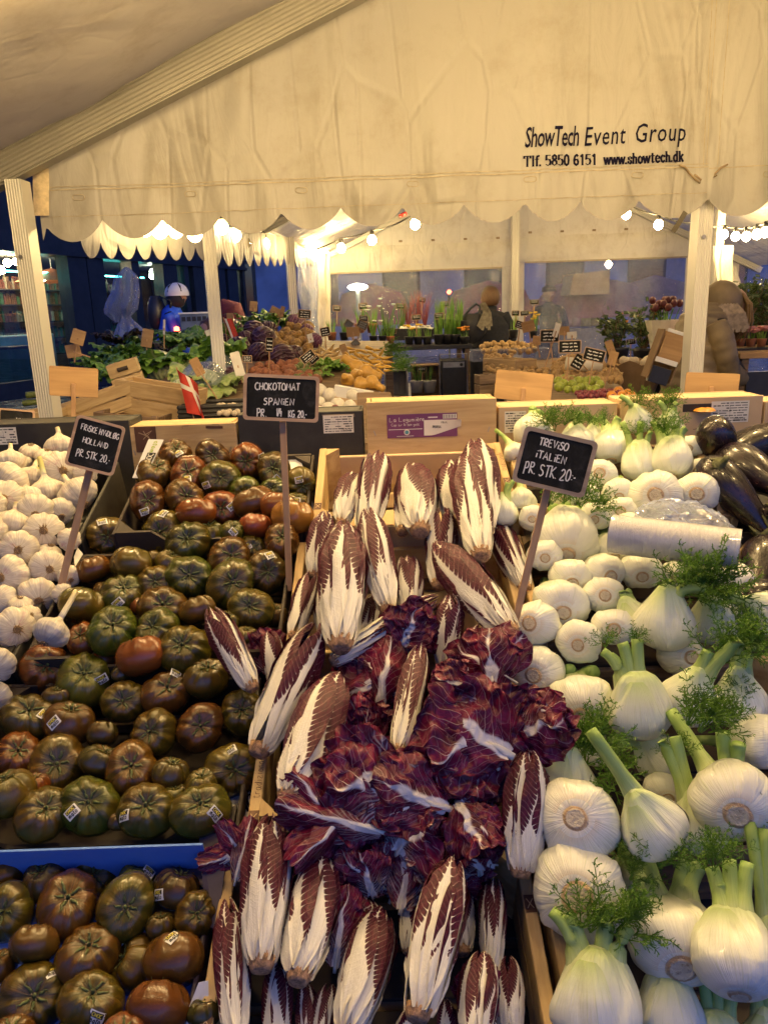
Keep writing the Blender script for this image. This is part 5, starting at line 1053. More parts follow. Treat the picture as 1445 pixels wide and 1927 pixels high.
# red chicory (long heads) --------------------------------------------
def chicory_mat(name, red=1., ribs=None):
    t = NT(name); U_, v_ = t.uv(); v3 = t.offs(t.coord()); wob = t.noise(v3, 5, 3, .6)
    u = t.math('MULTIPLY_ADD', U_, 2., -1.); au = t.math('ABSOLUTE', u)
    sgn = t.math('MULTIPLY', t.math('SIGN', u), .31)
    rn = t.rnd(); slow = t.noise(v3, 2.2, 2, .5); ph = t.math('FRACT', t.math('ADD', t.math('MULTIPLY', t.math('SUBTRACT', v_, t.math('MULTIPLY', t.math('POWER', au, 1.4), .13)), t.math('MULTIPLY_ADD', rn, 7., 15.)), t.math('ADD', sgn, t.math('MULTIPLY_ADD', slow, 3.2, t.math('MULTIPLY', wob, 1.1)))))
    tri = t.math('SUBTRACT', 1., t.math('MULTIPLY', t.math('ABSOLUTE', t.math('SUBTRACT', ph, .5)), 2.))   # 1 on a vein
    rw = t.ramp(v_, [(p_, (q_, q_, q_)) for p_, q_ in (ribs or [(0., 1.6), (.22, 1.25), (.36, .72), (.52, .45), (.75, .24), (.97, .02)])])
    rw = t.math('MULTIPLY', rw, t.math('MULTIPLY_ADD', t.math('FRACT', t.math('MULTIPLY', rn, 7.3)), .75, .62))
    edge = t.math('ADD', t.math('MULTIPLY_ADD', t.math('POWER', tri, 7.), .22, rw), t.math('MULTIPLY', t.math('SUBTRACT', wob, .5), .16))
    rib = t.step(t.math('SUBTRACT', edge, au), -.035, .045)
    vein = t.math('MULTIPLY', t.math('POWER', tri, 9.), t.math('SUBTRACT', 1.2, t.math('MULTIPLY', au, .8)))
    fine = t.noise(t.mapv(v3, (9, 9, 4)), 6, 4, .7); streak = t.n('CombineXYZ'); t.put(streak.inputs[0], t.math('MULTIPLY', u, 26.)); t.put(streak.inputs[1], t.math('MULTIPLY', v_, 2.)); t.put(streak.inputs[2], t.rnd())
    sk = t.noise(streak.outputs[0], 1., 3, .6)
    rc = t.mix(t.step(fine, .3, .72), (.028 * red, .0018, .011), (.092 * red, .004, .027)); rc = t.mix(t.math('MULTIPLY', t.rnd(), .3), rc, (.06, .012, .013))
    rc = t.mix(t.math('MULTIPLY', vein, .6), rc, (.42, .23, .23))
    wc = t.mix(t.step(sk, .3, .75), (.66, .63, .54), (.80, .78, .71)); wc = t.mix(t.math('MULTIPLY', t.step(v_, .10, .0), .45), wc, (.50, .40, .25))
    c = t.mix(rib, rc, wc); c = t.mix(t.math('MULTIPLY', t.step(t.noise(v3, 13, 4, .7), .68, .76), .4), c, (.25, .15, .08))
    t.set(color=c, rough=t.math('MULTIPLY_ADD', rib, .08, .34), spec=.25)
    h = t.math('ADD', t.math('MULTIPLY', vein, .12), t.math('ADD', t.math('MULTIPLY', t.math('MULTIPLY', sk, rib), .35), t.math('MULTIPLY', fine, .7))); t.bump(h, .45, .006); return t.m
M['chicory'] = chicory_mat('chicory_leaf')
def loose_mat():
    """wilted leaf: burgundy sheet, pale rib that fans into thin forking veins"""
    t = NT('chicory_loose_leaf'); U_, v_ = t.uv(); v3 = t.offs(t.coord()); w1 = t.noise(v3, 3.5, 4, .6); u = t.math('ADD', t.math('MULTIPLY_ADD', U_, 2., -1.), t.math('MULTIPLY', t.math('SUBTRACT', w1, .5), .35)); au = t.math('ABSOLUTE', u)
    def lines(n, slope, pw, w):
        ph = t.math('FRACT', t.math('ADD', t.math('MULTIPLY', t.math('SUBTRACT', v_, t.math('MULTIPLY', au, slope)), n), t.math('ADD', t.math('MULTIPLY', t.math('SIGN', u), .27), t.math('MULTIPLY', t.noise(v3, 6, 4, .65), w))))
        return t.math('POWER', t.math('SUBTRACT', 1., t.math('MULTIPLY', t.math('ABSOLUTE', t.math('SUBTRACT', ph, .5)), 2.)), pw)
    main = lines(6.5, .75, 22., 2.6); vo = t.n('TexVoronoi', feature='DISTANCE_TO_EDGE'); c2 = t.n('CombineXYZ'); t.put(c2.inputs[0], t.math('MULTIPLY', u, 4.2)); t.put(c2.inputs[1], t.math('MULTIPLY_ADD', v_, 9., t.math('MULTIPLY', w1, 2.))); t.put(c2.inputs[2], t.rnd()); t.put(vo.inputs['Vector'], c2.outputs[0]); vo.inputs['Scale'].default_value = 1.; net = t.step(vo.outputs[0], .05, .0)
    rw = t.ramp(v_, [(0., (.5,) * 3), (.15, (.25,) * 3), (.35, (.15,) * 3), (.7, (.06,) * 3), (1., (.0,) * 3)]); rib = t.step(t.math('SUBTRACT', t.math('ADD', rw, t.math('MULTIPLY', main, .10)), au), -.03, .04)
    fan = t.math('MULTIPLY', t.step(v_, .62, .05), t.step(t.noise(v3, 5, 4, .7), .46, .60)); fine = t.noise(v3, 30, 4, .7)
    rc = t.mix(t.step(fine, .3, .72), (.050, .002, .015), (.190, .008, .044)); rc = t.mix(t.math('MULTIPLY', t.step(t.noise(v3, 2.5, 3), .55, .75), .6), rc, (.030, .005, .018))
    m_ = t.math('MAXIMUM', t.math('MULTIPLY', t.math('MAXIMUM', main, t.math('MULTIPLY', net, .2)), t.math('SUBTRACT', 1., t.math('MULTIPLY', au, .45))), t.math('MULTIPLY', fan, t.math('MULTIPLY', net, 1.0)))
    c = t.mix(t.math('MULTIPLY', m_, .8), rc, (.60, .44, .43)); c = t.mix(t.math('MAXIMUM', rib, t.math('MULTIPLY', fan, lines(12., .62, 2.5, 2.2))), c, (.74, .69, .64)); t.set(color=c, rough=.36, spec=.28); t.bump(t.math('ADD', t.math('MULTIPLY', m_, .35), fine), .5, .006); return t.m
M['chicory_loose'] = loose_mat()
M['chicory_stub'] = simple('chicory_root_cut', (.34, .20, .11), .9, .5, 30, .6)
def prof_R(t):
    pr = [(0, .074), (.04, .094), (.12, .118), (.25, .140), (.42, .162), (.58, .172), (.72, .164), (.84, .138), (.93, .094), (1., .026)]
    for (a, r0), (b_, r1) in zip(pr, pr[1:]):
        if t <= b_: f = (t - a) / (b_ - a); return r0 + (r1 - r0) * f
    return .02
def chic_leaf(th, half, lift, seed, tip=1., curl=.0, ruf=1.):
    rg = random.Random(seed); o1 = rg.uniform(0, 50)
    def fn(u, v):
        s = 2 * u - 1; t = v * tip; w = half * (.50 + .62 * math.sin(math.pi * min(1, t) ** .85) ** .8 if t < 1 else .5) * (1 - .18 * max(0, (v - .9) / .1)); a = th + s * w
        r = prof_R(t) + lift * (.4 + .6 * min(1, t * 3)) + .008 * nz(s * 2 + o1, t * 4) + abs(s) ** 2.6 * (.022 + .022 * nz(t * 7 + o1, s * 3) * ruf)
        r += .006 * (1 - min(1, abs(s) * 3)) * (1 - t) + curl * max(0, v - .8) * 5 * .02
        z = t + .012 * nz(s * 3 + o1, t * 5, 2) - .10 * abs(s) ** 2.2 * max(0, v - .72) / .28 * .9 + .010 * math.sin(9 * s + o1) * max(0, v - .6)
        return (r * math.cos(a), r * math.sin(a), z)
    m = MB(); m.grid(fn, 18, 30); return m.mesh('leaf', M['chicory'], True)
CHIC = []
for s in range(6):
    rg = random.Random(200 + s); L = []
    L.append(chic_leaf(rg.uniform(-.3, .3), .80, .014, s * 10, rg.uniform(.82, 1.0), 1))                                   # the leaf that faces up
    L.append(chic_leaf(rg.choice([-1, 1]) * rg.uniform(.8, 1.15), .86, (.024 if s % 2 else .007), s * 10 + 1, rg.uniform(.94, 1.0)))
    L.append(chic_leaf(-1.3 + rg.uniform(-.3, .2), .75, .004, s * 10 + 2, .98)); L.append(chic_leaf(2.2, .85, .010, s * 10 + 3, .97)); L.append(chic_leaf(3.6, .85, .006, s * 10 + 4, 1.)); L.append(chic_leaf(1.3, .7, .002, s * 10 + 5, .95)); L.append(chic_leaf(.35, .55, .001, s * 10 + 6, 1.0))
    CHIC.append(L)
sb = MB(); sb.lathe([(.03, -.052), (.066, -.050), (.078, -.03), (.088, 0.), (.098, .04)], 18)
for i in range(14): a = i * .45; sb.tube([(.07 * math.cos(a), .07 * math.sin(a), -.02), (.098 * math.cos(a), .098 * math.sin(a), .035 + .02 * (i % 3))], [.012, .004], 4)
chic_stub = sb.mesh('root_stub', M['chicory_stub'], True)
CHN = [0]
def chicory(bx, by, tx, ty, w, roll=0., hb=.02, ht=.03, note=None, k=None, kt=None, v=None):
    kb = tier_of(bx, by) if k is None else k; kt = kb if kt is None else kt; p = on_tier(bx, by, kb, hb); q = on_tier(tx, ty, kt, ht); ax = q - p; L = ax.length; mid_ = (p + q) / 2; Rr, V, Wv = view_basis(mid_)
    i = CHN[0]; CHN[0] += 1; wd = w * mpp(mid_) / .385
    wd = min(wd, L * 1.05)
    t = thing('red_chicory', note, 'chicory', p, 'long heads of red chicory', frame(ax, Wv) @ Quaternion((0, 0, 1), roll)); t.scale = (wd, wd, L)
    for me in CHIC[i % 6 if v is None else v]: obj('leaf', me, t)
    s = obj('root_stub', chic_stub, t); s.scale = (1, 1, wd / L); return t
for a in [
    (643, 985, 664, 890, 52, .7, .02, .04, 'chicory with dark face at the back corner of the top crate', 3),
    (690, 1000, 715, 850, 66, -.75, .03, .07, 'tall chicory standing against the back wall of the top crate', 3),
    (757, 1000, 772, 872, 50, .9, .02, .05, 'bright red edged chicory half behind its neighbour in the top crate', 3),
    (790, 998, 785, 882, 78, 0, .05, .06, 'chicory showing its cut root and a wide pale rib, top crate middle', 3),
    (852, 985, 848, 868, 60, .9, .02, .05, 'chicory in shadow behind the tall pair in the top crate', 3),
    (912, 1000, 895, 830, 72, -.5, .04, .09, 'tallest chicory leaning on the crate rail under the script', 3),
    (905, 1044, 872, 858, 72, .45, .06, .09, 'chicory with a folded dark leaf before the tallest one', 3),
    (988, 1108, 930, 978, 56, -.55, .02, .03, 'pale chicory slanting against the treviso price stick', 2),
    (826, 1100, 832, 955, 60, .6, .03, .05, 'chicory wedged between the diagonal head and the top crate front', 2, 3),
    (960, 1190, 822, 1022, 78, .25, .06, .07, 'chicory lying diagonally, its base touching the price stick', 2),
    (592, 1082, 612, 962, 52, .6, .03, .05, 'chicory with a brownish pale rib beside the crate rail', 2, 3),
    (728, 1145, 690, 958, 62, -.35, .06, .08, 'slim chicory with a dark round root, right of the broadest head', 2, 3),
    (641, 1213, 648, 982, 92, .2, .08, .09, 'broadest chicory with a brown root in the second crate', 2, 3),
    (770, 1165, 770, 1046, 58, -.6, .015, .03, 'short chicory half hidden on the crate floor', 2),
    (552, 1198, 586, 1076, 44, .7, .02, .03, 'narrow pale chicory pressed against the left wooden rail', 2),
    (628, 1244, 826, 1124, 50, -.9, .04, .06, 'chicory lying nearly level below the broadest head', 2),
    (835, 1255, 848, 1118, 62, .8, .03, .06, 'dark chicory standing under the base of the diagonal one', 1, 2),
    (862, 1290, 905, 1174, 66, .5, .03, .05, 'chicory under the loose purple leaves near the price stick', 1, 2),
    (474, 1293, 394, 1142, 58, -.35, .07, .08, 'chicory lying apart on top of the tomatoes', 1, 2),
    (520, 1290, 505, 1186, 50, 2.4, .03, .04, 'dark chicory between the lone one and the rail', 1, 2),
    (488, 1412, 598, 1172, 86, .35, .05, .07, 'long chicory with a big folded leaf beside the tomatoes', 1, 2),
    (545, 1500, 640, 1272, 98, .1, .08, .09, 'fat chicory with hairline ribs overlapping the long one', 1, 1),
    (750, 1413, 792, 1212, 56, -.25, .10, .11, 'slim upright chicory amid the loose leaves, brown cut base', 1, 1),
    (980, 1640, 992, 1410, 86, -.15, .07, .10, 'chicory with a big brown root beside the fennel', 0, 1),
    (492, 1815, 512, 1532, 98, -.12, .06, .08, 'chicory with a toothed white rib, first in the lowest crate', 0),
    (562, 1838, 612, 1610, 104, .15, .06, .05, 'wide chicory with many pale ribs, second in the lowest crate', 0),
    (786, 1908, 852, 1612, 100, -.2, .07, .08, 'longest pale chicory in the lowest crate', 0),
    (655, 1945, 722, 1712, 92, .0, .03, .03, 'chicory with a thin rib between the two widest ones', 0),
    (446, 1965, 428, 1690, 68, .5, .03, .04, 'dark chicory against the rail in the lowest crate', 0),
    (890, 1985, 905, 1790, 88, .3, .05, .05, 'red chicory at the bottom edge beside the longest one', 0),
    (925, 1832, 930, 1648, 52, -.5, .02, .03, 'narrow chicory pressed against the right rail of the lowest crate', 0),
    (520, 1995, 524, 1800, 56, .7, .0, .01, 'pale chicory below the toothed white rib', 0), (585, 1990, 575, 1850, 46, -.6, .0, .0, 'pale chicory under the wide many ribbed one', 0), (765, 1790, 772, 1640, 36, .4, -.01, .0, 'thin bluish chicory deep in the lowest crate', 0), (690, 1780, 668, 1635, 60, 2.2, -.01, .0, 'shadowed chicory deep behind the thin ribbed one', 0), (735, 1975, 800, 1880, 60, 1.2, -.01, .0, 'chicory mostly below the frame in the lowest crate', 0),
    (690, 1215, 705, 1120, 46, .9, .0, .02, 'chicory deep between the broadest and the slim head', 2), (610, 1190, 612, 1090, 44, -.7, .0, .02, 'chicory tucked behind the broadest head', 2), (900, 1110, 890, 1040, 50, .6, .0, .02, 'chicory tucked behind the diagonal one', 2), (690, 1395, 672, 1300, 60, 2.6, .0, .02, 'dark chicory under the loose leaf pile', 1), (600, 1590, 560, 1470, 60, 2.4, .0, .0, 'dark chicory under the fat one', 1), (600, 1990, 618, 1850, 70, .5, .0, .01, 'pale chicory cut off at the bottom under the thin ribbed one', 0), (708, 1850, 688, 1690, 76, 2.0, .0, .01, 'dark shaded chicory behind the thin ribbed one', 0), (845, 1990, 838, 1880, 70, .9, .0, .01, 'chicory at the bottom edge under the longest one', 0), (640, 1990, 700, 1880, 80, 1.4, .01, .02, 'dark chicory at the bottom edge, middle of the crate', 0), (960, 1960, 955, 1800, 60, 1.8, .01, .02, 'dark chicory against the right rail at the bottom', 0), (870, 1790, 862, 1640, 70, 2.2, .0, .0, 'shaded chicory beneath the longest pale one', 0), (930, 1500, 905, 1390, 60, 1.6, .0, .0, 'chicory under the widest open leaf', 1)]:
    chicory(*a)
# loose wilted leaves: crumpled sheets of their own
def loose_leaf(px, py, w, L, ang, label, k=1, h=.08, tilt=.2, cup=.5, crump=.16, fan=1.25, seed=0, roll=0., bend=.4, n=4):
    """ang: direction of the rib in the picture, degrees from straight up, clockwise"""
    p = on_tier(px, py, k, h); s = mpp(p); Rr, V, Wv = view_basis(p); a = rad(ang); d = Rr * math.sin(a) + V * math.cos(a); x = Rr * math.cos(a) - V * math.sin(a)
    d = (d + Wv * tilt).normalized(); t = thing('chicory_leaf', label, 'leaf', p, 'loose wilted leaves of red chicory', frame(d, x) @ Quaternion((0, 0, 1), roll)); ww, ll = w * s, L * s
    rg = random.Random(seed)
    for bi in range(n):
        o = rg.uniform(0, 90); W2, L2 = ww * rg.uniform(.55, .8), ll * rg.uniform(.7, .95); yaw = 0 if bi == 0 else (-1 if bi % 2 else 1) * rg.uniform(.4, 1.1) * (1 + bi // 3); pit = rg.uniform(-.15, .5)
        def fn(u, v):
            q = 2 * u - 1; wd = W2 / 2 * (.14 + .98 * math.sin(math.pi * (.05 + .80 * v)) ** .75 * (1 + (fan - 1) * v)); edge = q * q; x = q * wd; z = (v - .4) * L2 * (1 - .12 * edge * v)
            y = cup * wd * (1 - math.cos(q * 1.5)) + bend * L2 * (v - .35) ** 2
            rid = lambda k, s1, s2: 1 - 2 * abs(nz(q * s1 + o, v * s2, k))
            n1 = .8 * nz(q * 1.3 + o, v * 2, 1) + .55 * rid(5, 2.2, 3.5) + .30 * rid(9, 5, 8) + .12 * rid(2, 11, 15)
            y -= 1.25 * crump * W2 * n1 * (.35 + .9 * max(edge, v * .7)); y -= .55 * cup * wd * max(0, abs(q) - .62) ** 1.5 * 2.2; y += .06 * W2 * math.sin(v * 21 + 7 * nz(v * 3, o)) * edge ** 1.6 + .06 * W2 * math.sin(q * 11 + o) * max(0, v - .6) * 2
            x += .13 * W2 * nz(q * 3, v * 4 + o, 3) * (.3 + v); z += .11 * L2 * nz(q * 4 + o, v * 3, 8) * (.3 + edge)
            return Quaternion((0, 1, 0), yaw) @ (Quaternion((1, 0, 0), pit) @ Vector((x, y + bi * .009, z)))
        m = MB(); m.grid(fn, 32, 36); m.build('leaf_blade', M['chicory_loose'], t, True)
        st = MB(); f0 = Vector(fn(.5, .0)); f1 = Vector(fn(.5, .3)); fm_ = Vector(fn(.5, .15)); st.tube([f0 + (f0 - f1) * .25, f0, fm_, f1], [.05 * W2, .055 * W2, .04 * W2, .012 * W2], 8, True, .5); st.build('stem', M['chicory_white'], t, True)
    return t
M['chicory_white'] = simple('chicory_rib', (.70, .67, .58), .4, .1, 18, .2)
for a in [
    dict(px=725, py=1275, w=120, L=150, ang=10, label='round purple leaf ball beside the slim upright chicory', h=.08, cup=1.3, crump=.12, seed=1, bend=1.0, tilt=.0),
    dict(px=712, py=1262, w=110, L=130, ang=-35, label='dark purple leaf wrapped behind the round leaf ball', h=.06, cup=1.2, crump=.14, seed=2, bend=.9),
    dict(px=768, py=1188, w=120, L=100, ang=20, label='red leaf tip flopping over the level chicory', k=2, h=.07, cup=.5, crump=.2, seed=3),
    dict(px=905, py=1385, w=250, L=190, ang=-60, label='widest open leaf with a white fan of veins', h=.13, cup=.35, crump=.13, fan=1.5, seed=4, tilt=.15, bend=.3),
    dict(px=1005, py=1370, w=150, L=130, ang=75, label='purple leaf hanging over the fennel beside the widest one', h=.12, cup=.5, crump=.17, seed=5),
    dict(px=925, py=1260, w=130, L=150, ang=-5, label='veined purple leaf standing before the price stick', h=.10, cup=.9, crump=.15, seed=6, bend=.7),
    dict(px=860, py=1290, w=120, L=90, ang=-70, label='curled red leaf with a torn pale edge at the heap middle', h=.12, cup=.7, crump=.2, seed=7),
    dict(px=905, py=1450, w=190, L=130, ang=-80, label='dark leaf fold under the widest open leaf', h=.08, cup=.7, crump=.16, seed=8),
    dict(px=690, py=1385, w=100, L=130, ang=0, label='small crumpled leaf with tight white veins', h=.06, cup=.9, crump=.2, seed=9),
    dict(px=705, py=1475, w=210, L=170, ang=-65, label='large wilted leaf sprawling over the lower crate front', h=.10, cup=.45, crump=.15, fan=1.5, seed=10, bend=.4),
    dict(px=785, py=1500, w=170, L=170, ang=-70, label='bluish white veined leaf at the heap front', h=.09, cup=.6, crump=.15, seed=11),
    dict(px=640, py=1545, w=110, L=240, ang=-75, label='leaf rolled into a striped tube along the heap front', h=.08, cup=1.6, crump=.09, seed=12, bend=.3),
    dict(px=880, py=1545, w=130, L=130, ang=150, label='limp pale leaf stalk twisting down at the heap front', h=.07, cup=.9, crump=.22, seed=13),
    dict(px=770, py=1570, w=220, L=120, ang=85, label='darkest leaf along the bottom of the heap', h=.05, cup=.7, crump=.18, seed=14),
    dict(px=455, py=1610, w=70, L=130, ang=15, label='torn dark leaf beside the toothed white rib', k=0, h=.06, cup=.6, crump=.18, seed=15),
    dict(px=505, py=1240, w=70, L=120, ang=-20, label='dark crumpled leaf between lone chicory and long one', h=.03, cup=.9, crump=.22, seed=16),
    dict(px=640, py=1760, w=90, L=150, ang=10, label='dark leaf flap over the wide chicory in the lowest crate', k=0, h=.03, cup=.8, crump=.15, seed=17),
    dict(px=820, py=1690, w=100, L=170, ang=14, label='dark leaf flap beside the longest pale chicory', k=0, h=.02, cup=.8, crump=.15, seed=18),
    dict(px=600, py=1635, w=110, L=150, ang=20, label='dark leaf hiding the tops of the lowest heads', k=0, h=.05, cup=.7, crump=.16, seed=21),
    dict(px=695, py=1655, w=130, L=140, ang=-15, label='shadowed leaf hanging into the lowest crate', k=0, h=.05, cup=.7, crump=.18, seed=22),
    dict(px=760, py=1650, w=100, L=150, ang=5, label='shadowed leaf beside the longest pale chicory', k=0, h=.04, cup=.8, crump=.16, seed=23),
    dict(px=895, py=1620, w=110, L=130, ang=-25, label='dark leaf between longest chicory and brown rooted one', k=0, h=.05, cup=.7, crump=.17, seed=24),
    dict(px=905, py=1890, w=80, L=130, ang=-10, label='crumpled red leaf at the very bottom by the rail', k=0, h=.04, cup=.8, crump=.18, seed=19),
]: loose_leaf(**a)
# fennel -------------------------------------------------------------
def fennel_mat():
    t = NT('fennel_bulb'); u_, v_ = t.uv(); v = t.offs(t.coord()); a = t.n('CombineXYZ'); t.put(a.inputs[0], t.math('MULTIPLY', u_, 46.)); t.put(a.inputs[1], t.math('MULTIPLY', v_, 2.5)); t.put(a.inputs[2], t.math('MULTIPLY', t.rnd(), 40.))
    st = t.noise(a.outputs[0], 1.0, 3, .5, dist=.2); blot = t.noise(v, 3.2, 4, .6); spots = t.noise(v, 11, 4, .65)
    vv = t.math('ADD', v_, t.math('MULTIPLY', t.math('SUBTRACT', st, .5), .10))
    c = t.ramp(vv, [(0., (.70, .64, .50)), (.12, (.72, .72, .64)), (.58, (.70, .73, .61)), (.78, (.60, .68, .42)), (1., (.42, .55, .20))])
    c = t.mix(t.math('MULTIPLY', t.step(st, .56, .70), .42), c, (.50, .56, .30)); c = t.mix(t.math('MULTIPLY', t.step(blot, .55, .8), .25), c, (.62, .58, .40))
    c = t.mix(t.math('MULTIPLY', t.step(spots, .70, .78), .55), c, (.34, .20, .09))
    t.set(color=c, rough=t.math('MULTIPLY_ADD', st, .14, .26), spec=.45, coat=.12); t.bump(t.math('ADD', st, t.math('MULTIPLY', blot, .3)), .28, .012); return t.m
M['fennel'] = fennel_mat(); M['fennel_stalk'] = stalk_mat('fennel_stalk', (.64, .68, .46), (.34, .46, .14), (.22, .36, .085))
def scar_mat():
    t = NT('fennel_root_cut'); v = t.coord(); s = t.n('SeparateXYZ'); t.put(s.inputs[0], v); r = t.math('SQRT', t.math('ADD', t.math('POWER', s.outputs[0], 2.), t.math('POWER', s.outputs[1], 2.))); vn = t.offs(v); n1 = t.noise(vn, 16, 4, .7)
    rr = t.math('ADD', t.math('MULTIPLY', r, 5.3), t.math('MULTIPLY', t.math('SUBTRACT', n1, .5), .30)); c = t.ramp(rr, [(0., (.58, .50, .36)), (.58, (.64, .57, .43)), (.70, (.44, .29, .16)), (.80, (.50, .36, .21)), (1., (.70, .65, .52))])
    c = t.mix(t.math('MULTIPLY', t.step(n1, .5, .72), t.math('MULTIPLY', t.rnd(), .75)), c, (.22, .12, .05)); t.set(color=c, rough=.75); t.bump(n1, .5, .02); return t.m
M['scar'] = scar_mat()
FEN = []
def fennel_proto(seed, narrow=False):
    rg = random.Random(seed); prof = [(.10, -.47), (.20, -.475), (.30, -.445), (.41, -.35), (.48, -.20), (.50, -.05), (.46, .10), (.385, .24), (.29, .38), (.215, .50), (.15, .60), (.06, .66)] if narrow else [(.10, -.47), (.20, -.475), (.30, -.445), (.41, -.35), (.48, -.20), (.50, -.05), (.475, .12), (.42, .27), (.37, .38), (.32, .48), (.25, .57), (.13, .64)]
    th = [0, math.pi + rg.uniform(-.3, .3), rg.uniform(1.2, 1.9), rg.uniform(4.2, 5)]; hw = [rg.uniform(.85, 1.2), 1.1, .7, .7]; off = rg.uniform(-.5, .5)
    def fn(u, v):
        x = v * (len(prof) - 1); i = min(int(x), len(prof) - 2); f = x - i; r = prof[i][0] * (1 - f) + prof[i + 1][0] * f; z = prof[i][1] * (1 - f) + prof[i + 1][1] * f; a = 2 * math.pi * u
        lay = 0
        for t_, h in zip(th, hw):
            d = abs((a - t_ - off * z + math.pi) % (2 * math.pi) - math.pi); w = h * (.95 - .75 * z); lay += .042 * (1 / (1 + math.exp((d - w) * 40))) * min(1, max(0, (z + .42) * 5))
        rr = r * (1 + lay * 2 + .11 * nz(math.cos(a) * 1.1 + seed, math.sin(a) * 1.1, z * 1.5)) + .006 * abs(math.sin(a * 9)) * (.5 if z < .45 else 1) * 0
        sq = .70 + .18 * (1 - v); lob = 1 + (.10 * math.cos(3 * a + seed) if v > .8 else .10 * math.cos(3 * a + seed) * (v / .8) ** 3)
        return (rr * math.cos(a) * lob, rr * math.sin(a) * sq * lob, z)
    m = MB(); m.grid(fn, 72, 36, True); n = len(m.v); c_ = m.vert((0, 0, prof[-1][1] + .02)); last = n - 72
    for i in range(72): m.face((last + i, last + (i + 1) % 72, c_), ((.5, .84),) * 3)
    sh = []
    for a0, top, w0 in ((1.2, .93, 1.25), (4.4, .84, 1.1)):
        k = MB()
        def fsh(u, v):
            v2 = .12 + (top - .12) * v; w_ = w0 * (1.05 - .62 * v) * (1 - .5 * max(0, v - .9) * 10 * .6); p = Vector(fn(((a0 + (2 * u - 1) * w_) / 6.2832) % 1, v2)); e = 1.035 + .012 * nz(u * 4, v * 5, seed); return (p.x * e, p.y * e, p.z)
        k.grid(fsh, 22, 22); b_ = len(k.v); k.grid(lambda u, v: Vector(fsh(u, v)) * .965, 22, 22); sh.append(k.mesh('sheath', M['fennel'], True))
    return m.mesh('bulb', M['fennel'], True), sh
for s in range(6): FEN.append((fennel_proto(300 + s * 3), fennel_proto(301 + s * 3, True)))
sc_ = []
for s in range(3):
    rg = random.Random(s); m = MB()
    def fs(u, v, s=s):
        a = 2 * math.pi * u; r = .178 * v * (1 + .09 * nz(math.cos(a) * 1.5 + s * 9, math.sin(a) * 1.5, 2)); return (r * math.cos(a), r * math.sin(a) * .85, -.498 + .022 * v ** 3 - .012 * math.exp(-((v - .72) / .12) ** 2) + .008 * nz(r * 30 * math.cos(a), r * 30 * math.sin(a), s))
    m.grid(fs, 40, 10, True); sc_.append(m.mesh('root_cut', M['scar'], True))
def frond_mesh(seed, n=7):
    """feathery leaf: stems that branch twice into hair-thin needles"""
    rg = random.Random(seed); m = MB()
    def seg(p, d, L, w): e = p + d * L; m.ribbon([p, e], w, Vector((rg.uniform(-1, 1), rg.uniform(-1, 1), rg.uniform(-1, 1))).normalized(), False); return e
    for i in range(n):
        d = Vector((rg.gauss(0, .55), rg.gauss(0, .45), 1)).normalized(); p = Vector((rg.uniform(-.05, .05), rg.uniform(-.05, .05), 0)); K = rg.randint(6, 8); L = rg.uniform(.75, 1.1) / K
        for j in range(K):
            d = (d + Vector((rg.gauss(0, .12), rg.gauss(0, .12), rg.gauss(-.03, .06)))).normalized(); p2 = seg(p, d, L, .036 * (1 - .6 * j / K))
            if j > 0:
                for sd in (-1, 1):
                    b_ = (d * .75 + d.orthogonal().normalized() * sd * .9 + Vector((rg.gauss(0, .35), rg.gauss(0, .35), rg.gauss(0, .2)))).normalized(); q = p2; bl = rg.uniform(.20, .34) * (1.15 - .7 * j / K)
                    for k in range(3):
                        q2 = seg(q, b_, bl / 3, .022)
                        for nn in range(3): seg(q2, (b_ * .9 + Vector((rg.gauss(0, .65), rg.gauss(0, .65), rg.gauss(0, .55)))).normalized(), bl * rg.uniform(.26, .5), .016)
                        b_ = (b_ + Vector((rg.gauss(0, .2), rg.gauss(0, .2), rg.gauss(0, .2)))).normalized(); q = q2
            p = p2
    return m.mesh('fronds', M['frond'])
def frond_mat():
    t = NT('fennel_frond'); n1 = t.noise(t.offs(t.coord()), 4, 3); c = t.mix(t.step(n1, .3, .7), (.055, .14, .014), (.15, .28, .035)); t.set(color=c, rough=.5, spec=.3)
    tr = t.n('BsdfTranslucent'); t.put(tr.inputs[0], c); mx = t.n('MixShader'); mx.inputs[0].default_value = .3; t.t.links.new(t.b.outputs[0], mx.inputs[1]); t.t.links.new(tr.outputs[0], mx.inputs[2]); t.t.links.new(mx.outputs[0], t.out.inputs[0]); return t.m
M['frond'] = frond_mat(); FR = [frond_mesh(s, 7) for s in range(5)]
def fennel(px, py, d, ru, rv, sg=1, st=(), fr=(), note=None, k=None, h=.03, tall=1.):
    """st: picture points where the cut stalks end; fr: (x,y,size px,angle deg) of feathery tufts"""
    it = Item(); it.kind = 'fennel'; it.px, it.py, it.d, it.ru, it.rv, it.sg, it.st, it.fr, it.note, it.tall = px, py, d, ru, rv, sg, st, fr, note, tall
    it.k = tier_of(px, py) if k is None else k; it.p = on_tier(px, py, it.k, h); it.r = d * mpp(it.p) / 2; it.rr = it.r * .80; ITEMS.append(it)
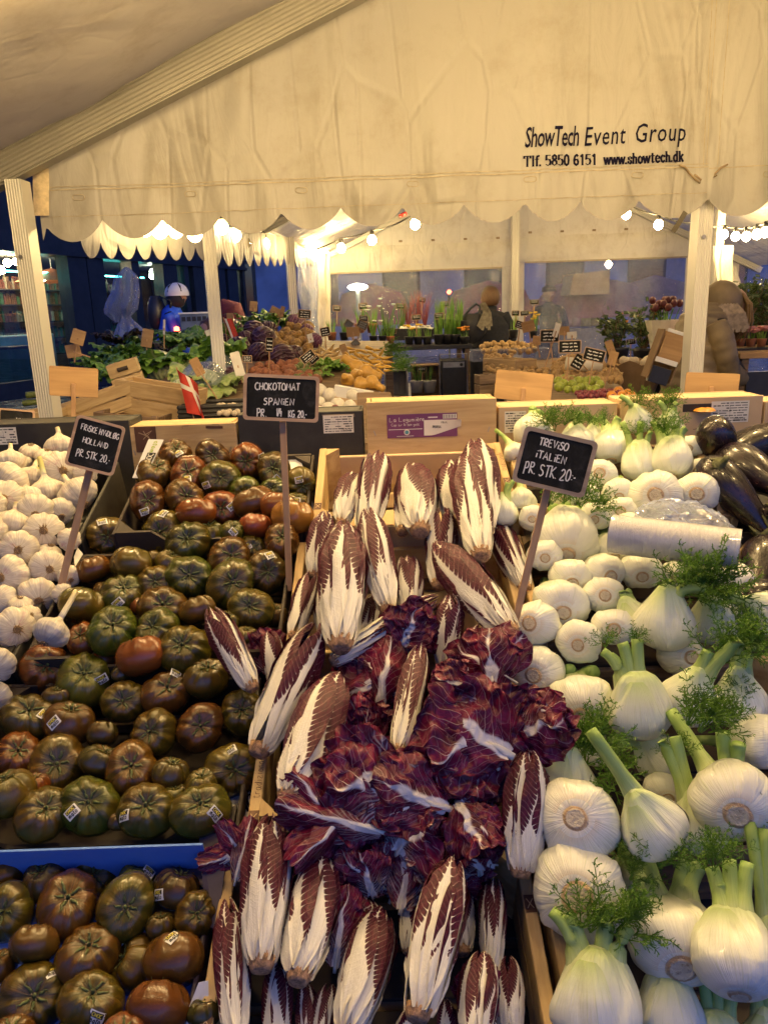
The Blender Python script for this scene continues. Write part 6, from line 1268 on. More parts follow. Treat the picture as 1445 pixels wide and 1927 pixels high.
def build_fennel(it, i):
    rg = random.Random(i * 11 + 3); Rr, V, Wv = view_basis(it.p); q = min(.995, it.ru ** 2 + it.rv ** 2); root = (Rr * it.ru + V * it.rv + Wv * it.sg * math.sqrt(1 - q)).normalized(); ax = -root
    rot = frame(ax, Rr if abs(ax.dot(Rr)) < .8 else V) @ Quaternion((0, 0, 1), rg.uniform(-.35, .35)); t = thing('fennel', None, 'fennel', it.p, 'fennel bulbs with cut green stalks', rot); w = 2 * it.r; t.scale = (w,) * 3
    inv = rot.inverted(); b = obj('bulb', FEN[i % 6][1 if len(it.st) in (1, 2) else 0][0], t); b.scale = (1, rg.uniform(.95, 1.2), it.tall * rg.uniform(.98, 1.06)); b.rotation_euler.z = rg.choice([0, math.pi]) + rg.uniform(-.2, .2); s_ = obj('root_cut', sc_[i % 3], t); s_.rotation_euler.z = rg.uniform(0, 6.28); s_.scale = (rg.uniform(.85, 1.1),) * 2 + (b.scale.z,)
    for sm_ in FEN[i % 6][1 if len(it.st) in (1, 2) else 0][1]: o = obj('sheath', sm_, t); o.scale = b.scale; o.rotation_euler = b.rotation_euler
    s1 = mpp(it.p); ends = list(it.st)
    if not ends:           # stalks that point away still exist
        for j in range(3): 
            e = ax * (w * rg.uniform(.95, 1.25)) + Rr * w * (j - 1) * .22; le = (inv @ e) / w; ends.append(le)
    else:
        ends = [(inv @ ((Rr * (ex - it.px) - V * (ey - it.py)) * s1 + ax * ((abs(ex - it.px) + abs(ey - it.py)) * s1 * .0) + Wv * (math.hypot(ex - it.px, ey - it.py) * s1 * .6 * max(-.8, min(.9, ax.dot(Wv) / max(.35, math.sqrt(max(0, 1 - ax.dot(Wv) ** 2)))))))) / w for ex, ey in ends]
    n = len(ends)
    for j, le in enumerate(ends):
        le = Vector(le); lx = .035 if n == 1 else (.10 if n == 2 else .24); x0 = max(-lx, min(lx, le.x * .5)); y0 = max(-.12, min(.12, le.y * .4)); p0 = Vector((x0 * .75, y0 * .7, .20)); p1 = Vector((x0, y0, .60)); mid_ = p1.lerp(le, .4) + Vector((0, 0, .10)); rr = .138 if n < 3 else .122
        m = MB(); pts = []
        for q_ in range(9):
            f = q_ / 8; a0 = (1 - f) ** 3; a1 = 3 * f * (1 - f) ** 2; a2 = 3 * f * f * (1 - f); a3 = f ** 3; pts.append(p0 * a0 + p1 * a1 + mid_ * a2 + le * a3)
        m.tube(pts, [rr * (1.75 - .85 * min(1, f_ / 4)) if f_ < 4 else rr * (.9 - .10 * (f_ - 4) / 4) for f_ in range(9)], 12, True, .8); m.build('stalk', M['fennel_stalk'], t, True)
    for (fx, fy, fs_, fa) in it.fr:
        o = (Rr * (fx - it.px) - V * (fy - it.py)) * s1 + Wv * w * .12; a = rad(fa); dd = Rr * math.sin(a) + V * math.cos(a) + Wv * .25
        f_ = obj('fronds', FR[rg.randrange(5)], t); f_.location = (inv @ o) / w; f_.rotation_mode = 'QUATERNION'; f_.rotation_quaternion = inv @ frame(dd, Rr); k_ = fs_ * (.72 if it.py < 880 else .92) * s1 / w; f_.scale = (k_,) * 3
    return t
for a in [
    (1003, 812, 70, 0, -.75, 1, [(1002, 768), (1018, 778)], [], 'fennel half hidden behind the top of the treviso board'), (1085, 830, 62, .1, -.9, 1, [(1096, 776)], [(1045, 810, 60, -10), (1030, 800, 60, -20), (1062, 800, 65, 5), (1080, 800, 55, 15)], 'fennel with the bushiest fronds behind the treviso board'), (1116, 828, 52, 0, -.93, 1, [(1112, 792), (1122, 786)], [(1118, 800, 40, 0)]), (1150, 838, 68, 0, -.85, 1, [(1126, 784), (1164, 786)], [(1138, 800, 44, -10)]),
    (1200, 790, 50, .2, -.9, -1, [(1168, 744)], [(1196, 770, 62, 25)], 'fennel whose thick stalk pokes up before the far signs'), (1260, 800, 50, 0, -.9, -1, [(1240, 756), (1272, 758)], [(1252, 775, 60, 0), (1258, 770, 55, 15)], 'fennel at the very back with two upright cut stalks'),
    (1203, 872, 58, 0, -.97, 1, [(1172, 792), (1204, 792), (1224, 812)], [(1196, 820, 50, 0)], 'slim green fennel with three stalks at the heap top', None, .03, 1.2), (1264, 864, 72, .02, -.9, 1, [(1229, 790), (1272, 800), (1290, 806), (1250, 800)], [(1248, 815, 70, 0), (1256, 820, 60, 10)], 'upright fennel with brown root rim beside the aubergines', None, .05), (1299, 838, 46, -.15, -.25), (1311, 883, 44, 0, -.2), (1128, 893, 60, 0, .1), (1162, 924, 56, .1, -.4), (1231, 934, 94, .05, .05, 1, [], [], 'fennel with the largest ragged brown root disc'), (1311, 926, 76, 0, -.1), (1168, 962, 56, 0, .0), (1119, 969, 58, 0, -.3), (1100, 930, 50, .2, -.6),
    (1064, 1010, 112, .02, -.60, 1, [(1040, 955), (1064, 950), (1096, 962)], [(1040, 950, 50, -15), (1060, 948, 55, 0), (1090, 955, 75, 25), (1110, 965, 60, 55), (1085, 950, 50, 10)], 'large smooth fennel under the treviso board', None, .06), (981, 942, 52, .1, -.75, 1, [(978, 902)], []), (949, 962, 48, .1, -.95, 1, [(956, 908), (966, 904)], [], 'fennel with fresh green stalks between chicory and price stick', None, .03, 1.2), (1001, 975, 46, 0, -.1), (1024, 1044, 62, .05, -.2), (1115, 1026, 54, .3, -.5), (1151, 1030, 58, .2, -.6), (968, 850, 40, .3, -.7, 1, [(932, 808)], [], 'small fennel with one thin yellow green stalk behind the crate rail'), (1185, 985, 50, .1, -.3), (1060, 935, 44, .0, -.3),
    (1071, 1083, 74, .15, -.4), (1134, 1074, 74, .4, -.3), (1205, 1071, 74, .1, -.4), (1055, 1134, 98, .1, -.4), (1134, 1121, 74, .12, 0), (1372, 1083, 62, .75, -.3, 1, [(1255, 1052), (1260, 1066)], [], 'fennel lying along the bag roll, stalks to the heap', None, .04, 1.5), (1275, 1080, 54, -.2, -.4), (1009, 1174, 86, -.3, 0.), (1153, 1178, 76, .05, -.2), (1089, 1207, 78, -.05, -.2), (1192, 1162, 66, .4, -.85, -1, [(1172, 1115), (1185, 1112)], []),
    (1250, 1168, 108, -.08, -.92, -1, [(1258, 1100), (1320, 1110)], [(1268, 1122, 95, 30), (1280, 1115, 110, 55), (1300, 1110, 100, 40), (1310, 1120, 120, 65), (1270, 1115, 70, 10)], 'smooth fennel with a spray of fronds beneath the bag roll', None, .06), (1345, 1165, 92, .2, -.7, -1, [(1330, 1105)], [(1330, 1150, 70, 60), (1350, 1170, 80, 100)]), (1440, 1150, 76, .75, -.4, -1, [(1368, 1118), (1365, 1130)], [], 'fennel at the frame edge with stalks towards the frond spray', None, .05), (1276, 1233, 80, .45, -.05, 1, [(1208, 1212), (1210, 1222)], [], 'fennel lying on its side, root ring to the frame edge', None, .03, 1.25),
    (1013, 1262, 96, -.2, -.2), (1088, 1317, 116, .1, -.5, 1, [(1070, 1260), (1120, 1262)], []), (1202, 1335, 112, .02, -.97, -1, [(1136, 1232), (1172, 1214), (1199, 1206), (1150, 1240)], [(1140, 1225, 50, -10), (1190, 1215, 45, 20)], 'pear shaped fennel with four cut stalks in the heap middle', None, .06), (1294, 1314, 102, -.35, -.85, -1, [(1384, 1204), (1330, 1225)], [(1340, 1250, 100, 20), (1365, 1230, 100, 35), (1380, 1215, 90, 60)], 'fennel with a long stalk and fronds towards the frame edge', None, .06), (1390, 1318, 98, .05, -.95, -1, [(1385, 1205), (1412, 1215)], [(1380, 1270, 70, 170), (1400, 1225, 60, 40)], None, None, .04), (1425, 1396, 96, .85, .1, 1, [], [], 'plain fennel cut by the frame edge without visible root'),
    (1062, 1472, 112, -.1, -.9, -1, [(1072, 1396), (1040, 1430)], [(1085, 1430, 110, 20), (1100, 1440, 100, 40), (1110, 1420, 110, 10), (1120, 1460, 90, 70)], 'fennel behind the big root disc with dense dark fronds', None, .03), (1088, 1545, 138, -.08, .05, 1, [], [], 'fennel facing straight out with a tan root ring', None, .06), (1226, 1552, 118, .45, -.72, -1, [(1115, 1398)], [(1160, 1500, 60, -60)], 'teardrop fennel with one long stalk towards the loose leaves', None, .08), (1312, 1552, 104, .1, -.9, -1, [(1248, 1410), (1272, 1400)], [(1275, 1440, 60, 10)], 'fennel lit blue between the teardrop and the big edge one', None, .02), (1380, 1503, 142, .1, -.42, 1, [(1258, 1345), (1360, 1380), (1390, 1400)], [(1300, 1380, 110, 15), (1320, 1390, 110, 30), (1345, 1385, 90, 15), (1378, 1360, 50, 0)], 'big fennel with root ring below its long stalk, frame edge', None, .08), (1235, 1420, 84, .6, -.6, -1, [(1150, 1405), (1160, 1420)], [], 'grey green fennel sunk deep between the heaps', None, .0), (1245, 1485, 70, .3, -.5, 1, [(1200, 1440)], [], None, None, -.01),
    (1090, 1676, 160, -.05, -.15, 1, [(1175, 1680)], [(1180, 1650, 60, 60)], 'widest fennel bulb, root ring outward, beside the crate rail', None, .06), (1270, 1765, 162, .15, -.62, 1, [(1166, 1605), (1206, 1612), (1292, 1624), (1318, 1626)], [(1225, 1640, 90, 0), (1240, 1650, 90, 15), (1320, 1640, 80, 20), (1210, 1650, 70, -20)], 'big fennel with bluish root and four green stalks', None, .08), (1384, 1800, 146, .1, -.92, 1, [(1340, 1650), (1372, 1630), (1406, 1630), (1352, 1680)], [(1350, 1640, 80, 5), (1345, 1660, 80, -15)], 'fennel second from the bottom at the frame edge', None, .06), (1455, 1800, 110, .0, -.97, -1, [(1412, 1572), (1440, 1580)], [(1430, 1590, 80, 15), (1420, 1570, 70, 30)], 'fennel beyond the frame whose stalks rise along its edge', None, .06), (1124, 1892, 152, 0, -.98, -1, [(1036, 1746), (1066, 1748), (1142, 1752), (1186, 1756)], [(1090, 1770, 110, 20), (1130, 1765, 130, 50), (1160, 1770, 120, 75), (1110, 1775, 80, 0)], 'fennel with widely spread stalks at the bottom by the rail', None, .06), (1262, 1912, 122, .05, -.97, -1, [(1215, 1800), (1250, 1795), (1290, 1800)], [(1230, 1830, 80, 30)], 'shaded fennel under the big bluish root one', None, .02), (1350, 1985, 110, 0, -.97, -1, [(1320, 1850), (1352, 1840), (1385, 1850)], [], 'fennel of which only dark stalks show at the bottom edge', None, .0), (1440, 1970, 100, 0, -.97, -1, [(1410, 1850), (1445, 1845)], [], None, None, .0), (1180, 1640, 60, .1, -.8, -1, [], [(1180, 1640, 90, 10), (1190, 1660, 80, 40)], None, None, -.02), (1120, 1410, 60, .1, -.8, -1, [], [(1120, 1400, 80, 10)], None, None, -.01)]:
    fennel(*a)
# settle the heaped things: push overlapping neighbours apart along the line of sight
cell = {}
ITEMS.sort(key=lambda i: i.py)
for it in ITEMS: it.dir = (it.p - CAM).normalized(); it.t = (it.p - CAM).length; it.t0 = it.t; it.score = it.py + .55 * it.d
for sweep in range(14):
    for i, a in enumerate(ITEMS):
        for b in ITEMS[i + 1:]:
            if b.py - a.py > 130: break
            if abs(a.px - b.px) > 150: continue
            pa, pb = CAM + a.dir * a.t, CAM + b.dir * b.t; dd = (pa - pb).length; need = a.rr + b.rr
            if dd < need:
                mv = min(.012, (need - dd) * .55); f, g_ = (a, b) if a.score < b.score else (b, a)
                f.t = min(f.t0 + .040, f.t + mv); g_.t = max(g_.t0 - .05, g_.t - mv)
for it in ITEMS: it.p = CAM + it.dir * it.t; it.r *= it.t / it.t0
ORDW = ['first', 'second', 'third', 'fourth', 'fifth', 'sixth', 'seventh', 'eighth', 'ninth', 'tenth', 'eleventh', 'twelfth', 'thirteenth', 'fourteenth', 'fifteenth', 'sixteenth', 'seventeenth', 'eighteenth', 'nineteenth', 'twentieth']
def auto_labels(items, desc, place, rowh):
    rows = []; 
    for it in sorted(items, key=lambda i: i.py):
        for r in rows:
            if abs(it.py - r[0].py) < rowh: r.append(it); break
        else: rows.append([it])
    for ri, r in enumerate(rows):
        r.sort(key=lambda i: i.px)
        for ci, it in enumerate(r):
            if not it.obj.get('label'): it.obj['label'] = f'{desc(it)}, {ORDW[ci]} from left, {ORDW[ri]} row of {place(it)}'
for i, it in enumerate(ITEMS):
    it.obj = {'tomato': build_tomato, 'garlic': build_garlic, 'fennel': build_fennel}[it.kind](it, i)
    if it.note: it.obj['label'] = it.note
TB = ['lowest tomato box', 'second lowest tomato box', 'third lowest tomato box', 'top tomato box']
for k in range(4):
    auto_labels([i for i in ITEMS if i.kind == 'tomato' and i.k == k], lambda it: TN[it.c] + ' tomato' + (' with sticker' if it.st else ''), lambda it: TB[it.k], 34)
auto_labels([i for i in ITEMS if i.kind == 'garlic'], lambda it: 'garlic bulb' + (' with roots showing' if it.sg > 0 and it.ru ** 2 + it.rv ** 2 < .4 else ''), lambda it: 'the garlic heap', 30)
for lo, hi, pl in ((0, 980, 'the upper fennel heap'), (980, 1280, 'the middle fennel heap'), (1280, 1560, 'the lower fennel heap'), (1560, 3000, 'the lowest fennel crate')):
    auto_labels([i for i in ITEMS if i.kind == 'fennel' and lo <= i.py < hi], lambda it: 'fennel bulb' + (' with root ring outward' if it.sg > 0 and it.ru ** 2 + it.rv ** 2 < .4 else ' with stalks up'), lambda it: pl, 34)
# ------------------------------------------------------------------ roll of thin bags on the fennel
pa, pb = on_tier(1150, 1004, 3, .095), on_tier(1392, 1034, 2, .155); ax = pb - pa; L = ax.length
roll = thing('bag_roll', 'roll of thin clear produce bags lying across the fennel', 'bag roll', pa, None, frame(ax, (0, 0, 1))); R_ = .0325
m = MB(); 
def rl(u, v): a = 2 * math.pi * u; r = R_ * (1 + .018 * nz(math.cos(a) * 2, math.sin(a) * 2, v * 9) + .05 * max(0, v - .93) * 8 * nz(a, v * 30)); return (r * math.cos(a), r * math.sin(a), L * v)
m.grid(rl, 48, 30, True); 
tf = NT('rolled_film'); nv = tf.noise(tf.mapv(tf.coord(), (18, 18, 90)), 1.5, 5, .6, dist=1.5); tf.set(color=tf.mix(nv, (.44, .44, .46), (.66, .65, .63)), rough=.16, spec=.7, coat=.8); tf.bump(nv, .7, .006)
m.build('film_roll', tf.m, roll, True)
for z0, z1 in ((-.0005, .0), (L, L + .0005)):
    m = MB(); m.grid(lambda u, v: ((.011 + (R_ - .011) * v) * math.cos(2 * math.pi * u), (.011 + (R_ - .011) * v) * math.sin(2 * math.pi * u), z0 if z0 < 0 else z1), 32, 3, True); m.build('film_end', tf.m, roll, True)
m = MB(); m.tube([(0, 0, -.002), (0, 0, .02)], .0115, 20, False); m.tube([(0, 0, -.002), (0, 0, .02)], .0095, 20, False); m.build('card_core', M['brown_card'], roll, True)
Rr, V, Wv = view_basis((pa + pb) / 2); 
tail = [[on_tier(x, y, 3, h_) for x, y, h_ in row] for row in ([(1190, 975, .10), (1250, 985, .115), (1330, 995, .12), (1398, 1012, .11)], [(1200, 955, .085), (1255, 965, .12), (1330, 975, .10), (1375, 985, .09)], [(1222, 944, .075), (1262, 936, .09), (1310, 945, .08), (1352, 962, .07)])]
def tl(u, v):
    x = u * 3; i = min(int(x), 2); f = x - i; y = v * 2; j = min(int(y), 1); g_ = y - j; q = (tail[j][i] * (1 - f) + tail[j][i + 1] * f) * (1 - g_) + (tail[j + 1][i] * (1 - f) + tail[j + 1][i + 1] * f) * g_
    return q - pa + Vector((0, 0, .006 * nz(u * 7, v * 5, 2) + .004 * nz(u * 17, v * 9, 4)))
inv = roll.rotation_quaternion.inverted(); m = MB(); m.grid(lambda u, v: inv @ Vector(tl(u, v)), 40, 26); m.build('loose_bag', M['bag_film'], roll, True)

# ------------------------------------------------------------------ price boards
def board(px0, py0, px1, py1, Y, ang, stick_end, stick_Y, label, lines=(), frame_m='frame_wood', face='slate', back=False, group='price boards on sticks', thick=.006, stick=True, fr=.055, lw=.0019, cat='price board', sw=.011):
    """corner pixels of the unrotated board; ang = clockwise turn in the picture (deg); stick_end = picture point of the stick's foot"""
    cx, cy = (px0 + px1) / 2, (py0 + py1) / 2; c = P(cx, cy, Y); s = mpp(c); w, h = (px1 - px0) * s, (py1 - py0) * s; Rr, V, Wv = view_basis(c); nrm = (Wv * .75 + Vector((0, -1, .1)) * .25).normalized(); a = rad(ang); up = V * math.cos(a) + Rr * math.sin(a)
    z = nrm; y = (up - z * up.dot(z)).normalized(); x = y.cross(z); rot = Matrix(((x.x, y.x, z.x), (x.y, y.y, z.y), (x.z, y.z, z.z))).to_quaternion()
    t = thing('price_board', label, cat, c, group, rot); fw = fr * min(w, h * 1.3) if not back else 0
    def rr(w_, h_, r, n=5): return [(sx * (w_ / 2 - r) + r * math.cos(b_), sy * (h_ / 2 - r) + r * math.sin(b_)) for sx, sy, b0 in ((1, 1, 0), (-1, 1, math.pi / 2), (-1, -1, math.pi), (1, -1, 1.5 * math.pi)) for b_ in [b0 + math.pi / 2 * i / n for i in range(n + 1)]]
    def plate(poly, z0, z1, name, mat, par=None):
        m = MB(); n = len(poly); [m.vert((p[0], p[1], z0)) for p in poly]; [m.vert((p[0], p[1], z1)) for p in poly]; m.face(range(n)[::-1]); m.face(range(n, 2 * n))
        for i in range(n): j = (i + 1) % n; m.face((i, j, n + j, n + i))
        return bevel(m.build(name, mat, par or t), .0008, 1)
    if back: plate(rr(w, h, .06 * h), -thick / 2, thick / 2, 'panel', M[face])
    else:
        plate(rr(w - fw, h - fw, .05 * h), -thick / 2, thick / 2 - .0012, 'slate_panel', M[face]); o_, i_ = rr(w, h, .085 * h), rr(w - 2 * fw, h - 2 * fw, .06 * h); m = MB(); n = len(o_)
        for zz in (thick / 2 + .001, -thick / 2 - .0015):
            for p in o_: m.vert((p[0], p[1], zz))
            for p in i_: m.vert((p[0], p[1], zz))
        for i in range(n):
            j = (i + 1) % n; m.face((i, j, n + j, n + i)); m.face((2 * n + i, 3 * n + i, 3 * n + j, 2 * n + j)); m.face((i, 2 * n + i, 2 * n + j, j)); m.face((n + i, n + j, 3 * n + j, 3 * n + i))
        m.build('frame', M[frame_m], t)
    for k, (txt, u, v, hh, le, dy) in enumerate(lines):      # left x, baseline y, cap height, length as shares of the board; dy slope
        m = MB(); hand(m, txt, lambda A, C: Vector((-w / 2 + u * w + A, h / 2 - v * h + C + dy * A, thick / 2 + .0002)), hh * h, lw, (0, 0, 1), random.Random(k + len(txt)), .5, le * w); m.build('chalk_writing', M['chalk'], t)
    if stick:
        e = P(stick_end[0], stick_end[1], stick_Y); inv = rot.inverted(); le = inv @ (e - c); side = 1 if back else -1
        top = Vector((0, (-.05 if back else .1) * h, side * (thick / 2 + sw * .35))); 
        le.z = min(le.z, -.006) if not back and le.z > -.2 and abs(le.z) < .05 else le.z
        d = le - top; q = frame(-d, (1, 0, 0)); m = MB(); m.box((0, 0, 0), (sw, sw * .6, d.length)); o = bevel(m.build('stick', M['stick_wood'], t), .001, 1); o.rotation_mode = 'QUATERNION'; o.rotation_quaternion = q; o.location = (top + le) / 2
    return t
e1 = on_tier(545, 1105, 2, 0); e2 = on_tier(114, 1100, 2, .02); e3 = on_tier(958, 1225, 1, .04)
board(459, 706, 600, 792, e1.y - .012, 1.5, (545, 1112), e1.y, 'large black price board for the tomatoes on a tall stick', [('CHOKOTOMAT', .15, .34, .15, .60, .02), ('SPANiEN', .27, .66, .14, .41, .03), ('PR.', .18, .92, .17, .14, 0), ('1/4', .44, .90, .17, .08, .06), ('KG. 20,-', .60, .91, .15, .25, .03)], sw=.0115)
board(135, 790, 224, 887, e2.y - .012, 14, (113, 1112), e2.y, 'white lettered price board tilted over the garlic', [('FRiSKE HViDLØG', .14, .26, .11, .78, -.02), ('HOLLAND', .24, .50, .11, .52, .0), ('PR. STK. 20,-', .17, .78, .14, .70, .02)], lw=.0016, sw=.0125)
board(974, 815, 1112, 923, e3.y - .012, 14.5, (956, 1222), e3.y, 'price board tilted over the chicory with grey wooden frame', [('TREViSO', .24, .27, .13, .40, .0), ('iTALiEN', .24, .50, .13, .42, .0), ('PR. STK. 20:-', .12, .80, .20, .72, .03)], 'frame_dark', lw=.0019, sw=.0115)
# ------------------------------------------------------------------ the stalls beyond: heaps, crates, greens
def HY(py): return 3.9 + (772 - py) * .0159
def HP(px, py, dy=0): return P(px, py, HY(py) + dy)
def slope_stall(label, pxs, py0, py1, drop, name='market_stall'):
    a, c, d, e = HP(pxs[0], py0), HP(pxs[1], py0), HP(pxs[3], py1), HP(pxs[2], py1); t = thing(name, label, 'stall', (a.x, a.y, 0)); o0 = Vector(t.location)
    dn = Vector((0, 0, -drop)); m = MB(); [m.vert(p + dn - o0) for p in (a, c, d, e)]; [m.vert(p + dn - o0 - Vector((0, 0, .03))) for p in (a, c, d, e)]
    for f in ((0, 1, 2, 3), (7, 6, 5, 4), (0, 4, 5, 1), (1, 5, 6, 2), (2, 6, 7, 3), (3, 7, 4, 0)): m.face(f)
    m.build('slope_board', M['old_wood'], t)
    for p in (a, c, d, e): h = p.z - drop - .03; m = MB(); m.box((p.x - o0.x, p.y - o0.y, h / 2), (.06, .06, h)); m.build('leg', M['old_wood'], t)
    m = MB(); h = min(a.z, c.z) - drop - .03; mid_ = (a + c) / 2 - o0; m.box((mid_.x, mid_.y + .02, h / 2), ((c - a).length, .02, h)); m.build('front_panel', M['black_card'], t); return t
slope_stall('sloping vegetable stall under the red cabbages and squashes', (90, 690, 430, 730), 790, 615, .11)
def RY(py): return 4.3 + (735 - py) * .040
def RP(px, py): return P(px, py, RY(py))
SP = {}
def proto_mesh(key, prof, n=14, bump_=.0, seed=0, name='fruit', mat=None, squash=1.):
    if key in SP: return SP[key]
    def fn(u, v):
        x = v * (len(prof) - 1); i = min(int(x), len(prof) - 2); f = x - i; r = prof[i][0] * (1 - f) + prof[i + 1][0] * f; z = prof[i][1] * (1 - f) + prof[i + 1][1] * f; a = 2 * math.pi * u; r *= 1 + bump_ * nz(math.cos(a) * 1.6 + seed, math.sin(a) * 1.6, z * 1.6 + seed)
        return (r * math.cos(a), r * math.sin(a) * squash, z)
    m = MB(); m.grid(fn, n, len(prof) * 2 - 2, True); SP[key] = m.mesh(name, mat, True); return SP[key]
BALL = [(.05, -1), (.45, -.88), (.8, -.58), (.98, -.15), (.98, .2), (.82, .58), (.48, .86), (.06, .98)]
def veg(key, label, cat, px, py, w, mesh, group, ax=None, fp=HP, up=0., sub=None):
    p = fp(px, py); r = w * mpp(p) / 2; t = obj(key, mesh); t.location = p + Vector((0, 0, up)); t.scale = (r, r, r); rg = random.Random(int(px * 7 + py))
    t.rotation_mode = 'QUATERNION'; Rr, V, Wv = view_basis(p)
    t.rotation_quaternion = frame(Rr * ax[0] + V * ax[1] + Wv * ax[2], V) if ax else Quaternion((rg.gauss(0, 1), rg.gauss(0, 1), rg.gauss(0, 1), rg.gauss(0, 1))).normalized()
    return tag(t, label, cat, group)
def cab_mat(name, a, c, veinc, s=1.):
    t = NT(name); v = t.offs(t.coord()); w = t.n('TexWave', wave_type='BANDS'); t.put(w.inputs['Vector'], v); w.inputs['Scale'].default_value = 1.1; w.inputs['Distortion'].default_value = 7; w.inputs['Detail'].default_value = 3; n1 = t.noise(v, 2.2, 4)
    cc = t.mix(t.step(n1, .3, .7), a, c); cc = t.mix(t.math('MULTIPLY', t.step(w.outputs['Fac'], .90, .99), .6), cc, veinc); t.set(color=cc, rough=.38, spec=.4); t.bump(t.math('MULTIPLY_ADD', w.outputs['Fac'], .3, n1), .5, .05); return t.m
M['red_cabbage'] = cab_mat('red_cabbage', (.030, .010, .016), (.075, .022, .035), (.25, .16, .18)); M['pointed'] = cab_mat('purple_cabbage', (.11, .028, .07), (.20, .05, .12), (.45, .3, .36)); M['white_cabbage'] = cab_mat('pale_cabbage', (.42, .50, .22), (.62, .66, .40), (.7, .72, .5))
cabb = []
for s in range(3):
    m = MB(); rg = random.Random(s)
    def fc(u, v, s=s):
        a = 2 * math.pi * u; f = math.pi * (.02 + .96 * v); e = 1 + .05 * nz(math.cos(a) * 1.5 + s, math.sin(a) * 1.5, v * 3) + .035 * (((a * 1.5 + 5 * v + s) % 2.1) / 2.1); return (e * math.sin(f) * math.cos(a), e * math.sin(f) * math.sin(a), .92 * e * math.cos(f))
    m.grid(fc, 34, 18, True); cabb.append(m.mesh('cabbage', M['red_cabbage'], True))
for k, (px, py, w, lab) in enumerate([(438, 622, 46, 'red cabbage highest at the heap shoulder'), (478, 628, 50, 'red cabbage beside the highest one'), (497, 640, 52, 'ribbed red cabbage right below the tall twig sign'), (450, 655, 44, 'dull red cabbage over the wrapped lettuce'), (420, 642, 30, 'small red cabbage at the heap edge'), (488, 664, 42, 'dark red cabbage low in the heap'), (532, 672, 50, 'red cabbage with pale leaf edges near the swedes'), (552, 668, 40, 'red cabbage peeping behind the pale edged one'), (505, 622, 36, 'red cabbage at the back under the greens'), (462, 640, 36, 'red cabbage squeezed in the middle of the heap'), (440, 710, 42, 'purple cabbage in film beside the price plaque')]):
    veg('red_cabbage', lab, 'cabbage', px, py, w, cabb[k % 3], 'red cabbages on the sloping stall')
for k, (px, py, w, lab) in enumerate([(556, 608, 36, 'mauve cabbage at the top of the swede heap'), (578, 622, 26, 'mauve cabbage half behind swedes'), (592, 640, 30, 'mauve cabbage sprout beside the parsnips')]):
    o = veg('purple_cabbage', lab, 'cabbage', px, py, w, cabb[k % 3], 'mauve cabbages on the sloping stall'); o.material_slots[0].link = 'OBJECT'; o.material_slots[0].material = M['pointed']
M['swede'] = simple('swede_skin', (.38, .22, .055), .6, .45, 3, .4, .03); M['potato'] = simple('potato_skin', (.42, .27, .11), .7, .25, 4, .3, .03); M['beet'] = simple('root_skin', (.24, .085, .04), .6, .4, 3, .3, .03); M['butternut'] = simple('squash_skin', (.56, .31, .055), .38, .12, 2, .1); M['parsnip'] = simple('parsnip_skin', (.62, .43, .17), .6, .2, 4, .3); M['onion'] = simple('white_onion', (.72, .68, .55), .35, .08, 3, .1); M['red_onion'] = simple('red_onion', (.17, .025, .035), .35, .3, 3, .1); M['lime'] = simple('lime_rind', (.27, .33, .035), .4, .3, 3, .15); M['avocado'] = simple('green_squash', (.12, .15, .03), .5, .4, 3, .2); M['ginger'] = simple('ginger_skin', (.46, .30, .13), .7, .25, 5, .4, .05); M['carrot'] = simple('yellow_carrot', (.60, .34, .045), .5, .25, 4, .2); M['orange'] = simple('orange_rind', (.62, .24, .02), .4, .15, 9, .2); M['mushroom'] = simple('mushroom', (.62, .53, .38), .7, .15, 6, .2)
ball = lambda key, mat, b=.12, sq=1.: [proto_mesh(key + str(s), BALL, 14, b, s * 3.3, key, M[mat], sq) for s in range(3)]
swd, pot, bet, oni, ron, lim, avo, gin, mus = ball('swede', 'swede', .25), ball('potato', 'potato', .3, .8), ball('beetroot', 'beet', .2), ball('onion', 'onion', .08), ball('red_onion', 'red_onion', .08), ball('lime', 'lime', .06), ball('green_squash', 'avocado', .1), ball('ginger_root', 'ginger', .9), ball('mushroom', 'mushroom', .2)
long_ = lambda key, mat, r0, r1: proto_mesh(key, [(.02, -1.6), (r0, -1.45), (r0 * 1.05, -.8), (r0 * .95, 0), (r1, .8), (r1 * .6, 1.4), (.02, 1.7)], 10, .1, 1, key, M[mat])
butter = proto_mesh('butternut', [(.05, -1.3), (.62, -1.2), (.98, -.75), (1.0, -.3), (.78, .15), (.55, .5), (.50, 1.0), (.48, 1.5), (.30, 1.72), (.05, 1.76)], 18, .06, 2, 'butternut_squash', M['butternut'])
rgv = random.Random(21)
def heap(n, region, key, meshes, lab, cat, group, w, fp=HP, mn=.55, ax=None):
    """region: polygon-ish box list (px0,py0,px1,py1); blue-noise scatter"""
    pts = []; tries = 0
    while len(pts) < n and tries < n * 60:
        tries += 1; b_ = rgv.choice(region); x, y = rgv.uniform(b_[0], b_[2]), rgv.uniform(b_[1], b_[3])
        if all((x - p[0]) ** 2 + (y - p[1]) ** 2 > (mn * w) ** 2 for p in pts): pts.append((x, y))
    pts.sort(key=lambda q: q[1]); rows = []
    for q in pts:
        if rows and q[1] - rows[-1][0][1] < w * .45 and len(rows[-1]) < 20: rows[-1].append(q)
        else: rows.append([q])
    for ri, r in enumerate(rows):
        for ci, (x, y) in enumerate(sorted(r)): veg(key, f'{lab}, {ORDW[ci]} from left, {ORDW[min(ri, 19)]} row', cat, x, y, w * rgv.uniform(.85, 1.2), meshes[rgv.randrange(len(meshes))], group, fp=fp, ax=(rgv.gauss(ax[0], .35), rgv.gauss(ax[1], .35), ax[2]) if ax else None)
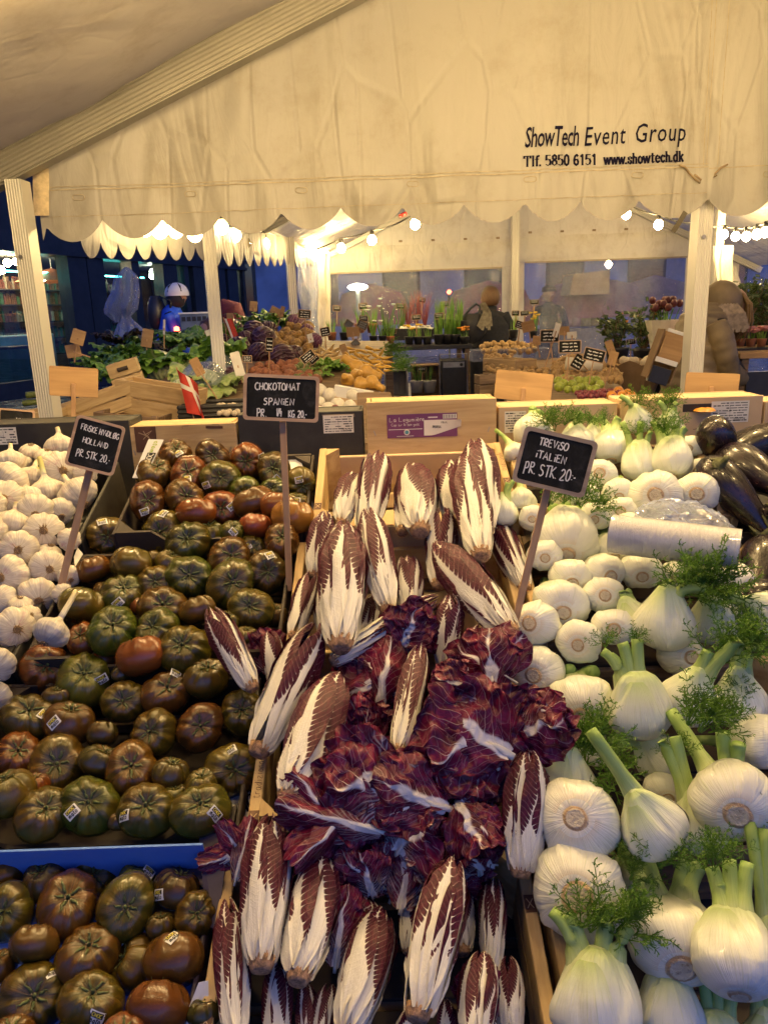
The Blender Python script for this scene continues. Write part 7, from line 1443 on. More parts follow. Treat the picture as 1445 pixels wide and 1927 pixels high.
heap(26, [(515, 625, 585, 668), (545, 612, 580, 640)], 'swede', swd, 'knobbly swede beside the red cabbages', 'swede', 'swedes heaped beside the red cabbages', 21)
heap(22, [(478, 685, 560, 708), (480, 700, 600, 715)], 'beetroot', bet, 'reddish root below the red cabbages', 'root', 'reddish roots below the cabbages', 20)
heap(14, [(555, 680, 612, 712)], 'green_squash', avo, 'small green squash before the butternuts', 'squash', 'small green squashes', 18)
heap(26, [(590, 655, 640, 682)], 'parsnip', [long_('parsnip', 'parsnip', .42, .22)], 'pale parsnip in the fan behind the butternuts', 'parsnip', 'parsnips fanned on the stall', 13, ax=(.8, .2, .4))
heap(40, [(655, 655, 720, 690), (668, 668, 735, 700)], 'yellow_carrot', [long_('carrot', 'carrot', .42, .15)], 'yellow carrot in the bundle with green tops', 'carrot', 'yellow carrots bundled with their tops', 13, ax=(.9, -.15, .3))
heap(14, [(600, 735, 665, 780)], 'white_onion', oni, 'white onion in the pile behind the black box', 'onion', 'white onions in a pile', 26, mn=.7)
heap(8, [(600, 768, 650, 786)], 'red_onion', ron, 'red onion below the white onions', 'onion', 'red onions below the white ones', 18)
heap(24, [(412, 762, 450, 778)], 'mushroom', mus, 'pale mushroom in the black basket', 'mushroom', 'mushrooms in the basket', 11)
for px, py, w, ax, lab in [(665, 688, 32, (-.6, .5, .2), 'butternut squash standing at the back of its group'), (694, 702, 30, (.85, -.25, .3), 'butternut squash lying with its neck outward'), (652, 714, 26, (-.2, .3, .9), 'butternut squash seen from its round end'), (684, 722, 28, (.9, .1, .3), 'butternut squash in front of the lying one'), (704, 722, 28, (.7, -.4, .3), 'butternut squash lowest on the stall edge'), (672, 705, 24, (.3, .2, .9), 'butternut squash in the middle of its group')]: veg('butternut_squash', lab, 'squash', px, py, w, butter, 'butternut squashes', ax)
# far right heaps
st2 = slope_stall('stall with bags of potatoes, ginger and limes behind the treviso board', (960, 1190, 900, 1140), 735, 735, .12)
def rstall():
    a, c, d, e = RP(960, 735), RP(1200, 735), RP(1130, 655), RP(912, 655); o0 = Vector(st2.location)
    m = MB(); dn = Vector((0, 0, -.09)); [m.vert(p + dn - o0) for p in (a, c, d, e)]; [m.vert(p + dn - o0 - Vector((0, 0, .03))) for p in (a, c, d, e)]
    for f in ((0, 1, 2, 3), (7, 6, 5, 4), (0, 4, 5, 1), (1, 5, 6, 2), (2, 6, 7, 3), (3, 7, 4, 0)): m.face(f)
    m.build('long_board', M['old_wood'], st2)
rstall()
heap(46, [(908, 646, 1010, 662)], 'potato', pot, 'yellow potato in the clear back tray', 'potato', 'potatoes in the back tray', 12, RP)
heap(34, [(915, 668, 962, 698)], 'potato', pot, 'yellow potato beside the dark coat', 'potato', 'potatoes in the side crate', 11, RP)
heap(26, [(975, 692, 1030, 702), (1040, 680, 1090, 700)], 'potato', pot, 'pale potato behind the big board back', 'potato', 'potatoes behind the big board back', 12, RP)
heap(60, [(1045, 690, 1165, 716), (1060, 672, 1120, 700)], 'ginger_root', gin, 'knobbly ginger root behind the limes', 'ginger', 'ginger roots behind the limes', 15, RP, .5)
heap(24, [(1048, 712, 1130, 733)], 'lime', lim, 'yellow green lime before the ginger heap', 'lime', 'limes in a row', 17, RP)
heap(26, [(1085, 735, 1165, 748)], 'red_onion', ron, 'small dark red onion below the limes', 'onion', 'small red onions below the limes', 11, RP)
heap(5, [(1150, 736, 1190, 745)], 'orange_pepper', [proto_mesh('pepper' + str(s), BALL, 14, .15, s, 'pepper', M['orange']) for s in range(2)], 'orange fruit at the end of the lime row', 'fruit', 'orange fruit by the limes', 18, RP)
# leafy things
def leaf_mat(name, a, c):
    t = NT(name); v = t.offs(t.coord()); n1 = t.noise(v, 9, 4); u_, v_ = t.uv(); au = t.math('ABSOLUTE', t.math('MULTIPLY_ADD', u_, 2., -1.)); col = t.mix(t.step(n1, .3, .7), a, c); col = t.mix(t.math('MULTIPLY', t.step(au, .14, .03), .7), col, (.40, .45, .22)); t.set(color=col, rough=.42, spec=.4)
    tr = t.n('BsdfTranslucent'); t.put(tr.inputs[0], col); mx = t.n('MixShader'); mx.inputs[0].default_value = .22; t.t.links.new(t.b.outputs[0], mx.inputs[1]); t.t.links.new(tr.outputs[0], mx.inputs[2]); t.t.links.new(mx.outputs[0], t.out.inputs[0]); t.bump(n1, .4, .01); return t.m
M['leaf_dark'] = leaf_mat('dark_greens', (.04, .105, .016), (.10, .20, .032)); M['leaf_mid'] = leaf_mat('mid_greens', (.10, .24, .03), (.24, .42, .07)); M['leaf_pale'] = leaf_mat('pale_greens', (.22, .33, .08), (.42, .50, .20)); M['leaf_red'] = leaf_mat('reddish_greens', (.035, .035, .018), (.08, .05, .03)); M['leaf_bush'] = leaf_mat('bush_leaves', (.03, .06, .02), (.085, .13, .04))
LEAFM = {}
def leaf_sheet(mat, seed, ruf=.12, asp=.62):
    k = (mat, seed, ruf, asp)
    if k in LEAFM: return LEAFM[k]
    def fn(u, v):
        q = 2 * u - 1; w = asp / 2 * math.sin(math.pi * (.05 + .90 * v)) ** .7; x = q * w; y = -.25 * (v - .2) ** 2 - .3 * w * q * q + ruf * (nz(q * 2 + seed, v * 3) * .5 + math.sin(v * 22 + seed) * .35 * q * q); return (x + .05 * nz(v * 4, seed, q), y, v * (1 - .08 * q * q))
    m = MB(); m.grid(fn, 8, 12); LEAFM[k] = m.mesh('leaf', M[mat], True); return LEAFM[k]
def leafy(name, label, cat, p, size, mat, n=14, spread=1.0, group=None, ruf=.2, asp=.5, up=.5, seed=0, core=None):
    n = int(n * 1.5)
    rg = random.Random(seed + int(p.x * 100)); t = thing(name, label, cat, p, group)
    for i in range(n):
        a = i * 2.4 + rg.uniform(-.3, .3); el = up + rg.uniform(-.35, .35) - spread * .55 * (i / n); d = Vector((math.cos(a) * math.cos(el), math.sin(a) * math.cos(el), math.sin(el)))
        o = obj('leaf', leaf_sheet(mat, i % 4, ruf, asp), t); o.location = d * size * .08; o.rotation_mode = 'QUATERNION'; o.rotation_quaternion = frame(d, Vector((-math.sin(a), math.cos(a), 0))); k = size * rg.uniform(.75, 1.1); o.scale = (k, k, k)
    if core: o = obj('heart', cabb[seed % 3], t); o.scale = (size * .42,) * 3; o.material_slots[0].link = 'OBJECT'; o.material_slots[0].material = M[core]
    return t
for (px, py, w, mt, n, lab, kw) in [(232, 648, 46, 'leaf_red', 16, 'dark reddish salad bunch at the top of the greens', {}), (262, 652, 40, 'leaf_dark', 14, 'dark green salad bunch behind the crate with handle hole', {}), (225, 672, 46, 'leaf_mid', 18, 'fresh green salad bunch spilling from the back crate', {}), (190, 690, 42, 'leaf_mid', 18, 'green parsley bunch drooping beside the big board back', {}), (215, 700, 40, 'leaf_mid', 16, 'green parsley bunch hanging over the crate edge', {}), (205, 668, 34, 'leaf_dark', 12, 'dark green bunch behind the parsley', {}), (315, 660, 30, 'leaf_red', 10, 'brownish salad bunch before the wood sign', {}), (345, 645, 44, 'leaf_mid', 16, 'green herb bunch beneath the tied curtain', {}), (375, 640, 40, 'leaf_mid', 14, 'green herb bunch left of the alley post', {}), (330, 632, 36, 'leaf_dark', 12, 'dark herb bunch by the red tail lamp', {}), (425, 632, 36, 'leaf_mid', 12, 'light herb bunch right of the alley post', {}), (480, 612, 36, 'leaf_dark', 14, 'dark kale bunch behind the red cabbages', {}), (512, 606, 36, 'leaf_mid', 14, 'green kale bunch beside the mauve cabbage', {}), (530, 602, 30, 'leaf_dark', 12, 'green bunch at the back post', {}), (622, 690, 30, 'leaf_mid', 12, 'small green bunch before the butternuts', {}), (600, 700, 24, 'leaf_mid', 10, 'small green bunch beside the small squashes', {}),
    (300, 688, 58, 'leaf_mid', 12, 'leafy pale cabbage open toward the customers', dict(core='white_cabbage', asp=.9)), (345, 735, 46, 'leaf_pale', 9, 'pale chinese cabbage in the front wooden crate', dict(core='white_cabbage', asp=.8)), (412, 690, 56, 'leaf_mid', 9, 'bright green romaine leaf bunch upright in film', dict(asp=.85, up=1.)), (385, 725, 62, 'leaf_pale', 12, 'pale iceberg lettuce wrapped in clear film', dict(core='white_cabbage', asp=.9)), (372, 690, 44, 'leaf_pale', 8, 'pale lettuce at the back of the wrapped ones', dict(core='white_cabbage', asp=.9))]:
    p = HP(px, py); leafy('leafy_greens', lab, 'greens', p, 1.25 * w * mpp(p), mt, n, group='leafy greens on the sloping stall', seed=int(px), **kw)
for px, py, r in ((385, 722, 46), (415, 700, 36)):
    p = HP(px, py, -.05); m = MB(); s = r * mpp(p); m.grid(lambda u, v: (s * (1 + .1 * nz(u * 9, v * 7, px)) * math.sin(math.pi * (.1 + .8 * v)) * math.cos(2 * math.pi * u), s * (1 + .1 * nz(u * 8, v * 9, 3)) * math.sin(math.pi * (.1 + .8 * v)) * math.sin(2 * math.pi * u), s * .95 * math.cos(math.pi * (.1 + .8 * v))), 28, 18, True); o = m.build('produce_film', M['wrap'], None, True); o.location = p; tag(o, 'clear crinkled film round the iceberg lettuce' if px == 385 else 'clear film round the romaine leaves', 'film')
# carrot tops
for k, (px, py) in enumerate(((735, 672), (742, 684), (728, 662), (720, 655), (738, 695))):
    p = HP(px, py); t = obj('carrot_tops', FR[k]); t.location = p - Vector((.02, 0, 0)); t.scale = (.08, .08, .2); t.rotation_mode = 'QUATERNION'; t.rotation_quaternion = frame(Vector((.9, -.3, -.15 + .1 * k)), (0, 0, 1)); tag(t, ['carrot tops sticking out level from the bundle', 'carrot tops drooping at the bundle side', 'carrot tops behind the level ones', 'carrot tops at the back of the bundle', 'lowest carrot tops over the stall edge'][k], 'greens', 'green tops of the yellow carrots')
# courgettes by the left post
zuc = long_('marrow', 'avocado', .55, .5)
for px, py, lab in ((66, 742, 'green marrow lying on its neighbour by the ribbed post'), (60, 757, 'green marrow lowest by the ribbed post')): veg('marrow', lab, 'marrow', px, py, 22, zuc, 'marrows behind the left post', (.95, .15, .2), fp=lambda x, y: P(x, y, 4.3))
# ---- wooden crates of the far stall
def far_crate(label, px, py, Y, w, h, d, yaw, tilt=0., wood='crate_wood', hole=False, old=False):
    c = P(px, py, Y); q = Quaternion((0, 0, 1), rad(yaw)) @ Quaternion((0, 1, 0), rad(tilt)); t = thing('wooden_crate', label, 'crate', c, 'wooden crates of the sloping stall', q); mt = M['old_wood' if old else wood + '_x']; md = M['old_wood' if old else wood]
    for i, z in enumerate((-h / 4, h / 4)):
        cb(t, 'front_plank', mt, (0, -d / 2, z), (w, .012, h / 2 - .008)); cb(t, 'rear_plank', mt, (0, d / 2, z), (w, .012, h / 2 - .008))
        for s in (-1, 1): cb(t, 'side_plank', md, (s * (w / 2 - .007), 0, z), (.012, d - .014, h / 2 - .008))
    cb(t, 'bottom_board', md, (0, 0, -h / 2 - .004), (w, d, .008))
    for s in (-1, 1): cb(t, 'corner_post', md, (s * (w / 2 - .03), -d / 2 + .022, 0), (.03, .03, h * .98))
    if hole:
        m = MB(); m.tube([(-.03, -d / 2 - .0075, h / 4), (.03, -d / 2 - .0075, h / 4)], .012, 8); o = m.build('hand_hole', M['dark_card'], t)
    return t
far_crate('wooden crate in front with two broad planks under the flag', 304, 752, 4.1, .44, .18, .16, -12, 9, hole=False); far_crate('yellowish wooden crate with a dark handle hole', 238, 705, 4.6, .17, .17, .2, 14, -14, hole=True); far_crate('long pale crate side behind the big board back', 175, 764, 4.15, .50, .13, .30, 12, -17); far_crate('old dark crate under the front wooden crate', 262, 790, 4.0, .34, .10, .3, -8, 6, old=True); far_crate('brown plank crate at the picture edge behind the post', 60, 790, 4.0, .4, .10, .3, 5, -6)
far_crate('wooden crate side of the potato stall beside the woman', 958, 700, 6.2, .42, .22, .2, -62); far_crate('small crate low beside the dark coat', 912, 722, 5.6, .12, .14, .12, 10, 0, old=True)
p = P(408, 778, 4.0); t = thing('wicker_basket', 'black woven basket of mushrooms behind the tall price board', 'basket', p)
for i in range(6): m = MB(); m.tube([(.16 * sx, .13 * sy, -.06 + .022 * i) for sx, sy in ((-1, -1), (1, -1), (1, 1), (-1, 1), (-1, -1))], .012, 6); m.build('wicker_strand', M['black_plastic'], t)
m = MB(); m.box((0, 0, -.07), (.3, .25, .01)); m.build('base', M['black_plastic'], t)
p = HP(665, 742); t = thing('carton', 'torn white carton standing among the onions and butternuts', 'box', p); m = MB(); m.box((0, 0, 0), (.22, .08, .07), Matrix.Rotation(rad(12), 3, 'Y')); m.build('panel', M['white_card'], t); m = MB(); m.box((0, -.03, -.05), (.22, .05, .05), Matrix.Rotation(rad(12), 3, 'Y')); m.build('inner', M['tan_card'], t)
p = P(1098, 690, 5.6); t = thing('bag_roll', 'roll of bags lying on the ginger behind the two boards', 'bag roll', p); m = MB(); m.tube([(-.13, 0, .03), (.12, -.03, 0)], .045, 20); m.build('film_roll', M['onion'], t, True); m = MB(); m.tube([(.115, -.03, .0), (.122, -.031, 0)], .02, 14); m.build('core', M['brown_card'], t)
p = P(905, 655, RY(655)); m = MB(); 
tr = thing('clear_tray', 'long clear tray holding the back row of potatoes', 'tray', P(958, 658, RY(658))); m = MB(); m.box((0, 0, -.04), (.72, .3, .10)); m.build('tray', M['vinyl'], tr)
# ---- Danish paper flag on a stick
p = P(352, 742, 3.85); fl_ = thing('paper_flag', 'red paper flag with white cross drooping on a stick', 'flag', p); W_, H_ = .22, .115
def fg(u, v, l=0.): return Vector((-.035 + .03 * v + .095 * u * 1.0 + .03 * math.sin(u * 4) * v, -.004 - .012 * math.sin(u * 7 + v) - l, .125 - .215 * v * (1 - .12 * u) - .075 * u))
fm = MB(); fm.grid(lambda u, v: fg(u, v), 14, 14); fm.build('cloth', simple('flag_red', (.48, .035, .018), .7, .12, 20, .1), fl_, True)
fm = MB(); fm.grid(lambda u, v: fg(u, .30 + .12 * v, .0012), 14, 2); fm.grid(lambda u, v: fg(.40 + .18 * u, v, .0012), 3, 14); fm.build('white_cross', M['paper'], fl_, True)
fm = MB(); fm.tube([(-.04, 0, .135), (.02, .01, -.12)], .003, 6); fm.build('stick', M['stick_wood'], fl_)
p = P(422, 615, 5.9); f2 = thing('paper_flag', 'second red and white flag half behind the alley post', 'flag', p); m = MB(); m.grid(lambda u, v: (.0 + .06 * u + .05 * v, -.01 * math.sin(5 * u), .06 - .17 * v), 6, 8); m.build('cloth', bpy.data.materials['flag_red'], f2, True); m = MB(); m.grid(lambda u, v: (.008 + .016 * u + .05 * v, -.012, .06 - .17 * v), 2, 8); m.build('white_cross', M['paper'], f2, True); m = MB(); m.tube([(0, 0, .07), (.02, 0, -.2)], .003, 6); m.build('stick', M['stick_wood'], f2)

# ------------------------------------------------------------------ small signs all over the far stalls
def sign(px, py, w, h, Y, ang, kind, label, foot=None, seed=0):
    foot = foot or (px + math.sin(rad(-ang)) * 20, py + h * .5 + 30)
    b_ = board(px - w / 2, py - h / 2, px + w / 2, py + h / 2, Y, ang, foot, Y + .02, label, (), 'frame_wood', 'slate' if kind == 'k' else ('sign_back' if kind == 'w' else 'paper'), kind != 'k', 'little price signs over the far stalls', .006, True, .05, sw=.009 * max(.7, min(1.5, Y / 6)), cat='price sign')
    if kind == 'k':
        s = mpp(P(px, py, Y)); rg = random.Random(int(px)); m = MB()
        for r in range(3 if h > 12 else 2):
            x = -w * .32 * s
            while x < w * .3 * s:
                l = rg.uniform(.1, .28) * w * s; l = min(l, w * .34 * s - x); yy = h * s * (.24 - .26 * r); m.ribbon([(x + l * i / 5, yy + rg.uniform(-.03, .03) * h * s, .0035) for i in range(6)], h * s * .075, (0, 0, 1)); x += l + .06 * w * s
        m.build('chalk_scribble', M['chalk'], b_)
    return b_
for a in [(573, 591, 24, 16, 5.9, 3, 'k', 'small black sign over the swedes in front of the bunched curtain', (576, 640)), (507, 648, 14, 27, 5.2, 3, 'k', 'narrow black sign standing against the red cabbages', (506, 706)), (579, 671, 28, 17, 5.0, -38, 'k', 'black sign leaning over the small green squashes', (568, 705)), (591, 676, 20, 12, 5.05, -42, 'k', 'second leaning black sign tucked behind the first', (575, 706)), (612, 624, 18, 17, 6., -12, 'k', 'black sign beside the bunched white film', (613, 655)), (634, 580, 15, 11, 8.5, 3, 'k', 'tiny black sign in the first clear window, nearest its corner', (634, 610)), (683, 576, 17, 12, 8.5, -6, 'k', 'tiny black sign second along the first clear window', (683, 605)), (684, 599, 17, 11, 8., 4, 'k', 'black sign above the orange flower pots', (685, 625)), (682, 611, 20, 15, 7, 25, 'k', 'black sign turned steeply over the potted bulbs', (672, 640)), (656, 610, 16, 14, 7, 35, 'k', 'black sign turned beside the steep one', (664, 640)), (465, 675, 18, 13, 4.7, 0, 'k', 'black sign half hidden behind the price plaque', (465, 700)),
    (477, 576, 14, 18, 7, 4, 'w', 'wood sign back on a thin stick before the litter bin', (478, 610)), (518, 586, 20, 16, 6.4, 25, 'w', 'wood sign back tilted at the second alley post', (526, 606)), (531, 586, 8, 20, 6.3, 14, 'w', 'thin wood sign edge against the second alley post', (515, 635)), (433, 598, 12, 18, 6.2, -3, 'w', 'wood sign back before the maroon sweater', (436, 622)), (396, 634, 12, 28, 5.2, -22, 'p', 'white plaque leaning at the foot of the alley post', (408, 660)), (447, 685, 18, 46, 4.6, -16, 'p', 'pale price plaque standing over the wrapped lettuce', (456, 720)), (371, 690, 18, 34, 4.3, -28, 'w', 'light wood paddle stuck slanting in the lettuce', (418, 765)), (664, 624, 24, 18, 6.4, -6, 'w', 'broad wood sign back among the small black signs', (668, 660)), (648, 660, 12, 26, 5.6, -20, 'w', 'worn wood sign over the butternut squashes', (660, 700)), (584, 636, 10, 16, 5.6, -15, 'p', 'tiny white plaque on the mauve cabbage', (588, 650)), (669, 646, 14, 14, 6.2, 45, 'k', 'black sign standing on its corner over the carrots', (668, 665)),
    (147, 634, 24, 28, 4.7, 14, 'w', 'upper one of two crossed wood sign backs by the ribbed post', (140, 682)), (138, 660, 26, 24, 4.8, -14, 'w', 'lower one of two crossed wood sign backs by the ribbed post', (170, 672)), (277, 636, 20, 34, 5.2, 8, 'w', 'upright wood sign back behind the reddish salad', (276, 668)), (309, 615, 4, 28, 5.3, 1, 'p', 'sign seen edge on beside the cyclist', (309, 655)),
    (754, 576, 17, 10, 8.6, 4, 'k', 'black sign left of the red twig bunches', (755, 620)), (793, 564, 15, 10, 8.6, 14, 'k', 'black sign hung in the red twigs', (793, 600)), (783, 597, 17, 10, 8.3, -3, 'k', 'black sign below the red twigs', (784, 635)), (836, 572, 16, 10, 8.6, -4, 'k', 'black sign high over the green shoots', (836, 612)), (826, 594, 17, 11, 8.3, -5, 'k', 'black sign just above the green shoots', (826, 622)), (737, 622, 18, 9, 8., 5, 'k', 'black sign among the narcissus pots', (738, 648)), (1005, 568, 17, 9, 8.6, 2, 'k', 'black sign highest by the seam of the second window', (1004, 600)), (970, 589, 14, 10, 8, 3, 'k', 'first of two signs overlapping behind the coat', (972, 625)), (987, 589, 16, 9, 7.9, -5, 'k', 'second of two signs overlapping behind the coat', (986, 625)), (978, 611, 17, 14, 7.2, 20, 'k', 'black sign turned before the yellow flowers', (974, 650)), (994, 614, 24, 20, 7., -12, 'w', 'wood sign back before the yellow flowers', (1002, 665)), (794, 695, 17, 10, 7.6, 2, 'k', 'black sign over the two grey pots below the flower table', (794, 720)),
    (1034, 632, 36, 24, 5.8, 2, 'k', 'black sign behind the white stick plate', (1040, 680)), (1047, 621, 10, 26, 5.6, 18, 'p', 'white price plate tilted on a long wood stick', (1024, 695)), (1072, 652, 42, 24, 5.0, 1, 'k', 'widest little black sign over the ginger heap', (1064, 742)), (1118, 668, 40, 24, 4.9, 16, 'k', 'tilted black sign over the limes', (1104, 745)), (1088, 681, 22, 28, 5.05, 32, 'k', 'small black sign turned between the two wide ones', (1146, 742)), (1187, 643, 17, 10, 7.2, -2, 'k', 'black sign on the kumquat tree', (1186, 680)), (1062, 622, 18, 16, 6.4, 0, 'w', 'wood sign back just past the white price plate', (1062, 660)), (1076, 630, 18, 12, 6.2, -3, 'p', 'pale sign back over the potato row', (1076, 662)), (1148, 653, 14, 26, 5.4, -18, 'w', 'slim wood paddle leaning past the tilted sign', (1158, 700)), (1153, 674, 16, 26, 5.0, 18, 'w', 'wood paddle on a long stick over the ginger', (1132, 742)), (1010, 640, 16, 16, 6.6, 10, 'w', 'brown wood sign over the potato tray', (1016, 672)), (1432, 598, 16, 16, 6.8, -4, 'k', 'dark sign before the bush at the frame edge', (1432, 640)), (1400, 612, 12, 9, 6.6, 18, 'k', 'small open frame sign over the pink flowers', (1400, 640))]:
    sign(*a[:8], foot=a[8])
board(96, 691, 182, 746, 2.9, 0, (138, 815), 2.9, 'big speckled wood board back beside the ribbed post', face='sign_back', back=True, fr=0, sw=.016, cat='price board')
board(932, 700, 1038, 754, 2.9, 7, (980, 790), 2.9, 'big reddish board back turned away behind the chicory', face='sign_back', back=True, sw=.016, cat='price board')
board(1292, 702, 1386, 748, 2.9, 6, (1338, 785), 2.9, 'big plain board back beside the second ribbed post', face='sign_back', back=True, sw=.016, cat='price board')
board(672, 738, 736, 790, 2.6, -1, (700, 800), 2.6, 'dark weathered slab standing behind the torn purple label', face='old_wood', back=True, stick=False, cat='board', group=None)
board(0, 770, 62, 820, 2.15, 2, (30, 830), 2.15, 'black framed board cut by the picture edge behind the garlic', [('URKER', .50, .55, .22, .40, 0)], stick=False)
# ------------------------------------------------------------------ flower tables and plants
def table(label, a, c, Y0, Y1, z, mat, leg=True, front=None):
    t = thing('trestle_table', label, 'table', ((a + c) / 2, (Y0 + Y1) / 2, 0)); w = c - a; d = Y1 - Y0
    m = MB(); m.box((0, 0, z - .02), (w, d, .04)); bevel(m.build('table_top', M[mat], t), .004)
    for sx in (-1, 1):
        for sy in (-1, 1): m = MB(); m.box((sx * (w / 2 - .05), sy * (d / 2 - .05), (z - .04) / 2), (.05, .05, z - .04)); m.build('leg', M['old_wood'], t)
    if front: m = MB(); m.box((0, -d / 2 + .012, z / 2 - .05), (w - .12, .02, z - .16)); m.build('front_panel', M[front], t)
    return t
a, c = P(612, 650, 8.0), P(885, 650, 8.0); zt = P(750, 652, 7.8).z; table('long dark table of spring flowers before the first clear window', a.x, c.x, 7.8, 8.7, zt, 'black_plastic')
a2, c2 = P(1368, 660, 5.4), P(1560, 660, 5.4); zc = P(1400, 660, 5.4).z; table('counter with wooden top and dark front at the frame edge', a2.x, c2.x, 5.2, 6.6, zc, 'sign_back', front='black_plastic')
a3, c3 = P(1000, 640, 8.4), P(1290, 640, 8.4); table('plant table below the second clear window', a3.x, c3.x, 8.3, 9.2, .72, 'black_plastic')
petal = {k: simple(k + '_petal', c, .6, .2, 8, .1) for k, c in dict(yellow=(.65, .42, .03), orange=(.62, .24, .02), pink=(.55, .22, .20), white=(.7, .68, .6), tulip=(.10, .018, .022), twig=(.22, .05, .05)).items()}
def potted(label, cat, p, h, pot=.06, mat='leaf_mid', blades=18, bloom=None, nb=5, pm='black_plastic', bush=False, bs=.03, spread=.35):
    rg = random.Random(int(abs(p.x) * 1000 + h * 77)); t = thing('potted_plant', label, cat, p, 'potted plants and flowers'); m = MB(); m.lathe([(pot * .72, 0), (pot * .95, pot * 1.4), (pot, pot * 1.6), (pot * .9, pot * 1.6)], 14); m.build('pot', M[pm], t, True); m = MB(); m.tube([(0, 0, pot * 1.45), (0, 0, pot * 1.5)], pot * .88, 12); m.build('soil', M['soil'], t)
    m = MB(); z0 = pot * 1.5; tips = []
    for i in range(blades):
        a = rg.uniform(0, 6.28); r0 = rg.uniform(0, pot * .7); e = Vector((math.cos(a) * (r0 + h * spread * rg.random()), math.sin(a) * (r0 + h * spread * rg.random()), z0 + h * rg.uniform(.6, 1))); b0 = Vector((math.cos(a) * r0, math.sin(a) * r0, z0)); tips.append(e)
        if bush:
            m.tube([b0 * .3 + Vector((0, 0, z0 * .7)), (b0 + e) / 2, e], [.006, .004, .002], 4)
        else: m.ribbon([b0, (b0 + e) / 2 + Vector((0, 0, h * .08)), e], .014, Vector((math.sin(a), -math.cos(a) - .5, .2)).normalized(), True)
    m.build('stems' if bush else 'blades', M[mat] if not bush else M['old_wood'], t)
    if bush:
        m = MB()
        for e in tips:
            for k in range(16):
                q = e * rg.uniform(.45, 1.02) + Vector((rg.gauss(0, h * .09), rg.gauss(0, h * .09), rg.gauss(0, h * .08))); q.z = max(q.z, z0); d = Vector((rg.gauss(0, 1), rg.gauss(0, 1), rg.gauss(.2, .7))).normalized(); m.ribbon([q, q + d * bs * .5, q + d * bs], bs * .55, Vector((rg.gauss(0, 1), -1, rg.gauss(0, 1))).normalized())
        m.build('foliage', M[mat], t)['kind'] = 'stuff'
    if bloom:
        for i in range(nb):
            e = tips[i % len(tips)] * 1.02; m = MB(); s = .022 if bloom != 'tulip' else .03; m.lathe([(.3 * s, -s), (s * .9, -.4 * s), (s, .3 * s), (.55 * s, s)] if bloom == 'tulip' else [(.2 * s, -.5 * s), (s * 1.1, .0), (s * .9, .4 * s), (.3 * s, .3 * s)], 9, e); m.build('bloom', petal[bloom], t, True)
    return t
k = 0
for (px, py, Y, h, pot, mat, bl, lab, kw) in [(625, 640, 8.0, .16, .05, 'leaf_mid', 18, 'green shoots in the first pot of the flower table', dict(pm='terracotta')), (648, 640, 8.0, .16, .05, 'leaf_mid', 18, 'green shoots in the second pot of the flower table', {}), (678, 626, 8.3, .2, .06, 'leaf_mid', 20, 'green shoots in a terracotta bowl at the back of the table', dict(pm='terracotta')), (700, 626, 8.3, .2, .06, 'leaf_mid', 20, 'pale flowered shoots beside the terracotta bowl', dict(pm='terracotta', bloom='white')), (703, 645, 7.95, .18, .045, 'leaf_mid', 16, 'potted bulb shoots at the front edge of the table', {}), (720, 645, 7.95, .2, .045, 'leaf_mid', 18, 'leafy narcissus pot under the small sign', dict(bloom='white', nb=2)), (735, 646, 7.95, .22, .045, 'leaf_mid', 20, 'bright green pot beside the narcissus', dict(pm='terracotta')), (728, 632, 8.4, .34, .05, 'leaf_dark', 14, 'tall narcissus with one pale bloom', dict(bloom='white', nb=1)), (753, 632, 8.4, .34, .05, 'leaf_dark', 14, 'tall narcissus with dark leaves near the twigs', dict(bloom='white', nb=1)), (770, 648, 7.95, .12, .05, 'leaf_mid', 10, 'yellow primrose pot in the white moss row', dict(bloom='yellow', nb=4)), (787, 648, 7.95, .12, .05, 'leaf_mid', 10, 'second yellow primrose in the white moss row', dict(bloom='yellow', nb=3)), (804, 648, 7.95, .11, .05, 'leaf_mid', 9, 'white hyacinth pot in the moss row', dict(bloom='white', nb=4)), (826, 647, 7.95, .22, .06, 'leaf_mid', 40, 'dense green shoots in the first tray', dict(spread=.12)), (842, 647, 7.95, .22, .06, 'leaf_mid', 40, 'dense green shoots in the second tray', dict(spread=.12)), (857, 647, 7.95, .22, .06, 'leaf_mid', 40, 'dense green shoots in the third tray', dict(spread=.12)), (874, 648, 7.9, .10, .05, 'leaf_dark', 10, 'orange primula beside the dark coat', dict(bloom='orange', nb=9)), (828, 618, 8.4, .24, .06, 'leaf_mid', 30, 'tall green shoots behind the trays', dict(spread=.15)), (848, 618, 8.4, .24, .06, 'leaf_mid', 30, 'second tall green shoots behind the trays', dict(spread=.15)), (866, 620, 8.4, .24, .06, 'leaf_mid', 30, 'third tall green shoots beside the bag', dict(spread=.15)),
    (785, 738, 7.4, .16, .07, 'leaf_dark', 14, 'grey potted heather under the flower table, first of two', dict(pm='grey_cloth')), (808, 738, 7.4, .16, .07, 'leaf_dark', 14, 'grey potted heather under the flower table, second of two', dict(pm='grey_cloth')), (966, 636, 7.6, .16, .05, 'leaf_mid', 12, 'small green plant beside the dark coat hem', {}), (1003, 636, 8.4, .2, .05, 'leaf_mid', 14, 'yellow flowering pot beside the wood sign', dict(bloom='yellow', nb=8))]:
    p = P(px, py, Y); potted(lab, 'plant', p, h, pot, mat, bl, **kw)
m = MB(); b0 = P(784, 628, 8.4); t = thing('plant_trough', 'black trough of white moss pots holding the red twigs', 'trough', b0); m.box((0, 0, 0), (.52, .16, .12)); m.build('trough', M['black_plastic'], t)
rgt = random.Random(5)
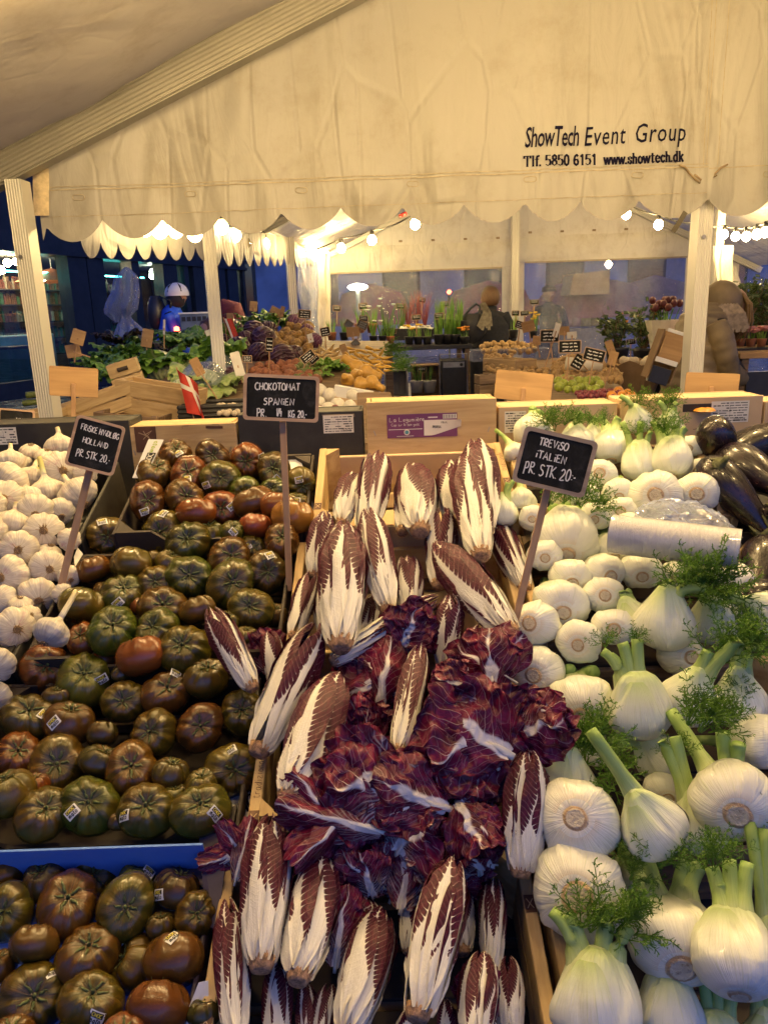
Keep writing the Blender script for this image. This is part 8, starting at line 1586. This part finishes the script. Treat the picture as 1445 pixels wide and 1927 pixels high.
for k, (px, lab) in enumerate(((768, 'first bunch of bare red twigs in the trough'), (785, 'middle bunch of bare red twigs in the trough'), (800, 'last bunch of bare red twigs in the trough'))):
    p = P(px, 618, 8.4); t = thing('twig_bunch', lab, 'twigs', p, 'red twig bunches'); m = MB()
    for i in range(16):
        a = rgt.uniform(0, 6.28); e = Vector((math.cos(a) * rgt.uniform(.02, .16), math.sin(a) * .1, rgt.uniform(.22, .40))); m.tube([(0, 0, 0), e * .5 + Vector((0, 0, .05)), e], [.004, .003, .0015], 4)
    m.build('twigs', petal['twig'], t); m = MB()
    for i in range(4): m.lathe([(.01, -.03), (.03, 0), (.012, .03)], 8, (rgt.uniform(-.07, .07), -.05, -.0))
    m.build('moss_tuft', petal['white'], t, True)['kind'] = 'stuff'
for (px, py, Y, h, lab, kw) in [(1160, 690, 6.6, .42, 'kumquat tree in a dark pot behind the tilted sign', dict(bloom='orange', nb=2)), (1210, 690, 6.9, .45, 'kumquat tree with small sign near the tulips', dict(bloom='orange', nb=2)), (1392, 660, 6.0, .42, 'dark leafy bush on the counter next to the puffer coat', {}), (1425, 660, 6.2, .5, 'yellow green bush on the counter at the frame edge', {}), (1450, 658, 6.0, .5, 'leafy bush cut by the frame edge', {})]:
    potted(lab, 'plant', P(px, py, Y), h * .8, .10, 'leaf_bush', 16, bush=True, bs=.045, spread=.40, **kw)
for (px, lab) in ((1392, 'pink flower pot on the tray beside the bush'), (1412, 'pink cyclamen pot in the middle of the tray'), (1432, 'pink flower pot at the end of the tray')): potted(lab, 'plant', P(px, 652, 5.5), .08, .035, 'leaf_mid', 14, bloom='pink', nb=12, pm='terracotta')
p = P(1415, 655, 5.5); t = thing('plant_tray', 'black tray under the pink flower pots', 'tray', p); m = MB(); m.box((0, 0, -.006), (.3, .16, .016)); m.build('tray', M['black_plastic'], t)
p = P(1246, 668, 6.8); t = thing('flower_bucket', 'black bucket of dark red tulips wrapped in paper', 'flowers', p); m = MB(); m.lathe([(.09, -.35), (.11, 0), (.115, .03)], 16); m.build('bucket', M['black_plastic'], t, True); m = MB(); m.lathe([(.09, 0), (.13, .16), (.16, .30)], 12, cap=False); m.build('paper_wrap', M['paper'], t)
for i in range(16):
    a = i * 2.4; r = .03 + .11 * (i / 16); m = MB(); m.lathe([(.012, -.03), (.028, -.012), (.03, .012), (.014, .035)], 9, (r * math.cos(a), r * math.sin(a), .40 + .03 * (i % 3))); m.build('bloom', petal['tulip'], t, True)
m = MB(); [m.tube([(.02 * math.cos(i), .02 * math.sin(i), .1), ((.03 + .11 * i / 16) * math.cos(i * 2.4), (.03 + .11 * i / 16) * math.sin(i * 2.4), .39)], .004, 4) for i in range(16)]; m.build('stems', M['leaf_mid'], t)
p = P(1198, 710, 6.0); t = thing('paper_bag', 'brown paper bag of mushrooms beside the display box', 'bag', p); m = MB(); m.grid(lambda u, v: ((.13 + .08 * v) * math.cos(2 * math.pi * u) * (1 + .08 * nz(u * 9, v * 4)), (.10 + .06 * v) * math.sin(2 * math.pi * u), -.16 + .28 * v + .02 * math.sin(u * 40) * v), 30, 8, True); m.build('paper', M['brown_card'], t)
for i in range(10): o = obj('mushroom', mus[i % 3], t); o.location = (rgt.uniform(-.13, .13), rgt.uniform(-.1, .1), .1 + rgt.uniform(0, .03)); o.scale = (.035,) * 3
p = P(1250, 670, 4.8); t = thing('display_box', 'tan tipped display box leaning before the puffer coat', 'box', p, None, Quaternion((0, 1, 0), rad(18)))
for nm, cc, ss, mm in (('back_panel', (0, .05, 0), (.15, .01, .30), 'sign_back'), ('side_panel', (-.075, 0, 0), (.01, .11, .30), 'brown_card'), ('side_panel', (.075, 0, 0), (.01, .11, .30), 'brown_card'), ('lid', (.01, -.055, .06), (.14, .012, .17), 'sign_back'), ('foil_edge', (.01, -.064, .15), (.14, .006, .02), 'white_card'), ('label_strip', (0, -.064, -.03), (.14, .004, .03), 'white_card'), ('black_sleeve', (-.01, -.05, -.12), (.12, .04, .10), 'black_plastic')): cb(t, nm, M[mm], cc, ss)
# heater and boxes below the flower table
p = P(852, 742, 7.5); t = thing('space_heater', 'black box heater with handle frame under the flower table', 'heater', (p.x, p.y, p.z)); h_ = .34
m = MB(); m.box((0, 0, h_ * .5), (.24, .26, h_)); bevel(m.build('casing', M['black_plastic'], t), .015); m = MB(); m.box((0, -.132, h_ * .86), (.2, .008, .05)); m.build('control_panel', M['steel'], t); m = MB(); m.tube([(-.13, -.1, 0), (-.13, -.1, h_ + .05), (.13, -.1, h_ + .05), (.13, -.1, 0)], .008, 8); m.build('handle_frame', M['steel'], t); m = MB(); m.tube([(.07, -.136, h_ * .86), (.07, -.15, h_ * .86)], .015, 12); m.build('dial', M['black_rubber'], t)
for (px, py, w, h, mt, lab) in ((800, 715, .26, .30, 'old_wood', 'upright wooden box framing the grey pots'), (745, 720, .22, .26, 'grey_cloth', 'grey plastic crate under the flower table')):
    p = P(px, py, 7.7); t = thing('storage_crate', lab, 'crate', p)
    for nm, cc, ss in (('side_panel', (-w / 2, 0, 0), (.014, .25, h)), ('side_panel', (w / 2, 0, 0), (.014, .25, h)), ('top_panel', (0, 0, h / 2), (w + .014, .25, .014)), ('bottom_panel', (0, 0, -h / 2), (w + .014, .25, .014)), ('rear_panel', (0, .12, 0), (w - .016, .012, h - .016))): cb(t, nm, M[mt], cc, ss)

# ------------------------------------------------------------------ people
skinm = simple('skin', (.42, .24, .16), .5, .06, 20, .05); coatm = simple('navy_wool', (.010, .012, .022), .85, .3, 40, .3); bluej = simple('blue_jacket', (.03, .11, .62), .55, .2, 6, .2, .01); marm = simple('maroon_knit', (.085, .010, .022), .9, .2, 40, .3); pufm = simple('khaki_quilt', (.19, .14, .075), .5, .2, 8, .3, .01); dkm = simple('dark_trousers', (.012, .012, .016), .8, .3, 20, .2); hairb = simple('brown_hair', (.10, .05, .022), .5, .35, 9, .5, .01, stretch=(30, 30, 2)); hairl = simple('blond_hair', (.30, .19, .085), .5, .3, 9, .5, .01, stretch=(30, 30, 2))
def skin_mesh(name, verts, edges, mat, parent, sub=2):
    me = bpy.data.meshes.new(name); me.from_pydata([v[:3] for v in verts], edges, []); o = obj(name, me); md = o.modifiers.new('skin', 'SKIN'); sk = me.skin_vertices[0].data if me.skin_vertices else None
    if sk is None:
        bm = bmesh.new(); bm.from_mesh(me); bm.verts.layers.skin.verify(); bm.to_mesh(me); bm.free(); sk = me.skin_vertices[0].data
    for i, v in enumerate(verts): sk[i].radius = (v[3], v[4] if len(v) > 4 else v[3]); sk[i].use_root = (i == 0)
    s = o.modifiers.new('sub', 'SUBSURF'); s.levels = sub; s.render_levels = sub
    dg = bpy.context.evaluated_depsgraph_get(); m2 = bpy.data.meshes.new_from_object(o.evaluated_get(dg)); bpy.data.objects.remove(o); m2.name = name; m2.materials.clear(); m2.materials.append(mat); m2.polygons.foreach_set('use_smooth', [True] * len(m2.polygons)); o2 = obj(name, m2, parent); return o2
def hand_on(parent, wrist, d, side, mat):
    """palm, four unequal fingers and a thumb from the palm's side"""
    w = Vector(wrist); d = Vector(d).normalized(); s = d.cross(Vector((0, 0, 1))).normalized() * side; v = [(*w, .022, .016), (*(w + d * .05), .034, .014), (*(w + d * .09), .032, .013)]; e = [(0, 1), (1, 2)]
    for k, (off, L) in enumerate(((-.027, .062), (-.009, .075), (.009, .072), (.026, .055))):
        b0 = w + d * .095 + s * off; b1 = b0 + d * L * .55 + Vector((0, 0, -.012)); b2 = b0 + d * L * .85 + Vector((0, 0, -.034)); n = len(v); v += [(*b0, .0095), (*b1, .0085), (*b2, .007)]; e += [(2, n), (n, n + 1), (n + 1, n + 2)]
    b0 = w + d * .045 + s * -.034; b1 = b0 + d * .03 - s * .02 + Vector((0, 0, -.012)); n = len(v); v += [(*b0, .011), (*b1, .009)]; e += [(1, n), (n, n + 1)]
    return skin_mesh('hand', v, e, mat, parent, 1)
def head(parent, c, face, mat, hair, hairfn=None, r=.105):
    """head with eyes, nose, mouth, ears; face = direction looked at"""
    c = Vector(c); f = Vector(face).normalized(); q = frame((0, 0, 1), f).to_matrix() if abs(f.z) < .9 else frame((0, 0, 1), (0, 1, 0)).to_matrix(); q = frame(Vector((0, 0, 1)) - f * f.z * .9 if False else Vector((0, 0, 1)) + Vector((f.x, f.y, 0)) * (-f.z * .7), f).to_matrix()
    def fn(u, v):
        a = 2 * math.pi * u; p = math.pi * (.02 + .96 * v); x, y, z = math.sin(p) * math.cos(a), math.sin(p) * math.sin(a), math.cos(p); fx = max(0, x); jaw = max(0, -z)
        X = x * (1.02 - .10 * jaw) + .17 * math.exp(-((y / .16) ** 2 + ((z + .10) / .22) ** 2)) * fx - .06 * math.exp(-(((abs(y) - .34) / .14) ** 2 + ((z - .10) / .10) ** 2)) * fx + .05 * math.exp(-((y / .3) ** 2 + ((z + .48) / .08) ** 2)) * fx
        return c + q @ Vector((X, y * (.80 - .20 * jaw), z * 1.22)) * r
    m = MB(); m.grid(fn, 36, 26, True); h = m.build('head', mat, parent, True)
    for s in (-1, 1):
        m = MB(); m.lathe([(.002, .008), (.009, .004), (.011, 0), (.009, -.005)], 10, c + q @ Vector((.86, s * .33, .10)) * r); m.build('eye', M['white_card'], h, True)
        m = MB(); m.lathe([(.01, -.025), (.018, 0), (.012, .028)], 8, c + q @ Vector((-.05, s * .80, -.05)) * r); m.build('ear', mat, h, True)
    return h, q
def shell(parent, name, mat, rings, n=36, quilt=0., seed=0, cap=True):
    """clothing as one sheet through elliptical rings (centre, rx, ry, yaw)"""
    def fn(u, v):
        x = v * (len(rings) - 1); i = min(int(x), len(rings) - 2); f = x - i; f = f; A, B = rings[i], rings[i + 1]; c = Vector(A[0]).lerp(Vector(B[0]), f); rx, ry = A[1] * (1 - f) + B[1] * f, A[2] * (1 - f) + B[2] * f; a = 2 * math.pi * u; k = 1 + quilt * (abs(math.sin(v * math.pi * len(rings) * 1.5)) ** .4 - .6) + .04 * nz(math.cos(a) * 2 + seed, math.sin(a) * 2, v * 5)
        ax = (Vector(B[0]) - Vector(A[0])).normalized(); X = Vector((1, 0, 0)) - ax * ax.x; X.normalize(); Y = ax.cross(X); return c + X * rx * k * math.cos(a) + Y * ry * k * math.sin(a)
    m = MB(); idx = m.grid(fn, n, (len(rings) - 1) * 8, True)
    if cap: m.face(idx[-1]); m.face(idx[0][::-1])
    return m.build(name, mat, parent, True)
# --- woman from behind in a long dark coat
b0 = P(921, 600, 8.7); t = thing('person', 'person in a long dark coat seen from behind, bag on shoulder', 'person', (b0.x, b0.y, 0)); k = P(921, 540, 8.7).z / 1.73
V_ = [(0, 0, .95 * k, .13, .10), (0, .02, 1.2 * k, .14, .10), (0, .05, 1.40 * k, .12, .09), (.01, .08, 1.50 * k, .05), (.02, .10, 1.58 * k, .05), (-.17, .05, 1.40 * k, .06), (-.24, .12, 1.14 * k, .048), (-.20, .32, 1.0 * k, .038), (.17, .05, 1.40 * k, .06), (.23, .12, 1.14 * k, .048), (.18, .34, 1.02 * k, .038), (-.09, 0, .86 * k, .09), (-.09, .02, .47 * k, .06), (-.09, 0, .09, .045), (-.09, .14, .04, .04), (.09, 0, .86 * k, .09), (.09, .02, .47 * k, .06), (.09, 0, .09, .045), (.09, .14, .04, .04)]
E_ = [(0, 1), (1, 2), (2, 3), (3, 4), (2, 5), (5, 6), (6, 7), (2, 8), (8, 9), (9, 10), (0, 11), (11, 12), (12, 13), (13, 14), (0, 15), (15, 16), (16, 17), (17, 18)]
skin_mesh('body', V_, E_, dkm, t); h, q = head(t, (.02, .12, 1.60 * k), (.05, 1, -.35), skinm, hairb)
m = MB(); m.grid(lambda u, v: Vector((.02, .10, 1.625 * k)) + Vector((.104 * math.sin(math.pi * (.04 + .72 * v)) * math.cos(2 * math.pi * u) * (1 + .07 * nz(u * 9, v * 4)), .112 * math.sin(math.pi * (.04 + .72 * v)) * math.sin(2 * math.pi * u) - .015 - .03 * v, .125 * math.cos(math.pi * (.04 + .72 * v)))), 30, 14, True); m.build('hair', hairb, t, True)
shell(t, 'coat', coatm, [((0, .02, .36 * k), .25, .20), ((0, .02, .62 * k), .235, .19), ((0, .02, .90 * k), .215, .165), ((0, .03, 1.12 * k), .21, .15), ((.0, .05, 1.30 * k), .225, .145), ((.0, .06, 1.40 * k), .19, .12), ((.01, .075, 1.475 * k), .085, .08), ((.02, .08, 1.53 * k), .075, .075)], seed=3)
for s in (-1, 1):
    shell(t, 'sleeve', coatm, [((s * .155, .05, 1.42 * k), .07, .075), ((s * .235, .08, 1.27 * k), .072, .075), ((s * .255, .13, 1.12 * k), .066, .066), ((s * .22, .25, 1.03 * k), .058, .058), ((s * .19, .33, 1.0 * k), .052, .05)], 20, seed=s); hand_on(t, (s * .185, .35, .99 * k), (0, 1, -.1), s, skinm)
m = MB(); m.ribbon([(-.20, -.15, 1.06 * k), (-.1, -.165, 1.055 * k), (0, -.17, 1.05 * k), (.1, -.165, 1.055 * k), (.2, -.15, 1.06 * k)], .045, (0, -1, 0)); m.build('half_belt', coatm, t)
bg = P(880, 617, 8.5); bt = thing('shoulder_bag', 'slouchy black shoulder bag on the dark coat', 'bag', bg); m = MB(); m.grid(lambda u, v: ((.17 * math.sin(math.pi * (.08 + .84 * v)) ** .6) * math.cos(2 * math.pi * u) * (1 + .12 * nz(u * 6, v * 4)) + .06 * v, .07 * math.sin(math.pi * (.08 + .84 * v)) ** .6 * math.sin(2 * math.pi * u), -.17 + .32 * v), 28, 16, True); m.build('pouch', M['black_plastic'], bt, True); m = MB(); m.tube([(-.05, 0, .11), (.03, .03, .20), (.10, .07, .25), (.14, .06, .22), (.12, 0, .1)], .014, 8); m.build('strap', M['black_plastic'], bt, True)
sc = P(907, 592, 8.45); s_ = thing('scarf', 'grey fringed scarf tied to the shoulder bag', 'scarf', sc); m = MB()
for i in range(7): m.ribbon([(-.01 + .004 * i, -.01 * i, .12), (.02 + .01 * i, -.02, .02), (-.05 + .024 * i, -.03, -.12 - .02 * (i % 3))], .03, (0, -1, 0))
m.build('cloth', simple('scarf_wool', (.20, .18, .14), .9, .3, 30, .3), s_)
# --- person in a khaki puffer bending over the counter
b0 = P(1310, 640, 5.3); t = thing('person', 'person in a khaki puffer coat bending over the counter, blond hair down', 'person', (b0.x, b0.y, 0)); tip_ = P(1342, 556, 5.3); dx = tip_.x - b0.x; H_ = tip_.z
V_ = [(0, 0, .90, .13, .11), (.05, .03, 1.12, .14, .11), (dx * .75, .06, 1.30, .12), (dx + .08, .10, 1.38, .055), (dx + .14, .12, 1.40, .05), (dx * .7 + .02, -.12, 1.28, .065), (dx + .10, -.12, 1.05, .05), (dx + .26, .0, .93, .04), (dx * .7, .22, 1.28, .065), (dx + .12, .24, 1.06, .05), (dx + .28, .2, .94, .04), (-.02, -.09, .82, .09), (-.02, -.09, .46, .06), (-.02, -.09, .08, .05), (.12, -.09, .04, .045), (-.02, .10, .82, .09), (-.02, .10, .46, .06), (-.02, .10, .08, .05), (.12, .10, .04, .045)]
skin_mesh('body', V_, E_, dkm, t); hc = Vector((dx + .17, .10, 1.40)); head(t, hc, (1, -.1, -.75), skinm, hairl)
shell(t, 'puffer_coat', pufm, [((-.06, 0, .42), .17, .2), ((-.06, 0, .56), .18, .21), ((-.05, 0, .70), .18, .21), ((-.03, 0, .84), .18, .21), ((.0, .01, .98), .18, .21), ((.03, .02, 1.12), .18, .205), ((dx * .5, .04, 1.25), .17, .195), ((dx * .75, .06, 1.35), .14, .17), ((dx - .02, .07, 1.42), .09, .11)], quilt=.13, seed=5)
shell(t, 'puffer_sleeve', pufm, [((dx * .65, -.14, 1.30), .07, .075), ((dx + .0, -.18, 1.20), .08, .08), ((dx + .03, -.18, 1.09), .078, .078), ((dx + .07, -.15, 1.0), .072, .072), ((dx + .16, -.08, .95), .064, .064), ((dx + .24, -.03, .92), .05, .05)], 24, .09, 8)
shell(t, 'puffer_sleeve', pufm, [((dx * .8, .2, 1.30), .09, .09), ((dx + .08, .25, 1.16), .09, .09), ((dx + .17, .25, 1.02), .085, .085), ((dx + .27, .2, .94), .06, .06)], 24, .14, 9)
hand_on(t, (dx + .27, -.02, .915), (1, .1, -.2), 1, skinm); hand_on(t, (dx + .29, .2, .93), (1, 0, -.2), -1, skinm)
m = MB(); m.grid(lambda u, v: hc + Vector((-.06, -.02, .03)) + Vector((.135 * math.sin(math.pi * (.05 + .62 * v)) * math.cos(2 * math.pi * u) * (1 + .10 * nz(u * 8, v * 4)) - .02, .135 * math.sin(math.pi * (.05 + .62 * v)) * math.sin(2 * math.pi * u), .15 * math.cos(math.pi * (.05 + .62 * v)))), 30, 12, True); m.build('hood', pufm, t, True)
m = MB()
for i in range(60): yy = -.11 + .21 * i / 59; e = .03 * nz(i * 1.7); m.tube([hc + Vector((.03, yy * .8, .09)), hc + Vector((.075 + e, yy, .02)), hc + Vector((.085 + 1.5 * e, yy * 1.05, -.09)), hc + Vector((.05 + 2.5 * e, yy, -.19 - .09 * abs(nz(i * 3.1))))], [.008, .009, .008, .002], 4)
m.build('hair', hairl, t, True)
m = MB()
for i in range(6): m.ribbon([hc + Vector((-.15 + .02 * i, -.17, .02)), hc + Vector((-.10 + .02 * i, -.19, -.04)), hc + Vector((-.06 + .02 * i, -.18, -.16 + .02 * (i % 2)))], .03, (0, -1, 0))
m.build('scarf', simple('beige_scarf', (.33, .26, .19), .9, .3, 30, .3), t)
# --- cyclist in blue with white helmet
b0 = P(306, 600, 9.6); t = thing('person', 'person in blue jacket and white cycle helmet leaning to a bicycle', 'person', (b0.x, b0.y, 0)); hx = P(333, 555, 9.6); dx = hx.x - b0.x; hz = hx.z
V_ = [(0, 0, .92, .13, .10), (.05, 0, 1.15, .13, .10), (.13, 0, hz - .22, .12, .09), (dx - .03, 0, hz - .12, .05), (dx, 0, hz - .06, .05), (.12, -.17, hz - .24, .06), (.26, -.2, 1.14, .048), (.40, -.16, 1.0, .038), (.12, .17, hz - .24, .06), (.26, .2, 1.14, .048), (.40, .16, 1.0, .038), (0, -.09, .85, .085), (.02, -.09, .46, .06), (-.02, -.09, .09, .045), (.12, -.09, .05, .04), (0, .09, .85, .085), (.04, .09, .46, .06), (.0, .09, .09, .045), (.14, .09, .05, .04)]
skin_mesh('body', V_, E_, dkm, t); hc = Vector((dx + .01, 0, hz - .02)); head(t, hc, (.55, .8, -.5), skinm, hairb); m = MB(); m.lathe([(.09, .02), (.108, -.03), (.095, -.09), (.06, -.12)], 18, hc + Vector((-.025, -.012, 0)), False); m.build('hair', dkm, t, True)
shell(t, 'jacket', bluej, [((-.02, 0, .86), .17, .20), ((.02, 0, 1.05), .165, .20), ((.08, 0, 1.22), .165, .21), ((.13, 0, hz - .20), .13, .17), ((dx - .05, 0, hz - .12), .07, .08)], seed=11)
for s in (-1, 1): shell(t, 'sleeve', bluej, [((.12, s * .17, hz - .22), .07, .07), ((.22, s * .2, 1.22), .07, .07), ((.29, s * .2, 1.12), .062, .062), ((.40, s * .16, 1.01), .05, .05)], 18, seed=s + 12); hand_on(t, (.41, s * .16, 1.0), (1, 0, -.3), s, skinm)
m = MB(); m.grid(lambda u, v: hc + Vector((-.01 + .145 * math.sin(math.pi * .56 * (.03 + .97 * v)) * math.cos(2 * math.pi * u), .115 * math.sin(math.pi * .56 * (.03 + .97 * v)) * math.sin(2 * math.pi * u), .035 + .13 * math.cos(math.pi * .56 * (.03 + .97 * v)))), 30, 12, True); hl = m.build('helmet', M['white_card'], t, True)
for i in range(5): a = i * 1.25 + .3; m = MB(); d_ = Vector((math.cos(a), .8 * math.sin(a), 0)); m.tube([hc + d_ * .06 + Vector((-.01, 0, .152)), hc + d_ * .115 + Vector((-.01, 0, .118)), hc + d_ * .142 + Vector((-.01, 0, .06))], [.006, .012, .008], 6); m.build('vent', M['black_rubber'], hl, True)
bp = P(296, 592, 9.6); bt = thing('backpack', 'black backpack on the back of the blue jacket', 'backpack', bp); m = MB(); m.grid(lambda u, v: (.11 * math.cos(2 * math.pi * u) * math.sin(math.pi * (.06 + .88 * v)) ** .4, .15 * math.sin(2 * math.pi * u) * math.sin(math.pi * (.06 + .88 * v)) ** .4, -.22 + .44 * v), 24, 12, True); m.build('pack', M['black_plastic'], bt, True); m = MB(); m.tube([(.08, -.1, .2), (.2, -.1, .16), (.18, -.1, -.1)], .016, 6); m.build('strap', M['black_plastic'], bt, True)
bk = P(345, 640, 9.4); t = thing('bicycle', 'bicycle with grey cargo crate and glowing red tail lamp', 'bicycle', (bk.x, bk.y, 0))
for x in (-.25, .80):
    m = MB(); m.tube([(x + .33 * math.cos(a), 0, .33 + .33 * math.sin(a)) for a in [i * 2 * math.pi / 28 for i in range(29)]], .02, 8, False); w_ = m.build('wheel', M['black_rubber'], t, True); m = MB(); [m.tube([(x, 0, .33), (x + .31 * math.cos(a), 0, .33 + .31 * math.sin(a))], .002, 4) for a in [i * .52 for i in range(12)]]; m.build('spoke', M['steel'], w_)
for pts in ([(-.25, 0, .33), (.2, 0, .30), (.62, 0, .72), (.1, 0, .70), (.2, 0, .30)], [(.1, 0, .70), (-.25, 0, .33)], [(.8, 0, .33), (.66, 0, .62), (.60, 0, 1.0)], [(.2, 0, .3), (.08, 0, .85)]): m = MB(); m.tube(pts, .018, 8); m.build('frame_tube', M['blue_metal'], t, True)
m = MB(); m.tube([(.60, -.25, 1.0), (.62, 0, 1.02), (.60, .25, 1.0)], .013, 8); m.build('handlebar', M['steel'], t, True); m = MB(); m.box((.08, 0, .88), (.24, .14, .05)); bevel(m.build('saddle', M['black_plastic'], t), .02)
lp = P(333, 624, 9.3) - Vector(t.location); m = MB(); m.lathe([(.01, .06), (.03, .05), (.032, -.05), (.01, -.06)], 12, lp); m.build('tail_lamp', M['red_lamp'], t, True); m = MB(); m.tube([(-.2, 0, .66), (lp.x, lp.y, lp.z)], .012, 6); m.build('lamp_bracket', M['steel'], t)
cg = P(372, 606, 9.3); t2 = thing('cargo_crate', 'grey slotted plastic crate carried on the bicycle', 'crate', cg)
for nm, cc, ss in (('front_wall', (0, -.16, 0), (.32, .012, .2)), ('rear_wall', (0, .16, 0), (.32, .012, .2)), ('side_wall', (-.16, 0, 0), (.012, .306, .2)), ('side_wall', (.16, 0, 0), (.012, .306, .2)), ('base', (0, 0, -.10), (.33, .33, .012))): cb(t2, nm, simple('crate_plastic', (.10, .13, .20), .4, .2, 8, .1), cc, ss)
for i in range(5): m = MB(); m.box((-.12 + .06 * i, -.168, .04), (.045, .006, .05)); m.build('slot', M['black_plastic'], t2)
cb(t2, 'rim', M['white_card'], (0, -.17, .105), (.35, .02, .018))
# --- person bent over in a maroon sweater
b0 = P(418, 620, 7.6); t = thing('person', 'person in a maroon sweater bent over behind the alley post', 'person', (b0.x, b0.y, 0)); tp = P(425, 566, 7.6); hz = tp.z
V_ = [(0, 0, .92, .13, .11), (.0, 0, 1.15, .14, .11), (.04, -.04, hz - .10, .13, .10), (-.05, -.1, hz - .16, .055), (-.08, -.12, hz - .22, .05), (.08, -.2, hz - .16, .065), (.16, -.25, 1.1, .05), (.1, -.4, .95, .04), (.05, .15, hz - .14, .065), (.20, .12, 1.12, .05), (.2, -.1, .95, .04)] + V_[11:]
skin_mesh('body', V_, E_, dkm, t); head(t, (-.10, -.12, hz - .30), (-.3, -.5, -.9), skinm, hairb); m = MB(); m.lathe([(.02, .11), (.09, .08), (.118, .0), (.10, -.07)], 16, (-.09, -.10, hz - .26)); m.build('hair', hairb, t, True)
shell(t, 'sweater', marm, [((.02, 0, .85), .21, .19), ((.06, 0, 1.05), .235, .20), ((.07, -.02, 1.25), .22, .20), ((.05, -.04, hz - .10), .165, .16), ((-.0, -.05, hz + .0), .05, .05)], seed=15)
for s, pts in ((-1, [(.08, -.19, hz - .14), (.16, -.25, 1.12), (.11, -.38, .97)]), (1, [(.10, .13, hz - .16), (.26, .06, 1.12), (.24, -.1, .97)])):
    shell(t, 'sleeve', marm, [(pts[0], .075, .075), (pts[1], .075, .075), (pts[2], .055, .055)], 18, seed=s); hand_on(t, (pts[2][0], pts[2][1] - .02, pts[2][2] - .02), (0, -1, -.4), s, skinm)
# --- dim figure beyond the second clear window
b0 = P(1032, 600, 12.0); t = thing('person', 'dim person in dark clothes behind the second clear window', 'person', (b0.x, b0.y, 0)); kz = P(1032, 541, 12.0).z / 1.72
V_ = [(0, 0, .95 * kz, .14, .10), (0, 0, 1.2 * kz, .15, .1), (0, 0, 1.4 * kz, .13, .09), (0, 0, 1.5 * kz, .05), (0, 0, 1.56 * kz, .05), (-.2, 0, 1.4 * kz, .065), (-.26, -.05, 1.14 * kz, .05), (-.15, -.25, 1.05 * kz, .04), (.2, 0, 1.4 * kz, .065), (.26, -.05, 1.14 * kz, .05), (.15, -.25, 1.05 * kz, .04), (-.09, 0, .86, .09), (-.09, 0, .47, .06), (-.09, 0, .09, .045), (-.09, -.14, .04, .04), (.09, 0, .86, .09), (.09, 0, .47, .06), (.09, 0, .09, .045), (.09, -.14, .04, .04)]
skin_mesh('body', V_, E_, coatm, t); head(t, (0, 0, 1.62 * kz), (0, -1, -.2), skinm, hairb); m = MB(); m.lathe([(.02, .13), (.1, .1), (.115, .03)], 16, (0, .01, 1.63 * kz), False); m.build('cap', dkm, t, True)
for s in (-1, 1): hand_on(t, (s * .15, -.26, 1.05 * kz), (0, -1, 0), s, skinm)
